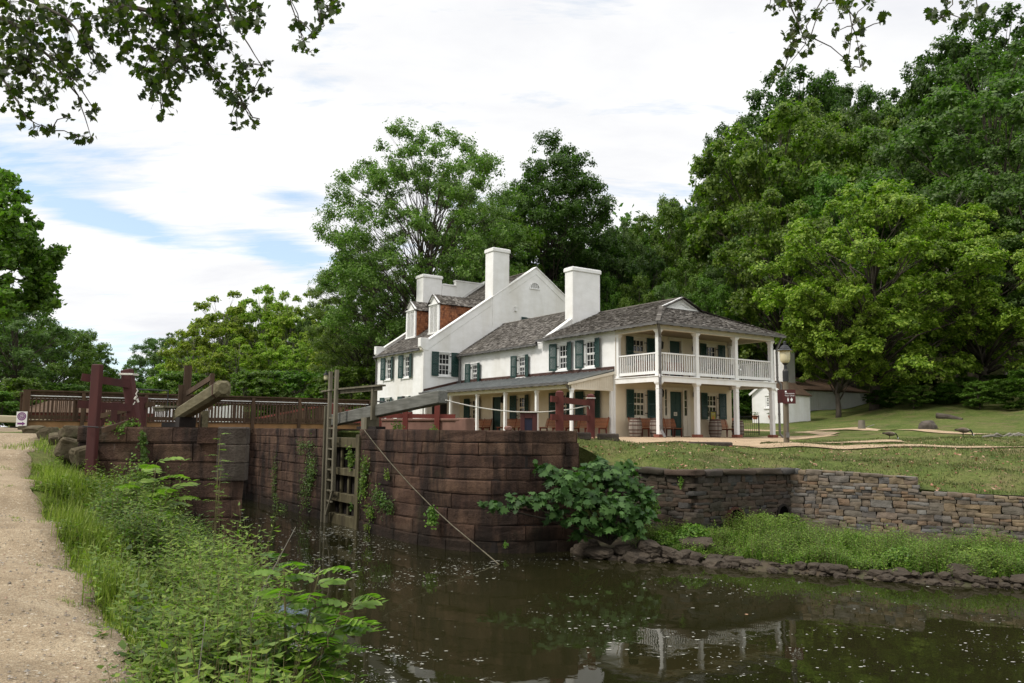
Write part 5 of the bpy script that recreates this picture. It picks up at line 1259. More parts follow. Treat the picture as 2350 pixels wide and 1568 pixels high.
# ------------------------------------------------------------------ barrels, benches, stand
def barrel_proto(name, label, loc_, group):
    t = Thing(name, label, 'barrel', loc_, group)
    bx, by, bz = loc_; H = .88; prof = lambda z: .235+.075*max(0,math.sin(math.pi*z/H))**.9
    mb = MB(); n = 22
    for k in range(n):
        a0, a1 = 2*math.pi*k/n+.012, 2*math.pi*(k+1)/n-.012; m = 10; vs = []
        for i in range(m+1):
            z = H*i/m; r = prof(z)
            for a in (a0, a1): vs.append((bx+r*math.cos(a), by+r*math.sin(a), bz+z))
        for a in (a0, a1): vs.append((bx+.2*math.cos(a), by+.2*math.sin(a), bz+H))
        mb.add(vs, [(2*i,2*i+1,2*i+3,2*i+2) for i in range(m+1)])
    t.part('staves', mb, M['stave']); mb = MB(); mb.lathe([(.225,.84),(.001,.841)], loc_, 20, cap=False); t.part('lid', mb, M['stave'])
    for z0, z1 in ((.0,.05),(.16,.20),(.31,.355),(.53,.575),(.69,.73),(.80,.87)):
        mb = MB(); mb.lathe([(prof(z0)+.001,z0),(prof(z0)+.007,z0),(prof(z1)+.007,z1),(prof(z1)+.001,z1)], loc_, 28, cap=False); t.part('hoop', mb, M['hoop'])
    return t
br0 = barrel_proto('barrel', 'grey staved barrel nearest the wing corner, under the left gallery window', (.52,2.05,0), 'barrels along the gallery')
for (x, y, rz), lab in zip(((1.55,1.75,.7),(5.05,1.35,1.9),(7.45,2.0,2.6)), ('pale barrel standing left of the corner column','barrel beside the second ground-floor column from the corner','darkest barrel, half hidden by the third column')):
    c = copy_tree(br0.root); c.location = (x,y,0); c.rotation_euler.z = rz; c['label'] = lab
    if 'darkest' in lab: c.scale = (1,1,.97)
def bench(base, L, rz, label, group, back=.42):
    t = Thing('bench', label, 'bench', (0,0,0), group)
    for i in range(5): mb = MB(); y = -.45+.085*i; mb.box(-L/2,L/2,y,y+.07,.415,.44); 
    mb = MB()
    for i in range(5): y = -.45+.085*i; mb.box(-L/2,L/2,y,y+.07,.415,.44)
    t.part('seat', mb, M['benchwood'])
    mb = MB(); n = 9
    for i in range(n):
        z = .47+back*i/n; y = -.02 + .14*(i/n)**1.3; mb.hexa([(-L/2,y,z),(L/2,y,z),(L/2,y+.02,z),(-L/2,y+.02,z),(-L/2,y+.012,z+.036),(L/2,y+.012,z+.036),(L/2,y+.032,z+.036),(-L/2,y+.032,z+.036)])
    t.part('backrest', mb, M['benchwood'])
    for x in (-L/2+.12, 0, L/2-.12):
        mb = MB(); mb.bar((x,-.42,0),(x,-.40,.42),.05,.06); mb.bar((x,.04,0),(x,.0,.42),.05,.06); mb.bar((x,-.44,.39),(x,.02,.39),.04,.05); mb.bar((x,.03,.42),(x,.18,.92),.04,.04); t.part('leg_frame', mb, M['redwood2'])
    t.root.location = base; t.root.rotation_euler.z = rz; return t
b0 = bench((-.42,4.0,0), 2.25, -math.pi/2, 'slatted bench at the near end of the porch, behind the red barrier', 'slatted benches along the tavern walls')
for (x, y, z, rz, sx), lab in zip(((-.42,6.5,0,-math.pi/2,1.05),(-.42,10.5,0,-math.pi/2,1.0),(-.42,13.8,0,-math.pi/2,.8),(1.25,2.35,0,0,.7),(2.75,2.3,0,0,.56),(6.5,2.3,0,0,.52),(1.5,2.1,2.68,0,.65),(3.0,1.9,2.68,0,.5)),
    ('slatted bench second from the near end of the porch','slatted porch bench left of the display stand','slatted porch bench farthest back, beyond the green door','short bench half hidden between the two left barrels','short bench between the corner column and the green front door','short bench right of the front door between barrel and column','bench on the upper gallery behind the left railing','bench on the upper gallery left of the upper door')):
    c = copy_tree(b0.root); c.location = (x,y,z); c.rotation_euler.z = rz; c.scale = (sx,1,1); c['label'] = lab
for (x, y, lab) in ((5.9,1.9,'wooden chair on the upper gallery, middle of the long railing'),(6.9,1.6,'wooden chair at the right end of the upper gallery')):
    t = Thing('chair', lab, 'chair', (x,y,2.68)); mb = MB(); mb.box(x-.22,x+.22,y-.22,y+.2,3.10,3.13); t.part('seat', mb, M['brownwood'])
    for i in range(4): mb = MB(); mb.box(x-.2+.1*i,x-.14+.1*i,y+.19,y+.215,3.13,3.65); t.part('back_slat', mb, M['brownwood'])
    for a in (-.2,.2):
        for b in (-.2,.19): mb = MB(); mb.box(x+a-.02,x+a+.02,y+b-.02,y+b+.02,2.68,3.10); t.part('leg', mb, M['brownwood'])
ea = Thing('poster_stand', 'black framed poster with yellow-green print standing behind the bench', 'poster', (5.78,2.15,.0))
mb = MB(); mb.box(5.55,5.60,2.1,2.14,.0,1.3); mb.box(5.96,6.01,2.1,2.14,.0,1.3); mb.box(5.60,5.96,2.1,2.14,1.25,1.3); mb.box(5.60,5.96,2.1,2.14,.75,.79); ea.part('frame', mb, M['iron'])
mb = MB(); mb.box(5.60,5.96,2.108,2.125,.79,1.25); p_ = ea.part('poster', mb, M['yellowprint'])
mb = MB(); mb.lathe([(.001,0)],(0,0,0),3) if 0 else mb.poly([(5.78+.07*math.cos(a),2.104,.95+.09*math.sin(a)) for a in [math.pi*2*i/14 for i in range(14)]]); ea.part('print', mb, M['pumpkin'], p_)
mb = MB(); mb.poly([(5.66,2.104,1.16),(5.90,2.104,1.16),(5.90,2.104,1.19),(5.66,2.104,1.19)]); mb.poly([(5.68,2.104,1.10),(5.88,2.104,1.10),(5.88,2.104,1.12),(5.68,2.104,1.12)]); ea.part('print', mb, M['straw'], p_)
mb = MB(); mb.lathe([(.02,.0),(.14,.03),(.17,.12),(.14,.2),(.03,.22)], (8.35,3.2,.78), 14); mb.lathe([(.16,.0),(.16,.78)], (8.35,3.2,0), 10)
single('planter', mb, M['terracotta'], 'reddish pot on a stand behind the gallery corner', 'pot')
# iron fence by the gallery
fe = Thing('iron_fence', 'low black iron fence on the grass right of the gallery', 'fence', (11.2,6,.05))
fa, fb = at(1684,995,42), at(1742,995,40); fa.z = fb.z = .12
mb = MB(); mb.bar(fa+V(0,0,.95), fb+V(0,0,.95), .03,.03); mb.bar(fa+V(0,0,.15), fb+V(0,0,.15), .03,.03); fe.part('rail', mb, M['iron'])
for i in range(13): q = fa.lerp(fb, i/12); mb = MB(); r = .03 if i == 12 else .009; mb.tube([q,q+V(0,0,1.0)],r,6); fe.part('picket', mb, M['iron'])

# ------------------------------------------------------------------ outbuildings
sh = Thing('outbuilding', 'small white stucco outhouse with one sash window beyond the gallery', 'building', tuple(at(1760,964,52)))
e0_, e1_ = at(1727,964,52), at(1797,962,50.5); zb = min(e0_.z, e1_.z)-.3; ue = (e1_-e0_); ue.z = 0; Ls = ue.length; ue.normalize(); ne = Vector((ue.y,-ue.x,0))
Z0 = zb; ZE = e0_.z+1.72; ZP = ZE+.78
def SW(u, n, z): q = e0_+ue*u+ne*n; return (q.x, q.y, z)
mb = MB(); wall(mb, SW, 0, Ls, Z0, ZE, [(Ls*.44,Ls*.60,e0_.z+.78,e0_.z+1.55)], .1); mb.poly([SW(0,0,ZE),SW(Ls,0,ZE),SW(Ls/2,0,ZP)])
for u in (0, Ls): mb.poly([SW(u,0,Z0),SW(u,-4,Z0),SW(u,-4,ZE),SW(u,0,ZE)])
mb.poly([SW(0,-4,Z0),SW(Ls,-4,Z0),SW(Ls,-4,ZE),SW(Ls/2,-4,ZP),SW(0,-4,ZE)]); sh.part('wall', mb, M['stucco'])
mb = MB()
for s, u in ((-1,-.12),(1,Ls+.12)):
    mb.hexa([SW(u,.12,ZE-.1),SW(u,-4.1,ZE-.1),SW(Ls/2,-4.1,ZP),SW(Ls/2,.12,ZP),SW(u,.12,ZE-.02),SW(u,-4.1,ZE-.02),SW(Ls/2,-4.1,ZP+.09),SW(Ls/2,.12,ZP+.09)])
sh.part('roof', mb, M['brownwood'])
mb = MB()
for u in (-.12, Ls+.12): mb.bar(SW(u,.13,ZE-.08), SW(Ls/2,.13,ZP+.02), .05, .13)
sh.part('bargeboard', mb, M['trim'])
window(SW, Ls*.52, e0_.z+.78, e0_.z+1.55, w=Ls*.16, cols=2, sw=.2, recess=.05, left=False, right=False, th=sh)
b3 = Thing('outbuilding', 'long white boarded building with brown roof and tall chimney under the trees', 'building', tuple(at(1900,935,62)))
q0, q1 = at(1822,948,60), at(1990,930,64); q0.z = min(q0.z, q1.z)-.5; uq = q1-q0; uq.z = 0; Lq = uq.length; uq.normalize(); nq = Vector((uq.y,-uq.x,0))
def BW(u, n, z): q = q0+uq*u+nq*n; return (q.x, q.y, z)
ztp = at(1840,896,60).z
mb = MB()
n = 34
for i in range(n): a = Lq*i/n; mb.hexa([BW(a,0,q0.z-1),BW(a+Lq/n-.015,0,q0.z-1),BW(a+Lq/n-.015,-.05,q0.z-1),BW(a,-.05,q0.z-1),BW(a,0,ztp),BW(a+Lq/n-.015,0,ztp),BW(a+Lq/n-.015,-.05,ztp),BW(a,-.05,ztp)])
b3.part('wall', mb, M['trim'])
mb = MB(); mb.hexa([BW(-2.6,.3,ztp),BW(Lq,.3,ztp),BW(Lq,-4,ztp+1.2),BW(-2.6,-4,ztp+1.2),BW(-2.6,.3,ztp+.1),BW(Lq,.3,ztp+.1),BW(Lq,-4,ztp+1.4),BW(-2.6,-4,ztp+1.4)]); b3.part('roof', mb, M['brownwood'])
mb = MB(); mb.hexa([BW(.4,-1.2,q0.z),BW(1.6,-1.2,q0.z),BW(1.6,-2.2,q0.z),BW(.4,-2.2,q0.z),BW(.4,-1.2,ztp+3.3),BW(1.6,-1.2,ztp+3.3),BW(1.6,-2.2,ztp+3.3),BW(.4,-2.2,ztp+3.3)]); b3.part('chimney', mb, M['stucco'])
mb = MB()
for i in range(14): z = q0.z+.5+i*.14; mb.hexa([BW(-1.6,0,z),BW(-.2,0,z),BW(-.2,.04,z+.1),BW(-1.6,.04,z+.1),BW(-1.6,0,z+.015),BW(-.2,0,z+.015),BW(-.2,.04,z+.115),BW(-1.6,.04,z+.115)])
mb.hexa([BW(-1.62,-.06,q0.z),BW(-.18,-.06,q0.z),BW(-.18,-.02,q0.z),BW(-1.62,-.02,q0.z),BW(-1.62,-.06,ztp),BW(-.18,-.06,ztp),BW(-.18,-.02,ztp),BW(-1.62,-.02,ztp)])
b3.part('louvred_screen', mb, M['greywood'])
for px, lab in ((1733,'left terracotta flower pot against the white outhouse'),(1770,'terracotta flower pot under the outhouse window')):
    p = at(px, 961, 51); 
    if True:
        t = Thing('flower_pot', lab, 'flower pot', (p.x,p.y,p.z-.05)); mb = MB(); mb.lathe([(.12,0),(.2,.22),(.22,.24),(.18,.25)], (p.x,p.y,p.z-.05), 14); t.part('pot', mb, M['terracotta'])
        vs = []
        rr = random.Random(px)
        for k in range(60):
            c = Vector((p.x+rr.uniform(-.22,.22), p.y+rr.uniform(-.22,.22), p.z+.22+rr.uniform(0,.2))); a = Vector([rr.uniform(-1,1) for _ in range(3)]).normalized()*.05; b = a.orthogonal().normalized()*.03
            vs += [c-a, c+b, c+a, c-b]
        link('plant', np_mesh('plant', [tuple(v-Vector(t.base)) for v in vs], 4, M['leaf_dark'] if 'leaf_dark' in M else M['green']), parent=t.root)
# stone, stump and log on the lawn
def rockthing(name, label, c, s, seed, m='rock', sub=4, amp=.2, cat='rock', group=None, base_drop=.3):
    mb = MB(); rock_mesh(mb, (0,0,s[2]*base_drop), s, seed, sub, amp=amp); o = single(name, mb, M[m], label, cat, group, smooth=True, base=(0,0,0)); o.location = c; return o
M['boulder'] = mat('lawn_boulder', [(.055,.045,.036),(.11,.09,.072)], 3, .9, .5, 20)
def on_ground(px, py, y0=20, y1=80):
    "walk along the bearing until the sight line meets the lawn"
    Y = y0
    while Y < y1:
        p = at(px, py, Y)
        if p.z < h_tav(p.x, p.y): return p
        Y += .1
    return at(px, py, y1)
p = on_ground(2130,985); Yb = (p-Vector((CB,CA,CZ))).length; rockthing('boulder', 'rounded grey-brown boulder on the lawn below the trees', (p.x,p.y,p.z-.05), (23/1815*Yb,15/1815*Yb,15/1815*Yb), 2, 'boulder')
p = at(1838+330,1000,30)
p = at(1676.8+.28646*1050,979,36); mb = MB(); mb.lathe([(.17,-.1),(.15,.1),(.14,.28),(.001,.29)], tuple(p), 14); single('tree_stump', mb, M['concrete'], 'small grey stump standing on the slope', 'stump')
a, b = at(2150,958,44), at(2208,968,43); mb = MB(); mb.tube([a+V(0,0,.1), a.lerp(b,.5)+V(0,0,.13), b+V(0,0,.08)], [.16,.15,.12], 10); single('fallen_log', mb, M['bark'], 'brown log lying on the slope under the maple', 'log')
a, b = at(1676.8+.28646*1090,982,36), at(1676.8+.28646*1150,979,36.5); mb = MB(); mb.tube([a+V(0,0,.03), b+V(0,0,.08)], .02, 6); single('stick', mb, M['palebark'], 'thin pale stick beside the small stump', 'stick')
# weathered root mass right of the geese
def grove(): pass
p = on_ground(2290,1003); mb = MB(); rr = random.Random(5)
for k in range(9):
    q = p + kd*rr.uniform(-.9,.9) + kf*rr.uniform(-.15,.15); e = q + kd*rr.uniform(-.9,.9) + V(0,0,rr.uniform(-.02,.05)); m_ = q.lerp(e,.5)+V(0,0,rr.uniform(.03,.12)); mb.tube([q, m_, e], [.03,.05,.02], 7)
single('tree_root', mb, M['palebark'], 'bleached surface roots in the grass right of the geese', 'root')
a = at(2090,1122,19.9); b = at(2165,1139,19.5); mb = MB(); mb.tube([a+V(0,0,.05), a.lerp(b,.3)+V(0,0,.03), b+V(0,0,.04)], [.03,.035,.015], 7); single('driftwood', mb, M['palebark'], 'bleached stick lying along the top of the stone wall', 'stick')

# ------------------------------------------------------------------ geese
def goose(p, s, label, facing, bow):
    "grazing goose: one continuous body, neck and head; legs with webbed feet"
    f = (loc(facing, 0)-loc(0,0)).normalized(); t = Thing('goose', label, 'goose', tuple(p), 'geese grazing on the lawn'); p = Vector(p)
    prof = [(-.44,.33,.012),(-.36,.345,.035),(-.26,.345,.075),(-.12,.335,.125),(.02,.325,.145),(.14,.32,.13),(.22,.32,.095),(.27,.325,.062),(.31,.33,.046)]
    neck = [(.345,.315,.038),(.385,.27,.034),(.41,.20,.032),(.425,.14,.031),(.435,.10,.033),(.45,.075,.038),(.475,.055,.034),(.50,.04,.022),(.53,.02,.014),(.545,.008,.006)]
    if bow: neck = [(a*1.0+.04*i/9, b+.02, c) for i, (a, b, c) in enumerate(neck)]
    P = prof+neck; side = Vector((-f.y, f.x, 0)); n = 14; vs = []
    C3 = [p+f*a*s+V(0,0,b*s) for a, b, c in P]
    for i, (a, b, c) in enumerate(P):
        d = (C3[min(i+1,len(P)-1)]-C3[max(i-1,0)]).normalized(); upv = side.cross(d).normalized(); 
        for k in range(n):
            an = 2*math.pi*k/n; w = 1.0 if i < len(prof) else .85
            vs.append(C3[i] + side*math.cos(an)*c*s*w + upv*math.sin(an)*c*s*(.92 if i < len(prof) else 1))
    fs = []; mi = []
    for i in range(len(P)-1):
        for k in range(n):
            j = (k+1)%n; fs.append((i*n+k,i*n+j,(i+1)*n+j,(i+1)*n+k)); a = P[i][0]
            m = 0 if i < 7 else 1
            if i < 1: m = 1
            if i in (5,6): m = 3 if (k > n*.55) else 0
            if i in (13,14) and (k < 3 or k > n-3 or abs(k-n/2) < 2.5): m = 2
            mi.append(m)
    fs.append(tuple(range(n))); mi.append(1); fs.append(tuple(range((len(P)-1)*n, len(P)*n))); mi.append(1)
    mb = MB(); mb.v = [tuple(v) for v in vs]; mb.f = fs; mb.m = mi
    t.part('body', mb, [M['goosebrown'], M['gooseblack'], M['white'], M['goosebreast']], smooth=True)
    for sd in (-1,1):
        w = MB(); vs = []; m = 9
        for i in range(m):
            tt = i/(m-1); a = .16-.56*tt; r = .128*math.sin(math.pi*(.12+.82*(1-tt)))**.6
            for k in range(5): an = (-.5+k*.28); vs.append(p+f*a*s+side*sd*(r*math.cos(an)+.014)*s+V(0,0,(.345+r*math.sin(an)*.95)*s))
        w.add(vs, [(i*5+k,i*5+k+1,(i+1)*5+k+1,(i+1)*5+k) for i in range(m-1) for k in range(4)]); t.part('wing', w, M['goosewing'], smooth=True)
        l = MB(); h = p+f*(-.02+.03*sd)*s+side*sd*.055*s
        l.tube([h+V(0,0,.24*s), h+V(0,0,.13*s)-f*.015*s, h+V(0,0,.012)+f*.0], [.028*s,.013*s,.010*s], 7)
        l.poly([h+V(0,0,.012)-f*.02*s, h+V(0,0,.008)+f*.08*s+side*.035*s, h+V(0,0,.008)+f*.09*s, h+V(0,0,.008)+f*.08*s-side*.035*s]); t.part('leg', l, M['gooseblack'])
M['goosebrown'] = mat('goose_brown', [(.085,.065,.045),(.14,.11,.08)], 22, .8, .2, 60, stretch=(1,1,1)); M['gooseblack'] = mat('goose_black', [(.008,.008,.008)], 3, .6, 0)
M['goosewing'] = mat('goose_wing', [(.05,.038,.027),(.11,.085,.06)], 18, .8, .3, 60, stretch=(2,2,5)); M['goosebreast'] = mat('goose_breast', [(.26,.22,.17)], 5, .8, .1, 60)
p = on_ground(2043,1009); p.z = h_tav(p.x,p.y)+.0; k_ = (p-Vector((CB,CA,CZ))).length*36/1815; print('goose', p, k_); goose(p, k_, 'grey-brown goose grazing head-down in mid lawn', 1, False)
p = on_ground(2212,1003); p.z = h_tav(p.x,p.y); k_ = (p-Vector((CB,CA,CZ))).length*40/1815; print('goose', p, k_); goose(p, k_, 'brown goose feeding nearer the right edge beside the pale roots', 1, True)
# ------------------------------------------------------------------ foliage
def cards(P, Nn, size, aspect=.6, rs=None, bend=.0, tip=None):
    "n rhombic leaf faces at P with normals Nn; returns (n*4,3)"
    rs = rs or np.random.RandomState(1); n = len(P)
    Nn = Nn/np.maximum(np.linalg.norm(Nn, axis=1, keepdims=True), 1e-6)
    r = rs.normal(size=(n,3)) if tip is None else tip + .35*rs.normal(size=(n,3))
    t = r-(r*Nn).sum(1, keepdims=True)*Nn; t /= np.maximum(np.linalg.norm(t, axis=1, keepdims=True), 1e-6)
    b = np.cross(Nn, t); s = size if np.ndim(size) else np.full(n, size); s = s[:,None]
    a = rs.uniform(-.12,.12,(n,1))
    v = np.stack([P-t*s*.5, P+b*s*aspect*.5+t*s*a-Nn*s*bend, P+t*s*.5-Nn*s*bend*.5, P-b*s*aspect*.5+t*s*a-Nn*s*bend], 1)
    return v.reshape(-1,3)
def unit(rs, n): v = rs.normal(size=(n,3)); return v/np.linalg.norm(v, axis=1, keepdims=True)
def tree_meshes(name, seed, H, Rr, base, nl, leaf, nlobes, lr, tr, leafm, barkm, shell=.55, drop=.0, aspect=.62, limbs=None, skew=(0,0), flat=.75, topfill=1.0, multi=1):
    rs = np.random.RandomState(seed); rnd = random.Random(seed)
    cz = (base+H)/2; hz = (H-base)/2
    L = []
    for i in range(nlobes):
        for _ in range(60):
            d = unit(rs, 1)[0]; k = rs.uniform(.25, 1)**.5
            z = d[2]*k; rad = Rr*(1-max(0, z)**2*.25*topfill)
            p = np.array([d[0]*k*rad+skew[0]*z, d[1]*k*rad+skew[1]*z, cz+z*hz]); r = lr*rs.uniform(.6,1.25)
            if all(np.linalg.norm(p-q) > .75*(r+w)*.8 for q, w in L) or _ == 59: L.append((p, r)); break
    # trunk and limbs
    mb = MB()
    if tr > 0:
        for s in range(multi):
            o = Vector((rnd.uniform(-.5,.5)*(multi>1), rnd.uniform(-.5,.5)*(multi>1), 0)); lx, ly = rnd.uniform(-.06,.06)*H*(1+multi*.3), rnd.uniform(-.06,.06)*H*(1+multi*.3)
            tp_ = [o+Vector((lx*t*t+rnd.uniform(-.12,.12)*(0<t<1), ly*t*t+rnd.uniform(-.12,.12)*(0<t<1), H*.86*t-.6*(t==0))) for t in (0,.08,.2,.35,.5,.7,.85,1)]
            k_ = 1/multi**.5; mb.tube(tp_, [tr*a*k_ for a in (1.35,1.0,.85,.7,.55,.36,.2,.06)], 10)
            for i, (p, r) in enumerate(L):
                if i % multi != s: continue
                t0 = min(.92, max(.12, (p[2]-rnd.uniform(.15,.35)*hz)/(H*.86)*rnd.uniform(.55,.85))); 
                k = t0*1.0; st = Vector((o.x+lx*k*k, o.y+ly*k*k, H*.86*k)); e = Vector(p); m1 = st.lerp(e,.4)+Vector((rnd.uniform(-.3,.3),rnd.uniform(-.3,.3),rnd.uniform(.0,.06)*H)); w = tr*(.34-.2*k)*k_
                mb.tube([st, m1, st.lerp(e,.75)+Vector((0,0,.02*H)), e], [w, w*.6, w*.35, w*.12], 6)
                for q in range(3):
                    dd = Vector(unit(rs,1)[0]); dd.z = abs(dd.z)*.5; mb.tube([m1.lerp(e,.5), e+dd*r*.9], [w*.3, w*.08], 4, cap=False)
    vol = np.array([r**2.2 for _, r in L]); idx = rs.choice(len(L), nl, p=vol/vol.sum())
    C_ = np.array([p for p, _ in L])[idx]; R_ = np.array([r for _, r in L])[idx]
    # twig tufts inside every lobe give light and dark clumps
    ntuft = 26; tufts = unit(rs, len(L)*ntuft).reshape(len(L), ntuft, 3); tufts[:,:,2] = np.where(tufts[:,:,2] < -.3, -tufts[:,:,2], tufts[:,:,2])
    rad = rs.uniform(shell, 1, (len(L), ntuft, 1)); tp3 = tufts*rad
    ti = rs.randint(0, ntuft, nl); T = tp3[idx, ti]
    j = rs.normal(size=(nl,3))*.125
    off = (T + j)*R_[:,None]*np.array([1,1,flat]); P = C_+off
    P[:,2] -= drop*np.linalg.norm(off[:,:2], axis=1)*.5
    N_ = T + rs.normal(size=(nl,3))*.55 + np.array([0,0,.55])
    V_ = cards(P, N_, leaf*rs.uniform(.6,1.3,nl), aspect, rs, bend=.12)
    crown = np_mesh(name+'_crown', V_, 4, leafm); 
    trunk = mesh_of(name+'_trunk', mb, barkm, smooth=True) if mb.v else None
    return trunk, crown
M['leaf_mid'] = leafmat('leaf_mid_green', (.040,.088,.011), (.075,.155,.018), (.130,.220,.034), .42)
M['leaf_yellow'] = leafmat('leaf_yellow_green', (.072,.128,.012), (.150,.232,.022), (.27,.35,.046))
M['leaf_pale'] = leafmat('leaf_pale_green', (.055,.110,.022), (.105,.185,.034), (.175,.265,.065))
M['leaf_syc'] = leafmat('leaf_sycamore_green', (.10,.17,.016), (.19,.29,.026), (.29,.38,.048))
M['leaf_cool'] = leafmat('leaf_cool_green', (.042,.088,.022), (.078,.142,.036), (.130,.205,.058), .42)
T_ = {}
T_['round'] = tree_meshes('round', 1, 16, 6.5, 2.2, 38000, .29, 60, 1.6, .38, M['leaf_mid'], M['bark'])
T_['maple'] = tree_meshes('maple', 2, 16, 7.5, .8, 80000, .225, 92, 1.3, .35, M['leaf_yellow'], M['bark'], drop=.25)
T_['dark'] = tree_meshes('dark', 3, 22, 6.0, 6, 36000, .30, 58, 1.55, .40, M['leaf_dark'], M['bark'])
T_['droop'] = tree_meshes('droop', 12, 16, 7.0, 3.4, 60000, .24, 80, 1.3, .34, M['leaf_yellow'], M['bark'], drop=.3)
M['leaf_olive'] = leafmat('leaf_olive_green', (.050,.098,.013), (.100,.175,.022), (.170,.250,.040), .42)
T_['locust'] = tree_meshes('locust', 4, 24, 9.4, 3.0, 125000, .21, 210, 1.45, .45, M['leaf_pale'], M['bark'], shell=.15, flat=.85, multi=3, topfill=.3)
T_['oak'] = tree_meshes('oak', 5, 27, 6.2, 8, 90000, .26, 120, 1.75, .42, M['leaf_dark'], M['bark'], shell=.4, multi=2)
T_['syc'] = tree_meshes('syc', 6, 15, 4.4, 1.0, 24000, .28, 60, 1.05, .26, M['leaf_syc'], M['palebark'], shell=.35)
T_['cool'] = tree_meshes('cool', 8, 20, 6.2, 2.5, 38000, .29, 60, 1.6, .35, M['leaf_cool'], M['bark'])
T_['under'] = tree_meshes('under', 9, 7, 3.6, .0, 15000, .27, 30, 1.15, .12, M['leaf_mid'], M['bark'])
T_['yellow'] = tree_meshes('yellow', 10, 17, 6.5, 2.0, 40000, .29, 62, 1.6, .38, M['leaf_olive'], M['bark'])
TOP = {}
for k_, (a_, b_) in T_.items():
    z_ = np.empty(len(b_.vertices)*3, dtype=np.float32); b_.vertices.foreach_get('co', z_); TOP[k_] = float(np.percentile(z_[2::3], 99.7))
kinds = {'droop':'maple_tree','round':'tree','maple':'maple_tree','dark':'tree','locust':'locust_tree','oak':'oak_tree','syc':'sycamore_tree','cool':'tree','under':'bush','yellow':'tree'}
def plant(kind, px, ybase, Y, htop, label, cat='tree', group=None, rz=None, wide=1.0, H0=None, zb=None):
    "put a tree Y metres off in the bearing of px, its top reaching htop in the survey photo"
    tr, cr = T_[kind]; H = TOP[kind]
    p = at(px, 980, Y)
    if zb is None: zb = h_tav0(p.x, p.y) if p.x > -15 else h_tow0(p.x, p.y)
    top = at(px, htop, Y).z; s = (top-zb)/H
    e = bpy.data.objects.new(kinds[kind], None); COL.objects.link(e); e.location = (p.x, p.y, zb); e.scale = (s*wide, s*wide, s); e.rotation_euler.z = (px*.37) % 6.28 if rz is None else rz
    tag(e, label, cat, group)
    if tr: link('trunk', tr, parent=e)
    link('crown', cr, parent=e); return e
W_ = 'wooded hillside behind the tavern'
# behind the tavern
plant('locust', 962, 985, 62, 292, 'tall airy locust with open branches behind the left chimney', rz=.6, wide=.88)
plant('locust', 835, 985, 70, 570, 'leaning blue-green locust low on the left of the tall one', rz=2.4, wide=.85)
plant('oak', 1275, 985, 78, 322, 'tall dark oak with bare lower trunks above the gable peak', rz=1.2, wide=.92)
plant('round', 1105, 985, 72, 470, 'rounded mid-green tree between the tall locust and the dark oak', wide=.8)
plant('locust', 1180, 985, 88, 430, 'thin pale tree filling the gap beside the dark oak', wide=.7, rz=4)
# left background, along the canal
for i, (k, px, Y, top, lab, w) in enumerate([
    ('syc',500,88,672,'spiky light green sycamore left of the others beyond the bridge',.95),('syc',588,92,655,'tallest light green sycamore beyond the bridge',.8),
    ('syc',655,90,672,'dark-stemmed sycamore in the middle of the canal-side row',.75),('syc',715,96,676,'sycamore nearest the leaning locust in the canal-side row',.8),
    ('syc',440,84,735,'low light green tree above the near balance beam',.9),('syc',470,76,790,'short light green sycamore left of the balance beam end',1.0),('syc',535,78,775,'short light green sycamore right of the balance beam end',1.0),('syc',610,80,770,'short light green sycamore above the middle railing',1.0),('syc',675,78,780,'short light green sycamore left of the far lamp',1.0),
    ('syc',735,82,740,'light green sycamore behind the far lamp',.9),('syc',400,92,800,'small light green sycamore at the right side of the sky gap',1.0),('syc',545,96,690,'slender light green sycamore between the two tallest',.6),('syc',620,98,668,'slender sycamore right of the tallest',.6),('syc',765,92,690,'light green sycamore against the leaning locust',.8),('yellow',545,100,760,'broad yellow-green tree low behind the canal-side sycamores',1.0),('yellow',640,104,770,'second broad yellow-green tree low behind the sycamores',1.0),
    ('cool',345,125,778,'bluish distant tree right of the sky gap',.9),('cool',402,118,768,'bluish rounded tree beside the sky gap tree',.9),('cool',780,90,700,'bluish-green tree just left of the tavern roof',.8),
    ('syc',770,75,750,'light green tree beside the far lamp',1.0),('dark',690,86,720,'slim dark tree behind the bridge posts',.35),('round',480,110,790,'green tree mass behind the near balance beam',1.1),('round',850,80,760,'green tree close behind the tavern left wall',.9),
    ('under',400,60,855,'light bush above the railing between red post and beam',1.1),('under',560,64,850,'light bush above the middle of the bridge railing',1.3),('under',690,66,852,'bush above the railing left of the ladder',1.3),('under',325,70,880,'bush in the gap right of the leaning red post',1.1),('under',800,62,845,'bush behind the far lamp post',1.2)]):
    plant(k, px, 985, Y, top, lab, 'tree' if k != 'under' else 'bush', 'trees along the far canal bank', wide=w, rz=i*1.3, zb=.1)
for i, (k, px, Y, top, lab, w) in enumerate([
    ('cool',30,45,690,'large dull green tree at the left edge above the path',1.1),('round',110,62,738,'dark green tree second from the left edge',1.0),('round',175,74,762,'rounded dark green tree third from the left edge',.95),
    ('dark',212,84,800,'small dark tree with ragged edge left of the sky gap',.7),('under',130,46,880,'dark bush behind the left end of the railing',1.5),('under',60,40,870,'dark bush behind the white sign',1.4),('round',250,110,862,'low distant tree at the foot of the sky gap',.9),('yellow',275,128,885,'lowest distant tree between the red posts',1.0),('round',-60,50,640,'big green tree cut off by the left edge',1.2),('under',0,38,900,'bush at the left edge beyond the path',1.5),('round',215,90,840,'green tree behind the tall red post',1.0)]):
    plant(k, px, 985, Y, top, lab, 'tree' if k != 'under' else 'bush', 'trees on the towpath side', wide=w, rz=i*1.7+.4, zb=.2)
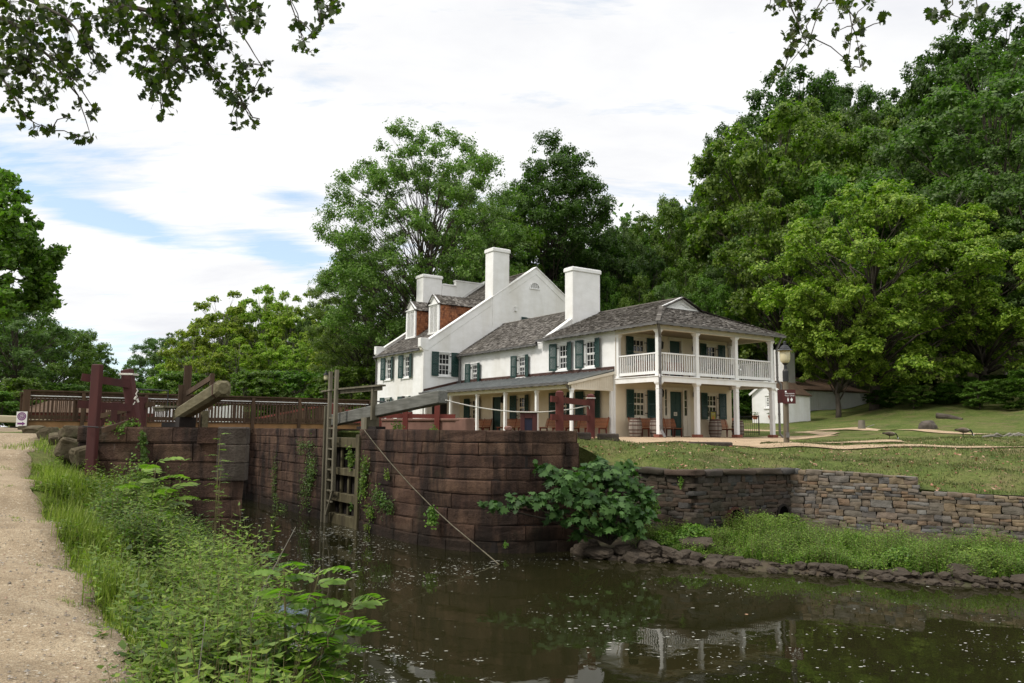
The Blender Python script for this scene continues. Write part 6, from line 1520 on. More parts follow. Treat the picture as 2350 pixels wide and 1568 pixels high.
# right: the big maple and the hill
for i, (k, px, Y, top, lab, w, zb) in enumerate([
    ('maple',2010,55,440,'big yellow-green maple lit at its crown, right of the gallery',1.15,None),('droop',1925,54,640,'maple with low drooping boughs over the white boarded building',.9,None),
    ('maple',2265,56,470,'maple with a forked dark trunk near the right edge',1.15,None),('yellow',1800,66,450,'yellow-green tree above the gallery roof corner',.9,None),
    ('cool',2100,74,300,'dull green tree above the big maple',1.0,None),('cool',2330,66,150,'grey-green tree filling the upper right edge',1.1,None),('round',1960,72,400,'mid-green tree behind the crown of the big maple',1.0,None),
    ('yellow',1790,82,262,'tall tree with yellowish-green leaves and grey limbs on the hillside',1.05,None),('yellow',1745,84,370,'yellowish hillside tree above the gallery ridge',.8,None),('yellow',1900,90,245,'rounded yellowish tree high on the hillside',1.0,None),
    ('dark',1712,100,268,'dark ragged tree standing out on the left skyline of the hill',.75,None),('dark',1845,112,168,'dark tree topping the skyline under the hanging leaves',1.0,None),('dark',1910,118,185,'second dark tree on the skyline under the hanging leaves',.9,None),
    ('dark',2010,112,195,'dark tree in the middle of the hill skyline',.9,None),('dark',2070,112,215,'dark tree right of the middle on the hill skyline',.9,None),('round',2120,105,235,'green tree in the dip of the skyline',.9,None),
    ('dark',2240,92,98,'tall dark tree stepping up at the upper right',.95,None),('dark',2330,88,40,'tallest dark tree at the top right corner',1.05,None),('dark',2200,96,150,'dark tree below the tall ones at the upper right',.9,None),
    ('round',1450,92,508,'low dark green tree right of the oak',.85,None),('round',1530,90,470,'dark green tree on the ridge above the right chimney',.85,None),('dark',1600,96,450,'dark slim tree on the ridge left of the hill',.7,None),('round',1640,88,480,'green tree at the foot of the hill skyline',.8,None),
    ('dark',1400,84,560,'dark tree behind the main gable',.9,None),('dark',1490,80,580,'dark tree behind the right chimney',.9,None),('round',1580,76,600,'green tree behind the gallery roof peak',.85,None),('dark',1680,74,600,'dark tree behind the gallery roof end',.9,None),
    ('round',2180,70,380,'green tree behind the right-hand maple',1.0,None),('cool',2380,60,300,'dull green tree at the right edge',1.1,None),('cool',2420,54,480,'dull green tree cut off by the right edge',1.1,None),
    ('round',1350,90,600,'green tree behind the main gable slope',.8,None),('dark',1320,96,560,'dark tree between the oak trunks',.8,None),('round',1990,86,300,'green hillside tree under the middle skyline',1.0,None),
    ('round',1560,100,455,'small green tree on the ridge right of the low dark one',.8,None),('yellow',1670,94,440,'yellowish tree at the left foot of the hill skyline',.75,None),('cool',1735,78,480,'bluish tree low on the hill above the gallery eaves',.9,None),
    ('round',1840,80,380,'mid-green tree between the yellowish hillside trees',.95,None),('cool',1950,96,260,'bluish hillside tree under the two skyline trees',.95,None),('yellow',2040,84,370,'olive tree above the left-hand side of the big maple',.95,None),
    ('cool',2160,90,300,'bluish tree under the dark upper-right trees',.95,None),('round',2290,78,300,'green tree below the tallest dark trees',.95,None),('yellow',2240,66,420,'olive tree just behind the right-hand maple',1.0,None),
    ('cool',1860,72,520,'bluish tree behind the left flank of the big maple',.9,None),('round',1470,74,640,'mid-green tree low behind the right chimney',.85,None),('cool',1540,70,650,'bluish tree low behind the gallery ridge',.85,None),('round',1640,70,640,'mid-green tree low behind the gallery roof end',.85,None),
    ('round',1395,76,640,'mid-green tree between the gable and the right chimney',.8,None),('cool',1425,84,520,'bluish tree right of the dark oak',.75,None),('yellow',2080,92,290,'yellowish hillside tree under the skyline dip',1.0,None),('round',2230,82,250,'green hillside tree at the upper right',1.0,None),
    ('dark',1770,70,700,'dark shaded tree behind the white outhouse',1.0,None),('dark',1850,72,690,'dark shaded tree behind the chimney of the boarded building',.9,None),('dark',2080,68,640,'dark shaded tree in the hollow behind the maples',1.0,None),('dark',2180,66,640,'dark shaded tree in the hollow right of centre',1.0,None)]):
    plant(k, px, 985, Y, top, lab, 'tree', W_, wide=w*(.74 if Y > 69 else .9), rz=i*2.1+.3, zb=zb)
for i, (px, Y, top, lab) in enumerate([(1700,60,860,'dark bush behind the gallery posts'),(1650,64,850,'dark bush behind the gallery back wall'),(1990,64,905,'shaded bush at the end of the white boarded building'),(2060,60,880,'shaded bush left of the forked maple'),(2130,58,870,'shaded bush among the maple trunks'),(2210,56,865,'shaded bush behind the fallen log'),(2300,54,860,'shaded bush right of the forked maple'),(2370,50,850,'shaded bush at the right edge'),(2030,54,895,'low shaded bush under the left side of the big maple'),(2100,52,885,'low shaded bush under the big maple trunk'),(2170,52,880,'low shaded bush between the two maples'),(2250,50,875,'low shaded bush under the forked maple'),(2330,48,870,'low shaded bush near the right edge'),(1610,70,800,'dark bush behind the upper gallery'),(1780,66,850,'dark bush above the outhouse roof')]):
    e = plant('under', px, 985, Y, top, lab, 'bush', 'undergrowth shrubs at the foot of the hill', wide=1.5, rz=i*1.1)
    e.children[1].data = e.children[1].data if i % 2 else T_['under'][1]
# dense far woodland that reads as one mass behind the single trees
rs = np.random.RandomState(77); n = 70000
def wood(nm, pxr, Yr, hf, zt, n, seed, m, size):
    rs = np.random.RandomState(seed); px = rs.uniform(*pxr, n); Y = rs.uniform(*Yr, n); P = []
    k = (px-1175)/1811*Y; x = CB + k*ST + Y*CT; y = CA - k*CT + Y*ST
    g = np.array([hf(a, b) for a, b in zip(x[::40], y[::40])]).repeat(40)[:n]
    lump = np.array([mnoise.noise(Vector((a*.09, b*.09, 1))) for a, b in zip(x[::10], y[::10])]).repeat(10)[:n]
    cell = rs.uniform(0,1,n); z = g + (zt*(1+.35*lump))*np.sqrt(cell)*np.clip(.9+.2*rs.normal(size=n)*.2, .6, 1.15)
    P = np.stack([x,y,z],1); P[:,:2] += rs.normal(size=(n,2))*.4
    me = np_mesh(nm, cards(P, unit(rs,n)+np.array([0,0,.6]), size*rs.uniform(.6,1.4,n), .65, rs, .1), 4, m); return me
tag(link('woodland', wood('woodland', (1260,2700), (98,135), h_tav0, 11, 90000, 3, M['leaf_dark'], .75)), 'dense dark woodland covering the hillside behind the nearer trees', 'woodland', kind='stuff')
tag(link('woodland', wood('woodland_left', (-300,1260), (125,160), lambda x, y: .1, 7, 40000, 4, M['leaf_mid'], .75)), 'low distant woodland along the far canal bank', 'woodland', kind='stuff')
# two bare dead trees on the hill
for px, py, Y, s, lab in ((2180,470,62,1.0,'bare grey dead tree above the big maple'),(2290,480,64,.9,'bare grey dead tree nearer the right edge')):
    mb = MB(); rnd = random.Random(px); b = at(px, py+60, Y)
    def grow(p, d, L, w, dep):
        e = p+d*L; mb.tube([p, p.lerp(e,.5)+Vector((rnd.uniform(-.05,.05)*L,rnd.uniform(-.05,.05)*L,0)), e], [w, w*.8, w*.6], 5, cap=False)
        if dep:
            for _ in range(3 if dep > 1 else 2): dd = (d+Vector((rnd.uniform(-.8,.8),rnd.uniform(-.8,.8),rnd.uniform(-.1,.6)))).normalized(); grow(p.lerp(e, rnd.uniform(.5,1)), dd, L*.68, w*.55, dep-1)
    g = h_tav0(b.x, b.y); grow(Vector((b.x,b.y,g)), Vector((.02,.03,1)), b.z-g+1, .14, 0); grow(Vector((b.x,b.y,b.z)), Vector((.1,-.1,1)).normalized(), 1.6*s, .09, 4)
    single('dead_tree', mb, M['palebark'], lab, 'tree')

# ------------------------------------------------------------------ overhanging sycamore boughs
STAR = []
for a, r in ((0,1.0),(24,.62),(40,.78),(52,.5),(68,.80),(90,.5),(112,.66),(128,.42),(150,.52),(180,.34)): STAR.append((math.radians(a), r))
STAR = [(math.cos(a)*r, math.sin(a)*r) for a, r in STAR] + [(math.cos(-a)*r, math.sin(-a)*r) for a, r in STAR[-2:0:-1]]
STAR = np.array(STAR); KS = len(STAR)
def starleaves(P, size, rs, droop=.6):
    n = len(P); t = unit(rs, n)*.8 + np.array([0,0,-droop]); t /= np.linalg.norm(t, axis=1, keepdims=True)
    N_ = unit(rs, n) + np.array([0,0,.5]); N_ -= (N_*t).sum(1,keepdims=True)*t; N_ /= np.linalg.norm(N_, axis=1, keepdims=True); b = np.cross(N_, t)
    s = (size*rs.uniform(.55,1.2,n))[:,None,None]
    fold = rs.uniform(.1,.45,(n,1,1))
    return (P[:,None,:] + s*(STAR[None,:,0:1]*t[:,None,:] + STAR[None,:,1:2]*b[:,None,:]) - s*fold*np.abs(STAR[None,:,1:2])*N_[:,None,:]).reshape(-1,3)
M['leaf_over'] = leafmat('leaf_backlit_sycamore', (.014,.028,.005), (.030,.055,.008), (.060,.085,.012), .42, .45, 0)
def bough(name, label, clusters, Y, limbs, seed, dens=.043):
    rs = np.random.RandomState(seed); rnd = random.Random(seed); t = Thing(name, label, 'tree branch', tuple(at(clusters[0][0], clusters[0][1], Y)))
    PP = []; mb = MB(); ends = []
    for (x, y, r) in clusters:
        n = max(3, int(r*r*dens)); yy = Y + rs.uniform(-.5,.5); tcl = [(rs.uniform(0,6.28), r*rs.uniform(.1,1)) for _ in range(max(2,int(r*r/90)))]
        c = at(x, y, yy); ends.append(c)
        for k in range(n):
            a, q = tcl[rs.randint(len(tcl))]; yk = yy+rs.normal()*.15; p = at(x+q*math.cos(a)+rs.normal()*7, y+q*math.sin(a)+rs.normal()*7, yk); PP.append(tuple(p))
            if k % 3 == 0: m_ = p.lerp(c,.5)+Vector((0,0,.02)); mb.tube([c, m_, p], [.0035,.0025,.0015], 4, cap=False)
    P = np.array(PP)-np.array(t.base)
    link('foliage', np_mesh('foliage', starleaves(P, .050, rs), KS, M['leaf_over']), parent=t.root)
    for L in limbs:
        pts_ = [at(x, y, Y+d) for x, y, d, w in L]; ws = [w for *_, w in L]
        sm, sw = [], []
        for i in range(len(pts_)-1):
            for k in range(4): sm.append(pts_[i].lerp(pts_[i+1], k/4)+Vector((rnd.uniform(-.01,.01),)*3)); sw.append(ws[i]+(ws[i+1]-ws[i])*k/4)
        sm.append(pts_[-1]); sw.append(ws[-1]); mb.tube(sm, sw, 6, cap=False)
        for q in sm[::2]: pass
    nodes = [at(x, y, Y+d) for L in limbs for x, y, d, w in L]
    for c in ends:
        q = min(nodes, key=lambda v: (v-c).length); 
        if (q-c).length < .9: mb.tube([q, q.lerp(c,.5)+Vector((rnd.uniform(-.04,.04),0,.03)), c], [.006,.005,.0035], 5, cap=False)
        nodes.append(c)
    t.part('twigs', mb, M['bark']); return t
left_c = [(60,60,70),(10,10,50),(150,50,60),(60,150,60),(130,130,50),(200,110,40),(30,220,40),(110,210,35),(160,180,40),(225,160,25),(20,130,40),(60,265,20),(90,290,18),(120,295,15),(150,270,12),(180,315,22),(205,330,12),(215,250,18),(185,240,15),(240,40,50),(10,180,30),(200,60,40)]
mid_c = [(290,60,50),(350,40,60),(420,50,50),(480,30,50),(540,30,40),(590,15,30),(300,110,35),(350,110,45),(410,110,50),(460,120,45),(510,90,40),(560,60,30),(590,55,22),(330,160,35),(380,160,45),(430,160,40),(480,160,30),(560,160,35),(600,150,20),(350,200,30),(390,210,20),(375,245,22),(365,270,15),(500,200,25),(540,210,30),(580,210,25),(615,215,15),(550,240,25),(530,265,12),(575,275,12),(545,290,10),(590,285,8),(400,5,50),(460,70,40),(270,20,40)]
mid_r = [(670,5,15),(680,45,14),(690,65,14),(720,80,18),(685,100,18),(710,120,12),(740,20,28),(770,20,18),(740,50,18),(765,5,15),(730,5,20)]
tr1 = [(1765,20,15),(1790,5,20),(1830,5,25),(1830,60,28),(1815,100,20),(1860,85,18),(1795,160,13),(1810,130,12),(1855,118,12),(1880,30,15),(1930,5,20),(1940,15,18),(1970,50,12),(1975,70,12),(1990,10,12),(1925,70,12),(1945,90,12),(1970,110,14),(1945,140,14),(1975,155,11),(1950,165,8),(2028,50,14)]
tr2 = [(2140,30,20),(2175,5,20),(2160,40,12),(2220,5,15),(2250,25,18),(2215,45,12),(2260,40,8),(2185,30,10)]
bough('sycamore_branch', 'leafy sycamore branch hanging into the top left corner', left_c, 7.2, [[(-60,20,.3,.03),(40,60,.2,.022),(110,130,.1,.012),(180,220,0,.007),(210,320,0,.003)],[(-60,120,.2,.018),(20,200,.1,.01),(60,270,0,.006),(120,300,0,.003)],[(0,-30,.1,.02),(150,40,0,.012),(225,130,0,.005)]], 5)
bough('sycamore_branch', 'largest hanging sycamore branch, left of the top centre', mid_c, 7.0, [[(170,-40,.3,.035),(290,15,.2,.026),(370,30,.1,.02),(450,100,0,.012),(500,180,0,.008),(580,270,0,.003)],[(390,-60,.2,.02),(415,60,.1,.012),(400,130,.1,.008),(370,250,0,.003)],[(500,-40,.2,.014),(540,60,.1,.009),(600,150,0,.004)]], 6)
bough('sycamore_branch', 'small separate hanging sprig just right of the largest branch', mid_r, 7.0, [[(655,-40,.1,.008),(675,30,.1,.006),(690,70,0,.005),(710,120,0,.002)],[(735,-40,.1,.006),(735,60,0,.003)]], 7)
bough('sycamore_branch', 'drooping sycamore sprigs above the hillside, upper right', tr1, 7.4, [[(1790,-40,.1,.009),(1830,50,.1,.006),(1850,100,0,.004),(1800,160,0,.002)],[(1910,-40,.1,.008),(1850,60,.1,.005)],[(1940,-40,.1,.008),(1955,60,.1,.005),(1945,160,0,.002)]], 8, .065)
bough('sycamore_branch', 'small sycamore sprigs at the top edge near the right corner', tr2, 7.6, [[(2190,-60,.1,.009),(2185,10,0,.005),(2155,45,0,.002)],[(2230,-60,.1,.009),(2245,30,0,.003)]], 9, .065)
# tree reaching in from the left edge
lc = [(0,430,45),(20,480,50),(0,560,60),(50,560,45),(70,600,40),(20,620,60),(95,620,30),(118,600,22),(90,650,30),(110,690,22),(60,690,20),(10,690,40),(45,520,45),(128,580,14),(15,420,25),(-30,480,60),(-30,600,70),(85,700,12)]
rsL = np.random.RandomState(31); tL = Thing('tree', 'dark leafy tree reaching in from the left edge', 'tree', (loc(-17,22).x, loc(-17,22).y, .1))
PP = []
for x, y, r in lc:
    for c in range(int(5+r*.45)):
        a, q = rsL.uniform(0,6.28), r*rsL.uniform(0,1)**.5; cx_, cy_, cY = x+q*math.cos(a), y+q*math.sin(a)*.9, 22+rsL.normal()*1.0*(r/50)
        for k in range(int(rsL.uniform(35,75))):
            d = rsL.normal(size=3)*np.array([8,5.5,.10])*rsL.uniform(.5,1.1); PP.append(tuple(at(cx_+d[0], cy_+d[1], cY+d[2])))
P = np.array(PP)-np.array(tL.base); link('crown', np_mesh('crown', cards(P, unit(rsL,len(P))+np.array([0,-.2,.7]), .17*rsL.uniform(.6,1.3,len(P)), .6, rsL, .12), 4, M['leaf_mid']), parent=tL.root)
mb = MB(); o = Vector(tL.base)
mb.tube([o-V(0,0,.3), o+V(.1,0,3), o+V(.2,.2,7)], [.35,.28,.2], 10)
for x, y, r in lc[::2]: e = at(x, y, 22); s = o+V(.1,.1,4.2); mb.tube([s, s.lerp(e,.5)+V(0,0,.3), e], [.09,.05,.015], 5)
tL.part('trunk', mb, M['bark'])
# ------------------------------------------------------------------ low plants
def blades(P, H, W, rs, lean=.45, base=None):
    "grass blades: bent narrow triangles (3-point + mid) as quads"
    n = len(P); a = rs.uniform(0, 6.283, n); d = np.stack([np.cos(a), np.sin(a), np.zeros(n)], 1); s = np.stack([-np.sin(a), np.cos(a), np.zeros(n)], 1)
    H = H*rs.uniform(.5,1.3,n)[:,None]; L = lean*rs.uniform(.1,1.2,n)[:,None]; W = W*rs.uniform(.6,1.3,n)[:,None]; up = np.array([0,0,1.])
    b0, b1 = P-s*W*.5, P+s*W*.5; m = P+up*H*.6+d*H*L*.35; t = P+up*H*(1-.25*L)+d*H*L
    q1 = np.stack([b0, b1, m+s*W*.4, m-s*W*.4], 1); q2 = np.stack([m-s*W*.4, m+s*W*.4, t+s*W*.05, t-s*W*.05], 1)
    return np.concatenate([q1, q2], 1).reshape(-1,3)   # 8 per blade -> faces of 4
def np_mesh8(name, v, m): return np_mesh(name, v, 4, m)
M['grass_blade'] = leafmat('grass_blades', (.075,.120,.014), (.155,.215,.026), (.29,.33,.075), .35, .5, 0, 1.7, 1.5)
M['weed'] = leafmat('weed_leaves', (.050,.110,.014), (.095,.190,.024), (.175,.275,.045), .35, .45, 0, 1.7, 1.5)
M['weed_dark'] = leafmat('weed_leaves_dark', (.028,.066,.012), (.052,.118,.018), (.095,.175,.032), .3, .45, 0, 1.7, 1.5)
M['weed_bright'] = leafmat('bright_sapling_leaves', (.075,.16,.02), (.125,.25,.03), (.20,.34,.06), .4, .4, 0)
M['stem'] = mat('plant_stem', [(.10,.09,.035),(.16,.13,.06)], 6, .7, .1, 40)
M['figleaf'] = leafmat('fig_leaves', (.016,.046,.008), (.034,.084,.014), (.070,.140,.030), .25, .55, 0)
M['herb'] = leafmat('bright_herbs', (.055,.125,.016), (.10,.20,.026), (.17,.28,.042), .35, .5, 0, 1.7, 1.5)
def ground_pts(n, rs, region, hf):
    P = []
    while len(P) < n:
        X, Y = region(rs); p = loc(X, Y); P.append((p.x, p.y, hf(p.x, p.y)))
    return np.array(P)
def interp(tab, Y):
    for (a, b), (c, d) in zip(tab, tab[1:]):
        if a <= Y <= c: return b+(d-b)*(Y-a)/(c-a)
    return tab[-1][1] if Y > tab[-1][0] else tab[0][1]
eR = [(b, a) for a, b in right]; eW = [(Y, X) for X, Y in wl]
def bankreg(lo, hi, y0=2.6, y1=15.8, p=.75):
    def f(rs):
        Y = y0+(y1-y0)*rs.uniform()**p; a, b = interp(eR, Y), interp(eW, Y); return a+(b-a)*(lo+(hi-lo)*rs.uniform()), Y
    return f
rs = np.random.RandomState(101)
def clumped(n, rs, region, hf, nc, sd):
    C_ = ground_pts(nc, rs, region, hf); i = rs.randint(0, nc, n); P = C_[i]+np.concatenate([rs.normal(size=(n,2))*sd, np.zeros((n,1))], 1); P[:,2] = [hf(a,b) for a, b in P[:,:2]] if n < 40000 else C_[i][:,2]; return P
g1_ = clumped(6000, rs, bankreg(.06,.40), h_tow, 300, .09); g2_ = clumped(20000, rs, bankreg(-.01,.22), h_tow, 520, .07); g3_ = clumped(6500, rs, bankreg(.08,.42,7.5,15.5), h_tow, 170, .12); g4_ = clumped(900, rs, bankreg(-.28,-.02), h_tow, 26, .04)
tag(link('bank_grass', np_mesh8('bank_grass', np.concatenate([blades(g1_, .16, .008, rs), blades(g2_, .075, .008, rs, .8), blades(g3_, .34, .009, rs), blades(g4_, .06, .007, rs, .9)]), M['grass_blade'])), 'long grass growing along the right edge of the gravel path', 'grass', kind='stuff')
# verge left of / beyond the path and the near lock wall top
vg = ground_pts(4000, rs, lambda r: (-10.8+5*r.uniform(), 16.3+5*r.uniform()), h_tow)
vg = vg[(vg[:,0] < -20.0)]
tag(link('verge_grass', np_mesh8('verge_grass', blades(vg, .14, .012, rs), M['grass_blade'])), 'short grass on top of the near lock wall', 'grass', kind='stuff')
def weeds(P, hmin, hmax, per, leaf, rs, aspect=.42, spread=.07, drop=.25):
    "leafy upright stems; returns leaf quads and stem quads"
    n = len(P); H = rs.uniform(hmin, hmax, n); ln = unit(rs, n)*.30; ln[:,2] = 1; LV = []; H = H*np.array([max(.35, 1+1.5*mnoise.noise(Vector((a*1.1,b*1.1,3)))) for a, b in P[:,:2]])
    idx = np.repeat(np.arange(n), per); f = np.tile(np.linspace(.18, 1, per), n); a = np.tile(np.arange(per)*2.4, n) + rs.uniform(0,6.28,n)[idx]
    Q = P[idx]+ln[idx]*(H[idx]*f)[:,None]; d = np.stack([np.cos(a), np.sin(a), np.full(len(a), -.1)], 1)
    sz = leaf*rs.uniform(.6,1.25,len(a))*(1.15-.5*f); N_ = np.array([0,0,1.])-d*.35+rs.normal(size=(len(a),3))*.25
    LV = cards(Q+d*sz[:,None]*.55-np.array([0,0,1.])*sz[:,None]*drop*.3, N_, sz, aspect, rs, .14, tip=d*1.5)
    s = np.cross(ln, np.array([.6,.8,0])); s /= np.linalg.norm(s,axis=1,keepdims=True); w = .0028
    ST_ = np.stack([P-s*w, P+s*w, P+ln*H[:,None]+s*w*.4, P+ln*H[:,None]-s*w*.4], 1).reshape(-1,3)
    return LV, ST_
def weedobj(name, label, sets, cat, m=None, kind='stuff', n_=None):
    LV, SS = zip(*sets); v = np.concatenate(LV+SS); nl = sum(len(a)//4 for a in LV); ns = sum(len(a)//4 for a in SS)
    me = np_mesh(name, v, 4, [m or M['weed'], M['stem']], mi=[0]*nl+[1]*ns); return tag(link(name, me), label, cat, kind=kind)
weedobj('bank_weeds', 'mixed leafy weeds covering the canal bank', [
    weeds(clumped(1300, rs, bankreg(.25,.98), h_tow, 200, .18), .25, .62, 15, .115, rs),
    weeds(clumped(1300, rs, bankreg(.08,.75), h_tow, 180, .14), .08, .28, 12, .085, rs, .6),
    weeds(clumped(900, rs, bankreg(.45,1.02,3,15), h_tow, 80, .15), .45, .9, 20, .13, rs, .30)], 'weeds')
weedobj('bank_weeds', 'darker broad-leaved weeds low on the canal bank', [weeds(clumped(900, rs, bankreg(.3,1.05,2.8,15.6), h_tow, 150, .18), .15, .5, 11, .15, rs, .7), weeds(clumped(420, rs, bankreg(.35,.9,11,15.7,1), h_tow, 26, .18), .45, .8, 18, .12, rs, .4)], 'weeds', M['weed_dark'])
# compound-leaved saplings
def pinnate(mb_l, mb_s, o, d, L, nl, lf, rs, w=.38):
    "one feather-shaped leaf: rachis from o along d, paired leaflets; appended to lists"
    o, d = Vector(o), Vector(d).normalized(); side = d.cross(V(0,0,1)).normalized(); up_ = side.cross(d).normalized(); pts_ = []
    for i in range(nl+2): t = i/(nl+1); pts_.append(o+d*L*t-V(0,0,1)*L*.45*t*t)
    mb_s.tube(pts_, [.004]+[.0028]*(nl)+[.001], 4, cap=False)
    for i in range(1, nl+1):
        q = pts_[i]; k = math.sin(math.pi*(.15+.8*i/(nl+1)))
        for s in (-1,1):
            dd = (side*s+d*.35+V(0,0,-.15+rs.uniform(-.15,.15))).normalized(); ll = lf*k*rs.uniform(.85,1.1); wv = dd.cross(up_).normalized()*ll*w*.5; dn = -up_*ll*.10
            mb_l.add([q, q+dd*ll*.3+wv+dn*.2, q+dd*ll*.65+wv*.85+dn, q+dd*ll+dn*1.8, q+dd*ll*.65-wv*.85+dn, q+dd*ll*.3-wv+dn*.2], [(0,1,2,3),(0,3,4,5)])
    q = pts_[-1]; mb_l.add([q, q+side*lf*.15+d*lf*.3, q+d*lf*.8-V(0,0,lf*.2), q-side*lf*.15+d*lf*.3], [(0,1,2,3)])
def sapling(name, label, base, stems, rs, m='weed', nleaf=9, L=.5, npair=10, lf=.10, w=.38):
    t = Thing(name, label, 'sapling', tuple(base)); ml, ms = MB(), MB()
    for (dx, dy, h) in stems:
        p0 = Vector(base); p1 = p0+V(dx,dy,h); mid = p0.lerp(p1,.5)+V(dx*.1,dy*.1,h*.12); pts_ = [p0, mid, p1]; ms.tube(pts_, [.012,.009,.004], 6)
        for i in range(nleaf):
            f = .25+.75*i/(nleaf-1); q = p0.lerp(mid, f*2) if f < .5 else mid.lerp(p1, f*2-1); a = i*2.4+rs.uniform(-.3,.3)
            pinnate(ml, ms, q, (math.cos(a), math.sin(a), .55-.25*(1-f)), L*rs.uniform(.7,1.1), npair, lf, rs, w)
    t.part('leaves', ml, M[m]); t.part('stems', ms, M['stem']); return t
def bp3(X, Y, dz=0): p = loc(X, Y); return (p.x, p.y, h_tow(p.x, p.y)+dz)
sapling('ailanthus_sapling', 'feather-leaved sapling standing before the near lock wall', bp3(-6.15,13.6), [(.1,.15,1.35),(-.25,0,1.0),(.35,0,.9)], rs, 'weed_bright', nleaf=9, L=.75, npair=10, lf=.19, w=.42)
sapling('ailanthus_sapling', 'feather-leaved sapling leaning out over the water by the wall corner', bp3(-3.75,11.2), [(.55,-.1,.75),(.25,.2,.55)], rs, 'weed_dark', nleaf=8, L=.60, npair=11, lf=.13, w=.36)
sapling('ailanthus_sapling', 'slim feathery shoot beside the pale corner of the near wall', bp3(-5.25,14.2), [(.05,.1,2.2),(.1,.1,1.7)], rs, nleaf=14, L=.22, npair=6, lf=.07, w=.3)
sapling('broadleaf_sapling', 'bright oval-leaved sapling leaning over the water at the bank edge', bp3(-1.62,6.0,.1), [(.30,.25,.95),(.55,.1,.75),(.05,.35,1.0),(.65,.45,.45),(.35,.0,.6)], rs, 'weed_bright', nleaf=11, L=.36, npair=6, lf=.125, w=.55)
sapling('broadleaf_sapling', 'low oval-leaved shoots at the bottom edge beside the water', bp3(-1.35,4.9,.1), [(.45,.1,.42),(.3,.35,.5),(.6,.3,.25),(.1,.1,.5)], rs, 'weed_bright', nleaf=10, L=.30, npair=6, lf=.10, w=.55)
# large heart-shaped leaves on one stem
t = Thing('broadleaf_sapling', 'big smooth heart-shaped leaves with one pale upturned leaf near the water', 'sapling', bp3(-1.75,5.2)); ml = MB(); ms = MB(); rr = random.Random(4)
P0 = Vector(t.base); ms.tube([P0, P0+V(.1,.1,.4), P0+V(.15,.15,.85)], [.009,.007,.004], 6)
for i in range(13):
    q = P0+V(.12,.12,.30+.045*i); a = i*2.4; d = V(math.cos(a), math.sin(a), .1).normalized(); s_ = d.cross(V(0,0,1)).normalized(); L_ = rr.uniform(.13,.20)*(1-.02*i); e = q+d*.07; ms.tube([q,e],[.003,.002],4,cap=False)
    R6 = [(0,0,0),(.12,.32,-.02),(.42,.44,-.04),(.75,.26,-.09),(1,0,-.18),(.75,-.26,-.09),(.42,-.44,-.04),(.12,-.32,-.02)]
    ml.add([e+d*L_*a_+s_*L_*b_+V(0,0,L_*(c_*1.2-.0)) for a_, b_, c_ in R6], [(0,1,2,3,4),(0,4,5,6,7)])
t.part('leaves', ml, M['weed_bright']); t.part('stems', ms, M['stem'])
# dry stalks
for i, (X, Y, dx, h, lab) in enumerate(((-2.3,6.9,.45,1.25,'thin leaning dry stalk rising from the weeds near the water'),(-2.0,5.2,.05,.95,'thin upright dry stalk near the bottom edge'),(-2.9,8.4,.5,.9,'thin curved dry stalk in the middle of the bank'))):
    b = Vector(bp3(X,Y)); r3 = loc(1,0)-loc(0,0); mb = MB(); mb.tube([b, b+r3*dx*.3+V(0,0,h*.5), b+r3*dx+V(0,0,h)], [.006,.005,.003], 5); single('dry_stalk', mb, M['palebark'], lab, 'stalk')
# fallen leaves
def fallen(P, size, rs): return starleaves(P, size, rs, 0.0)
M['deadleaf'] = leafmat('fallen_leaf', (.16,.07,.035), (.30,.16,.09), (.48,.34,.22), .1, .7, 0)
def lawnleaf(r):
    while True:
        X = r.uniform(.5, 19); Y = r.uniform(17.5, 31); p = loc(X, Y)
        if inpoly(p.x, p.y, tp) and r.uniform() < (1.1 if Y < 25 else .3): return X, Y
P = ground_pts(1500, rs, lawnleaf, h_tav); n = len(P); a = rs.uniform(0,6.28,n); q = np.stack([np.cos(a),np.sin(a),rs.uniform(-.1,.3,n)],1)
v = cards(P+np.array([0,0,.025]), np.stack([rs.normal(size=n)*.35,rs.normal(size=n)*.35,np.ones(n)],1), .11*rs.uniform(.4,1.2,n), .7, rs, .25)
tag(link('fallen_leaves', np_mesh('fallen_leaves', v, 4, M['deadleaf'])), 'dry brown leaves scattered over the lawn', 'leaves', kind='stuff')
for X, Y, lab, s in ((-2.62,5.5,'curled orange-brown leaf lying on the path near the bottom edge',.09),(-3.05,8.0,'orange-brown leaf caught in the weeds beside the path',.11),(-3.45,6.9,'dull brown leaf at the ragged edge of the gravel',.08),(-3.9,8.3,'small brown leaf on the gravel by the grass tufts',.05)):
    p = Vector(bp3(X,Y)); hf_ = .30 if 'weeds' in lab else .035; v = starleaves(np.array([[0,0,0]]), s, np.random.RandomState(int(s*1000)), -.1); o = link('fallen_leaf', np_mesh('fallen_leaf', v, KS, M['deadleaf']), (p.x,p.y,p.z+hf_)); tag(o, lab, 'leaf')
# lawn grass blades near the wall tops and beyond
def lawnreg(r):
    while True:
        X = r.uniform(.3, 20); Y = 17.5+14*r.uniform()**1.6; p = loc(X, Y)
        if inpoly(p.x, p.y, tp) and not inpoly(p.x, p.y, apron): return X, Y
lg = clumped(38000, rs, lawnreg, h_tav, 2600, .16); keep = [not inpoly(a, b, apron) and inpoly(a, b, tp) for a, b in lg[:,:2]]; lg = lg[np.array(keep)]
M['lawn_blade'] = leafmat('lawn_blades', (.035,.055,.012), (.075,.095,.025), (.15,.14,.06), .25, .6, 0)
tag(link('lawn_grass', np_mesh8('lawn_grass', blades(lg, .065, .016, rs, .7), M['lawn_blade'])), 'thin patchy lawn grass above the stone walls', 'grass', kind='stuff')
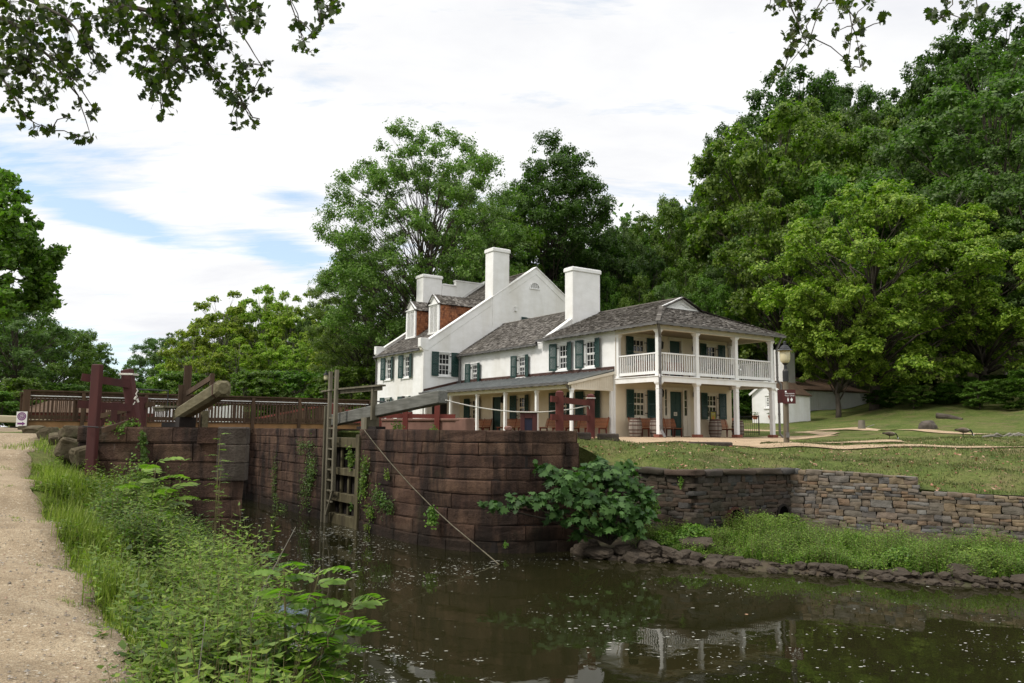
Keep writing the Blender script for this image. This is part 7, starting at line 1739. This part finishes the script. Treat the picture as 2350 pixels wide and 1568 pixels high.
# ledge herbs
lx = [(1.5,19.2),(2.6,18.0),(4.3,17.65),(6.45,16.4),(8.6,15.4),(9.8,15.2),(12,14.6)]
def ledreg(d0, d1, x0=3.2, x1=13):
    def f(r):
        while True:
            X = r.uniform(x0, x1); y0 = interp(lx, X); Y = y0 + d0 + r.uniform()*(d1-d0); p = loc(X, Y)
            if inpoly(p.x, p.y, ledge): return X, Y
    return f
weedobj('ledge_herbs', 'bright green low herbs covering the ledge below the stone wall', [
    weeds(clumped(6000, rs, ledreg(.6,3.4), h_led, 420, .17), .14, .40, 12, .068, rs, .55),
    weeds(clumped(1500, rs, ledreg(.5,2.2,5.5,13), h_led, 60, .16), .25, .5, 14, .075, rs, .5)], 'ground cover', M['herb'])
hb = clumped(9000, rs, ledreg(.6,3.2), h_led, 300, .15); tag(link('ledge_grass', np_mesh8('ledge_grass', blades(hb, .22, .010, rs), M['herb'])), 'fine bright grass among the herbs on the ledge', 'grass', kind='stuff')
def shrub(name, label, c, r, n, leaf, m, rs, aspect=.6, cat='shrub', flat=.8):
    t = Thing(name, label, cat, tuple(c)); P = unit(rs,n)*rs.uniform(.3,1,(n,1))**.6*np.array([r[0],r[1],r[2]]); P[:,2] = np.abs(P[:,2])*1.0
    link('leaves', np_mesh('leaves', cards(P, P*.6+np.array([0,0,1])*r[2]*.8+rs.normal(size=(n,3))*.2, leaf*rs.uniform(.6,1.3,n), aspect, rs, .15), 4, M[m]), parent=t.root)
    mb = MB(); rr = random.Random(n)
    for k in range(9): e = Vector(c)+V(rr.uniform(-.7,.7)*r[0], rr.uniform(-.7,.7)*r[1], rr.uniform(.5,.9)*r[2]); mb.tube([Vector(c)-V(0,0,.05), Vector(c).lerp(e,.5)+V(0,0,.05), e], [.012,.009,.004], 5)
    t.part('stems', mb, M['stem']); return t
for X, Y, r, lab in ((9.6,16.4,(.7,.5,.55),'leafy green clump at the right end of the ledge'),(8.0,16.5,(.45,.4,.5),'leafy clump left of the right-hand clump on the ledge'),(11.2,15.8,(.8,.5,.6),'leafy clump cut off by the right edge on the ledge'),(6.8,19.6,(.55,.4,.5),'dark leafy clump against the inner wall corner'),(4.3,18.9,(.5,.4,.45),'green clump between the fig and the culvert'),(6.3,20.0,(.4,.35,.35),'low leafy clump in front of the grey pipe end')):
    p = loc(X,Y); shrub('leafy_clump', lab, (p.x,p.y,h_led(p.x,p.y)), r, 1500, .085, 'herb' if 'dark' not in lab else 'weed', rs, .5)
# fig bush at the end of the lock wall
fx = np.array([[0.0,0,0.0]]*KS)
def figbush(name, label, c, lobes, rs, n, leaf):
    t = Thing(name, label, 'bush', tuple(c)); PP, NN, TT = [], [], []
    for (px, py, Y, r) in lobes:
        q = at(px, py, Y); k = int(n*r*r)
        u = unit(rs,k); u[:,2] = np.abs(u[:,2])*1.1-.35; P = u*(r*rs.uniform(.35,1.15,(k,1)))*np.array([1,1,.85])+np.array(q)+rs.normal(size=(k,3))*.05; PP.append(P); NN.append(u*.5+np.array([-.15,-.3,.8])+rs.normal(size=(k,3))*.45); TT.append(u*np.array([1,1,.3])+np.array([0,0,-.25]))
    P = np.concatenate(PP)-np.array(t.base); N_ = np.concatenate(NN); nn = len(P)
    N_ /= np.linalg.norm(N_,axis=1,keepdims=True); tdir = np.concatenate(TT)+rs.normal(size=(nn,3))*.3; tdir -= (tdir*N_).sum(1,keepdims=True)*N_; tdir /= np.linalg.norm(tdir,axis=1,keepdims=True); b = np.cross(N_,tdir)
    FIG = np.array([(-.5,0),(-.42,.30),(-.05,.52),(-.02,.24),(.30,.40),(.28,.16),(.62,0),(.28,-.16),(.30,-.40),(-.02,-.24),(-.05,-.52),(-.42,-.30)]); s = (leaf*rs.uniform(.6,1.2,nn))[:,None,None]
    v = (P[:,None,:]+s*(FIG[None,:,0:1]*tdir[:,None,:]+FIG[None,:,1:2]*b[:,None,:])-s*.25*np.abs(FIG[None,:,1:2])*N_[:,None,:]).reshape(-1,3)
    link('leaves', np_mesh('leaves', v, 12, M['figleaf']), parent=t.root)
    mb = MB()
    for px, py, Y, r in lobes: e = at(px, py, Y); mb.tube([Vector(c), Vector(c).lerp(e,.5)+V(0,0,.12), e], [.03,.02,.008], 6)
    t.part('branches', mb, M['bark']); return t
fb_ = at(1400,1240,18.9); fb_.z = WATER+.25
figbush('fig_bush', 'large dark fig bush spreading against the end of the lock wall', fb_, [(1250,1085,18.6,.32),(1300,1105,18.5,.42),(1360,1095,18.8,.48),(1420,1110,19.0,.50),(1470,1140,19.0,.42),(1350,1150,18.3,.45),(1410,1165,18.3,.50),(1465,1190,18.5,.42),(1290,1140,18.3,.34),(1240,1150,18.0,.28),(1190,1155,17.9,.26),(1140,1165,17.8,.20),(1110,1160,17.8,.13),(1330,1200,18.2,.35),(1400,1215,18.2,.35),(1450,1225,18.3,.3),(1380,1070,19.2,.3),(1440,1080,19.4,.3),(1330,1235,18.4,.22),(1280,1185,18.2,.25)], rs, 620, .19)
for px, py, Y, r, n, m, lab in ((1485,1150,19.0,(.32,.3,.6),1300,'weed','lighter green vine tangle on the right side of the fig bush'),(1520,1215,18.7,(.3,.3,.3),700,'herb','low light green weeds right of the fig bush')):
    c = at(px, py, Y); shrub('climber', lab, (c.x,c.y,c.z-.3), r, n, .07, m, rs, .55, 'climber')
# climbers and ferns on the lock walls
def wallvine(name, label, pts_, n, spread, leaf, m, rs, nrm):
    P = []
    L_ = [Vector(p) for p in pts_]; t = Thing(name, label, 'climber', tuple(L_[-1])); 
    for i in range(n):
        k = rs.uniform(0, len(L_)-1-1e-6); a = int(k); p = L_[a].lerp(L_[a+1], k-a); w = spread*(.5+.5*abs(math.sin(a*2+1)))
        P.append((p.x+rs.normal()*w*(1-abs(nrm[0]))+nrm[0]*rs.uniform(.02,.14), p.y+rs.normal()*w*(1-abs(nrm[1]))+nrm[1]*rs.uniform(.02,.14), p.z+rs.normal()*w))
    P = np.array(P)-np.array(t.base)
    link('leaves', np_mesh('leaves', cards(P, rs.normal(size=(n,3))*.5+np.array(nrm)*1.0+np.array([0,0,.4]), leaf*rs.uniform(.6,1.3,n), .7, rs, .15), 4, M[m]), parent=t.root)
    mb = MB(); mb.tube([p+Vector(nrm)*.03 for p in L_], .006, 5); t.part('stem', mb, M['stem'])
NX = (-1,0,0); fx_ = -15.06
def onwall(px, py):
    "point on the chamber face x=-15.05 under a bearing"
    a = at(px, py, 10); o = Vector((CB,CA,CZ)); d = a-o; k = (fx_-o.x)/d.x; return o+d*k
for lab, pl, n, sp, lf, m in (
    ('dark hanging climber on the chamber wall nearest the near pier', [(636,1058),(632,1100),(634,1140),(640,1172)], 420,.16,.06,'weed_dark'),
    ('large dark creeper patch on the chamber wall left of the ladder', [(715,1052),(720,1080),(712,1110),(700,1145)], 1000,.30,.06,'weed_dark'),
    ('small creeper high on the chamber wall', [(690,1028),(700,1022),(722,1018)], 260,.13,.055,'weed_dark'),
    ('wisp of weeds at the waterline of the chamber wall', [(650,1165),(660,1172)], 120,.12,.05,'weed_dark'),
    ('bright green climber right of the gate quoin post', [(843,1058),(842,1085),(838,1110),(835,1135)], 620,.14,.065,'weed'),
    ('darker creeper on the wall right of the quoin post', [(862,1130),(880,1150),(905,1165)], 520,.17,.06,'weed_dark'),
    ('bright fern low beside the quoin post', [(848,1170),(858,1182)], 200,.10,.06,'weed'),
    ('tiny fern at the waterline right of the gate', [(845,1208),(850,1212)], 90,.07,.05,'weed'),
    ('small fern hanging below the rope on the wall', [(893,1085),(895,1095)], 110,.07,.05,'weed')):
    wallvine('wall_creeper', lab, [onwall(*p) for p in pl], n, sp, lf, m, rs, NX)
for lab, pl, n, sp, lf, m in (
    ('fern growing where the rope meets the rounded wall', [(985,1180,19.6),(1000,1190,19.55)],260,.11,.07,'weed'),
    ('yellow-green tuft low on the rounded wall', [(1158,1248,18.85),(1162,1250,18.85)],60,.04,.04,'herb'),
    ('vine hanging down the near lock wall in the middle', [(330,1000,15.95),(334,1030,15.95),(336,1065,15.9)],260,.07,.07,'weed_dark'),
    ('leafy creeper at the foot of the near lock wall', [(300,1090,15.6),(340,1100,15.6),(330,1120,15.5)],620,.20,.06,'weed'),
    ('trailing vine along the top of the near lock wall', [(250,972,16.2),(280,990,16.0),(300,972,16.2),(320,970,16.2)],260,.06,.05,'weed'),
    ('green tuft on the retaining wall above the culvert', [(1676,1092,20.3),(1680,1096,20.3)],70,.06,.05,'weed'),
    ('green tuft on the inner end of the retaining wall', [(1562,1095,19.6),(1560,1112,19.6)],80,.07,.05,'weed'),
    ('weeds on top of the lock wall by the pivot post', [(905,980,22.5),(925,982,22.3)],150,.09,.05,'weed'),
    ('weed tuft on top of the lock wall in mid length', [(990,986,21),(1000,986,20.8)],70,.07,.05,'weed'),
    ('bright weeds growing between the gate beams', [(800,1040,23.6),(812,1058,23.6),(806,1065,23.6)],260,.13,.07,'weed'),
    ('small fern on the lowest gate beam', [(805,1160,23.6),(815,1158,23.6)],90,.08,.06,'weed_dark')):
    wallvine('wall_creeper', lab, [at(*p) for p in pl], n, sp, lf, m, rs, (-.55,-.8,0))

# ------------------------------------------------------------------ rocks along the bank
rr = random.Random(12); k = 0
wrs = [(1.55,19.25),(2.2,18.35),(2.9,17.95),(3.6,17.85),(4.3,17.6),(4.8,17.2),(5.4,16.8),(6.1,16.5),(6.8,16.2),(7.5,15.8),(8.2,15.55),(8.9,15.35),(9.6,15.15),(10.4,15.0)]
places = ['near the fig bush','in front of the culvert','below the bright herbs','toward the right edge']
shape_w = ['angular','flat','rounded','tilted','long','blunt','wedge-shaped']; size_w = ['small','medium','large']
def alongw(s):
    f = s*(len(wrs)-1); i = min(int(f), len(wrs)-2); return wrs[i][0]+(wrs[i+1][0]-wrs[i][0])*(f-i), wrs[i][1]+(wrs[i+1][1]-wrs[i][1])*(f-i)
N_R = 74
for i in range(N_R):
    s = (i+rr.random()*.6)/N_R; X, Y = alongw(s); row = i % 2; big = rr.random(); sx = (.065+.15*big**2)*(1.3 if s < .45 else .95); Y += (.0 if row == 0 else .22)+rr.uniform(-.05,.08)
    p = loc(X, Y); mb = MB(); rock_mesh(mb, (0,0,0), (sx*rr.uniform(1.0,1.6), sx*rr.uniform(.8,1.0), sx*rr.uniform(.42,.62)), 40+i, 3, amp=.30)
    o = single('bank_rock', mb, M['rock'], 'dark %s %s %s-row rock %s' % (size_w[min(2,int(big*3))], shape_w[i % 7], 'front' if row == 0 else 'back', places[min(3,int(s*4))]), 'rock', 'rocks along the canal edge', base=(0,0,0))
    o.location = (p.x, p.y, WATER+.02+(.09 if row else 0)+rr.uniform(-.02,.04)); o.rotation_euler.z = rr.uniform(0,6)
for px, py, Y, s, lab in ((1352,1252,18.9,(.26,.2,.13),'big rounded rock under the fig bush'),(1372,1268,18.4,(.40,.22,.10),'long flat slab rock sloping into the water under the fig bush'),(1432,1262,18.35,(.24,.18,.12),'small pointed rock mirrored in the water'),(1490,1255,18.3,(.42,.25,.16),'largest tilted slab rock on the canal edge'),(1540,1272,18.0,(.42,.22,.13),'wide dark slab rock in front of the largest one'),(1600,1248,18.5,(.40,.22,.13),'broad slab rock below the stone wall corner'),(2210,1312,15.9,(.30,.2,.12),'broad grey flat rock right of the herbs')):
    p = at(px, py, Y); mb = MB(); rock_mesh(mb, (0,0,0), s, int(px), 4, amp=.22); o = single('bank_rock', mb, M['rock'], lab, 'rock', 'rocks along the canal edge', base=(0,0,0)); o.location = p; o.rotation_euler.z = rr.uniform(-.4,.4)
mbq = MB(); rq = random.Random(3)
for i in range(2600):
    Y = 3.2+9*rq.random()**1.5; X = interp(eR, Y)-(3.2*rq.random()**1.8); p = loc(X, Y); r = rq.uniform(.004,.016)*(1+.5*(rq.random()<.05)); c = V(p.x,p.y,h_tow(p.x,p.y)+.032+r*.2)
    mbq.add([c+V(r*rq.uniform(.7,1.3),0,0), c+V(0,r,0), c-V(r,0,0), c-V(0,r*rq.uniform(.7,1.2),0), c+V(0,0,r*.8)], [(0,1,4),(1,2,4),(2,3,4),(3,0,4)])
M['pebble'] = mat('path_pebbles', [(.2,.17,.13)], 3, .85, 0, islcols=[(.06,.06,.06),(.22,.17,.12),(.14,.13,.125),(.42,.38,.31),(.28,.16,.10)])
tag(link('loose_gravel', mesh_of('loose_gravel', mbq, M['pebble'])), 'loose coarse gravel along the verge of the towpath', 'gravel', kind='stuff')
# pebbles
n = 500; vs = []; mbp = MB()
for i in range(420):
    X, Y = alongw(rr.random()); p = loc(X+rr.uniform(-.1,.1), Y+rr.uniform(-.12,.35)); r = rr.uniform(.015,.05); c = V(p.x,p.y,max(WATER-.0, h_led(p.x,p.y))+r*.2)
    a = [c+V(r*rr.uniform(.7,1.2),0,0), c+V(0,r,0), c-V(r,0,0), c-V(0,r*rr.uniform(.7,1.2),0), c+V(0,0,r*.7)]; mbp.add(a, [(0,1,4),(1,2,4),(2,3,4),(3,0,4)])
o = link('pebbles', mesh_of('pebbles', mbp, M['rock'])); tag(o, 'loose pebbles between the rocks at the water edge', 'pebbles', kind='stuff')
# foam flecks drifting on the canal
M['foam'] = mat('foam', [(.36,.355,.31)], 3, .8, 0)
rsf = np.random.RandomState(9); n = 9000; FX, FY = [], []
cnt = 0; mbf = []
while cnt < 5600:
    px, Y = rsf.uniform(430, 2500), 4.5+24*rsf.uniform()**1.25
    X = (px-1175)/1815*Y; p = loc(X, Y); d = 1.3*mnoise.noise(Vector((p.x*.35, p.y*.35, 2)))+.7*mnoise.noise(Vector((p.x*1.6,p.y*1.6,5)))
    bias = 1.0 if px < 1150 else .25
    if rsf.uniform() > np.clip(.25+1.4*d, .02, 1)*bias: continue
    inch = (-19.6 < p.x < -15.1) or (p.y < -9.6 and not inpoly(p.x, p.y, ledge) and not inpoly(p.x, p.y, tpoly) and p.x < 2)
    if not inch or (p.x > -15.1 and p.y > -9.6) or inpoly(p.x, p.y, tp): continue
    r = .0032+.012*rsf.uniform()**5; r *= 1+.03*Y; k = 7; ex = rsf.uniform(1.0,2.4)
    a0 = rsf.uniform(0,6.28)
    for i in range(k):
        a = 2*math.pi*i/k; jr = r*rsf.uniform(.75,1.15); u = jr*ex*math.cos(a); w = jr*math.sin(a); mbf.append((p.x+u*ST-w*CT*0+w*CT, p.y-u*CT+w*ST, WATER+.004))
    cnt += 1
tag(link('foam_flecks', np_mesh('foam_flecks', np.array(mbf), 7, M['foam'])), 'white foam flecks floating on the dark canal', 'foam', kind='stuff')
mb = MB(); rs5 = random.Random(8)
for (px, py) in ((1165,1300),(1185,1274),(1890,1372),(2110,1363)):
    pass
for i, (px, py, lab) in enumerate(((2010,1362,'pale yellow leaf floating in front of the bank rocks'),(1712,1410,'yellowish leaf floating far left of the rock reflections'),(2200,1470,'small tan leaf floating lower right'))):
    p = atz(px, py, WATER+.008); v = starleaves(np.array([[0,0,0.]]), .06, np.random.RandomState(i), 0); v[:,2] = np.abs(v[:,2])*.15; o = link('floating_leaf', np_mesh('floating_leaf', v, KS, M['deadleaf']), tuple(p)); tag(o, lab, 'leaf')

# ------------------------------------------------------------------ sky, sun, camera
w = bpy.data.worlds.new('World'); scn.world = w; w.use_nodes = True; nt = w.node_tree; nt.nodes.clear()
sun_az_local = Vector((-.80,-.30)); S = (loc(sun_az_local.x, sun_az_local.y)-loc(0,0)); EL = R(48)
sd = Vector((S.x, S.y, 0)).normalized()*math.cos(EL)+Vector((0,0,math.sin(EL)))
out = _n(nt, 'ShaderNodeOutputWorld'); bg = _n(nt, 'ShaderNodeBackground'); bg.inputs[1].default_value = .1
sky = _n(nt, 'ShaderNodeTexSky', sky_type='NISHITA'); sky.sun_disc = False; sky.sun_elevation = EL; sky.sun_rotation = math.atan2(sd.x, sd.y)
sky.air_density = 1.0; sky.dust_density = .6; sky.ozone_density = 1.4
tc = _n(nt, 'ShaderNodeTexCoord'); sep = _n(nt, 'ShaderNodeSeparateXYZ'); nt.links.new(tc.outputs['Generated'], sep.inputs[0])
# rotate into the viewing frame axes and project on a cloud layer
def lin(a, b, c): 
    m1 = math_(nt,'MULTIPLY',sep.outputs[0],a); m2 = math_(nt,'MULTIPLY',sep.outputs[1],b); return math_(nt,'ADD',m1,m2)
ex_, ey_ = loc(1,0)-loc(0,0), loc(0,1)-loc(0,0)
sx, sy = lin(ex_.x, ex_.y, 0), lin(ey_.x, ey_.y, 0)
den = math_(nt,'ADD', math_(nt,'MAXIMUM', sep.outputs[2], .0), .14)
cx, cy = math_(nt,'DIVIDE', sx, den), math_(nt,'DIVIDE', sy, den)
cmb = _n(nt, 'ShaderNodeCombineXYZ'); nt.links.new(cx, cmb.inputs[0]); nt.links.new(cy, cmb.inputs[1])
def cn(scale, detail, st, dist=0, rough=.6):
    mp = _n(nt,'ShaderNodeMapping'); mp.inputs['Scale'].default_value = st; mp.inputs['Rotation'].default_value = (0,0,-.22); nt.links.new(cmb.outputs[0], mp.inputs[0]); t = _n(nt,'ShaderNodeTexNoise'); t.inputs['Scale'].default_value = scale; t.inputs['Detail'].default_value = detail; t.inputs['Distortion'].default_value = dist; t.inputs['Roughness'].default_value = rough; nt.links.new(mp.outputs[0], t.inputs[0]); return t.outputs[0]
streak = cn(1.9, 8, (.55,1.5,1), .5, .62)
# broad openings in the cloud sheet, low in the sky left of centre
def opening(px, py, rx, ry, amt):
    d = (at(px,py,1)-Vector((CB,CA,CZ))); X = d.x*ex_.x+d.y*ex_.y; Y = d.x*ey_.x+d.y*ey_.y; n_ = d.length; z = d.z/n_; X, Y = X/n_, Y/n_
    ax, az = math_(nt,'SUBTRACT',sx,X), math_(nt,'SUBTRACT',sep.outputs[2],z)
    az = math_(nt,'ADD',az,math_(nt,'MULTIPLY',ax,.22))
    q = math_(nt,'ADD', math_(nt,'POWER',math_(nt,'DIVIDE',ax,rx),2.0), math_(nt,'POWER',math_(nt,'ABSOLUTE',math_(nt,'DIVIDE',az,ry)),2.0))
    e = math_(nt,'POWER', 2.718, math_(nt,'MULTIPLY',q,-1.0)); fwd = math_(nt,'GREATER_THAN',sy,0.0)
    return math_(nt,'MULTIPLY',math_(nt,'MULTIPLY',e,amt*.8),fwd)
op = None
for a in ((200,490,.09,.018,.75),(310,520,.07,.016,.5),(670,455,.055,.022,.6),(670,600,.055,.03,.6),(110,790,.12,.02,.5),(200,850,.13,.026,.55),(60,370,.12,.018,.35),(300,380,.10,.014,.2),(250,760,.09,.014,.3),(600,540,.08,.016,.35)):
    o_ = opening(*a); op = o_ if op is None else math_(nt,'ADD',op,o_)
fine = cn(9.0, 6, (.35,1.3,1), .4, .65)
dens = math_(nt,'SUBTRACT', math_(nt,'ADD', math_(nt,'ADD', math_(nt,'MULTIPLY', streak, 1.9), math_(nt,'MULTIPLY', fine, .9)), -.62), op)
cov = ramp(nt, dens, [(0,0,0),(1,1,1)], [.16,.60])
shade = ramp(nt, cn(1.3, 6, (.7,1.1,1), .3), [(8.9,9.0,9.4),(9.8,9.85,10.0),(10.8,10.8,10.8)], [.32,.44,.58])
skyc = mixc(nt, 1.0, sky.outputs[0], (1.9,1.95,1.9), 'MULTIPLY'); skyc = mixc(nt, .42, skyc, (8.5,10,11.5))
c = mixc(nt, cov, skyc, shade)
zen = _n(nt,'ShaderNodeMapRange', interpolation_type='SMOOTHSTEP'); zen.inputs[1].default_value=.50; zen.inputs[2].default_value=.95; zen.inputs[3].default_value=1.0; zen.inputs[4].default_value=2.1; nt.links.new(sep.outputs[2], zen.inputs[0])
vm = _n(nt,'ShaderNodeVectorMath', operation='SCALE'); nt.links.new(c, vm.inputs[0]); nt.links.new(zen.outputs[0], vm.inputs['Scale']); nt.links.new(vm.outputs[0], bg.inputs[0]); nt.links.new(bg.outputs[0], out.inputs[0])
sl_ = bpy.data.lights.new('sun', 'SUN'); sl_.energy = 2.8; sl_.angle = R(10); sl_.color = (1,.95,.88); so = bpy.data.objects.new('sun', sl_); COL.objects.link(so); so.rotation_euler = (-sd).to_track_quat('-Z','Y').to_euler()
cam = bpy.data.cameras.new('camera'); cam.sensor_width = 36; cam.lens = FPX/2350*36; cam.clip_end = 3000; cam.clip_start = .1
co = bpy.data.objects.new('camera', cam); COL.objects.link(co); co.location = (CB, CA, CZ)
fw = (loc(0,1)-loc(0,0)).normalized()*math.cos(PITCH)+V(0,0,math.sin(PITCH)); rt = (loc(1,0)-loc(0,0)).normalized(); upc = rt.cross(fw)
c_, s_ = math.cos(ROLL), math.sin(ROLL); r2_ = rt*c_ + upc*s_; u2_ = upc*c_ - rt*s_
Mx = Matrix((( r2_.x,u2_.x,-fw.x,CB),(r2_.y,u2_.y,-fw.y,CA),(r2_.z,u2_.z,-fw.z,CZ),(0,0,0,1))); co.matrix_world = Mx
scn.camera = co
scn.view_settings.view_transform = 'Standard'; scn.view_settings.look = 'None'; scn.view_settings.exposure = 0
scn.render.engine = 'CYCLES'; scn.cycles.max_bounces = 6; scn.cycles.transparent_max_bounces = 6; scn.cycles.use_denoising = True
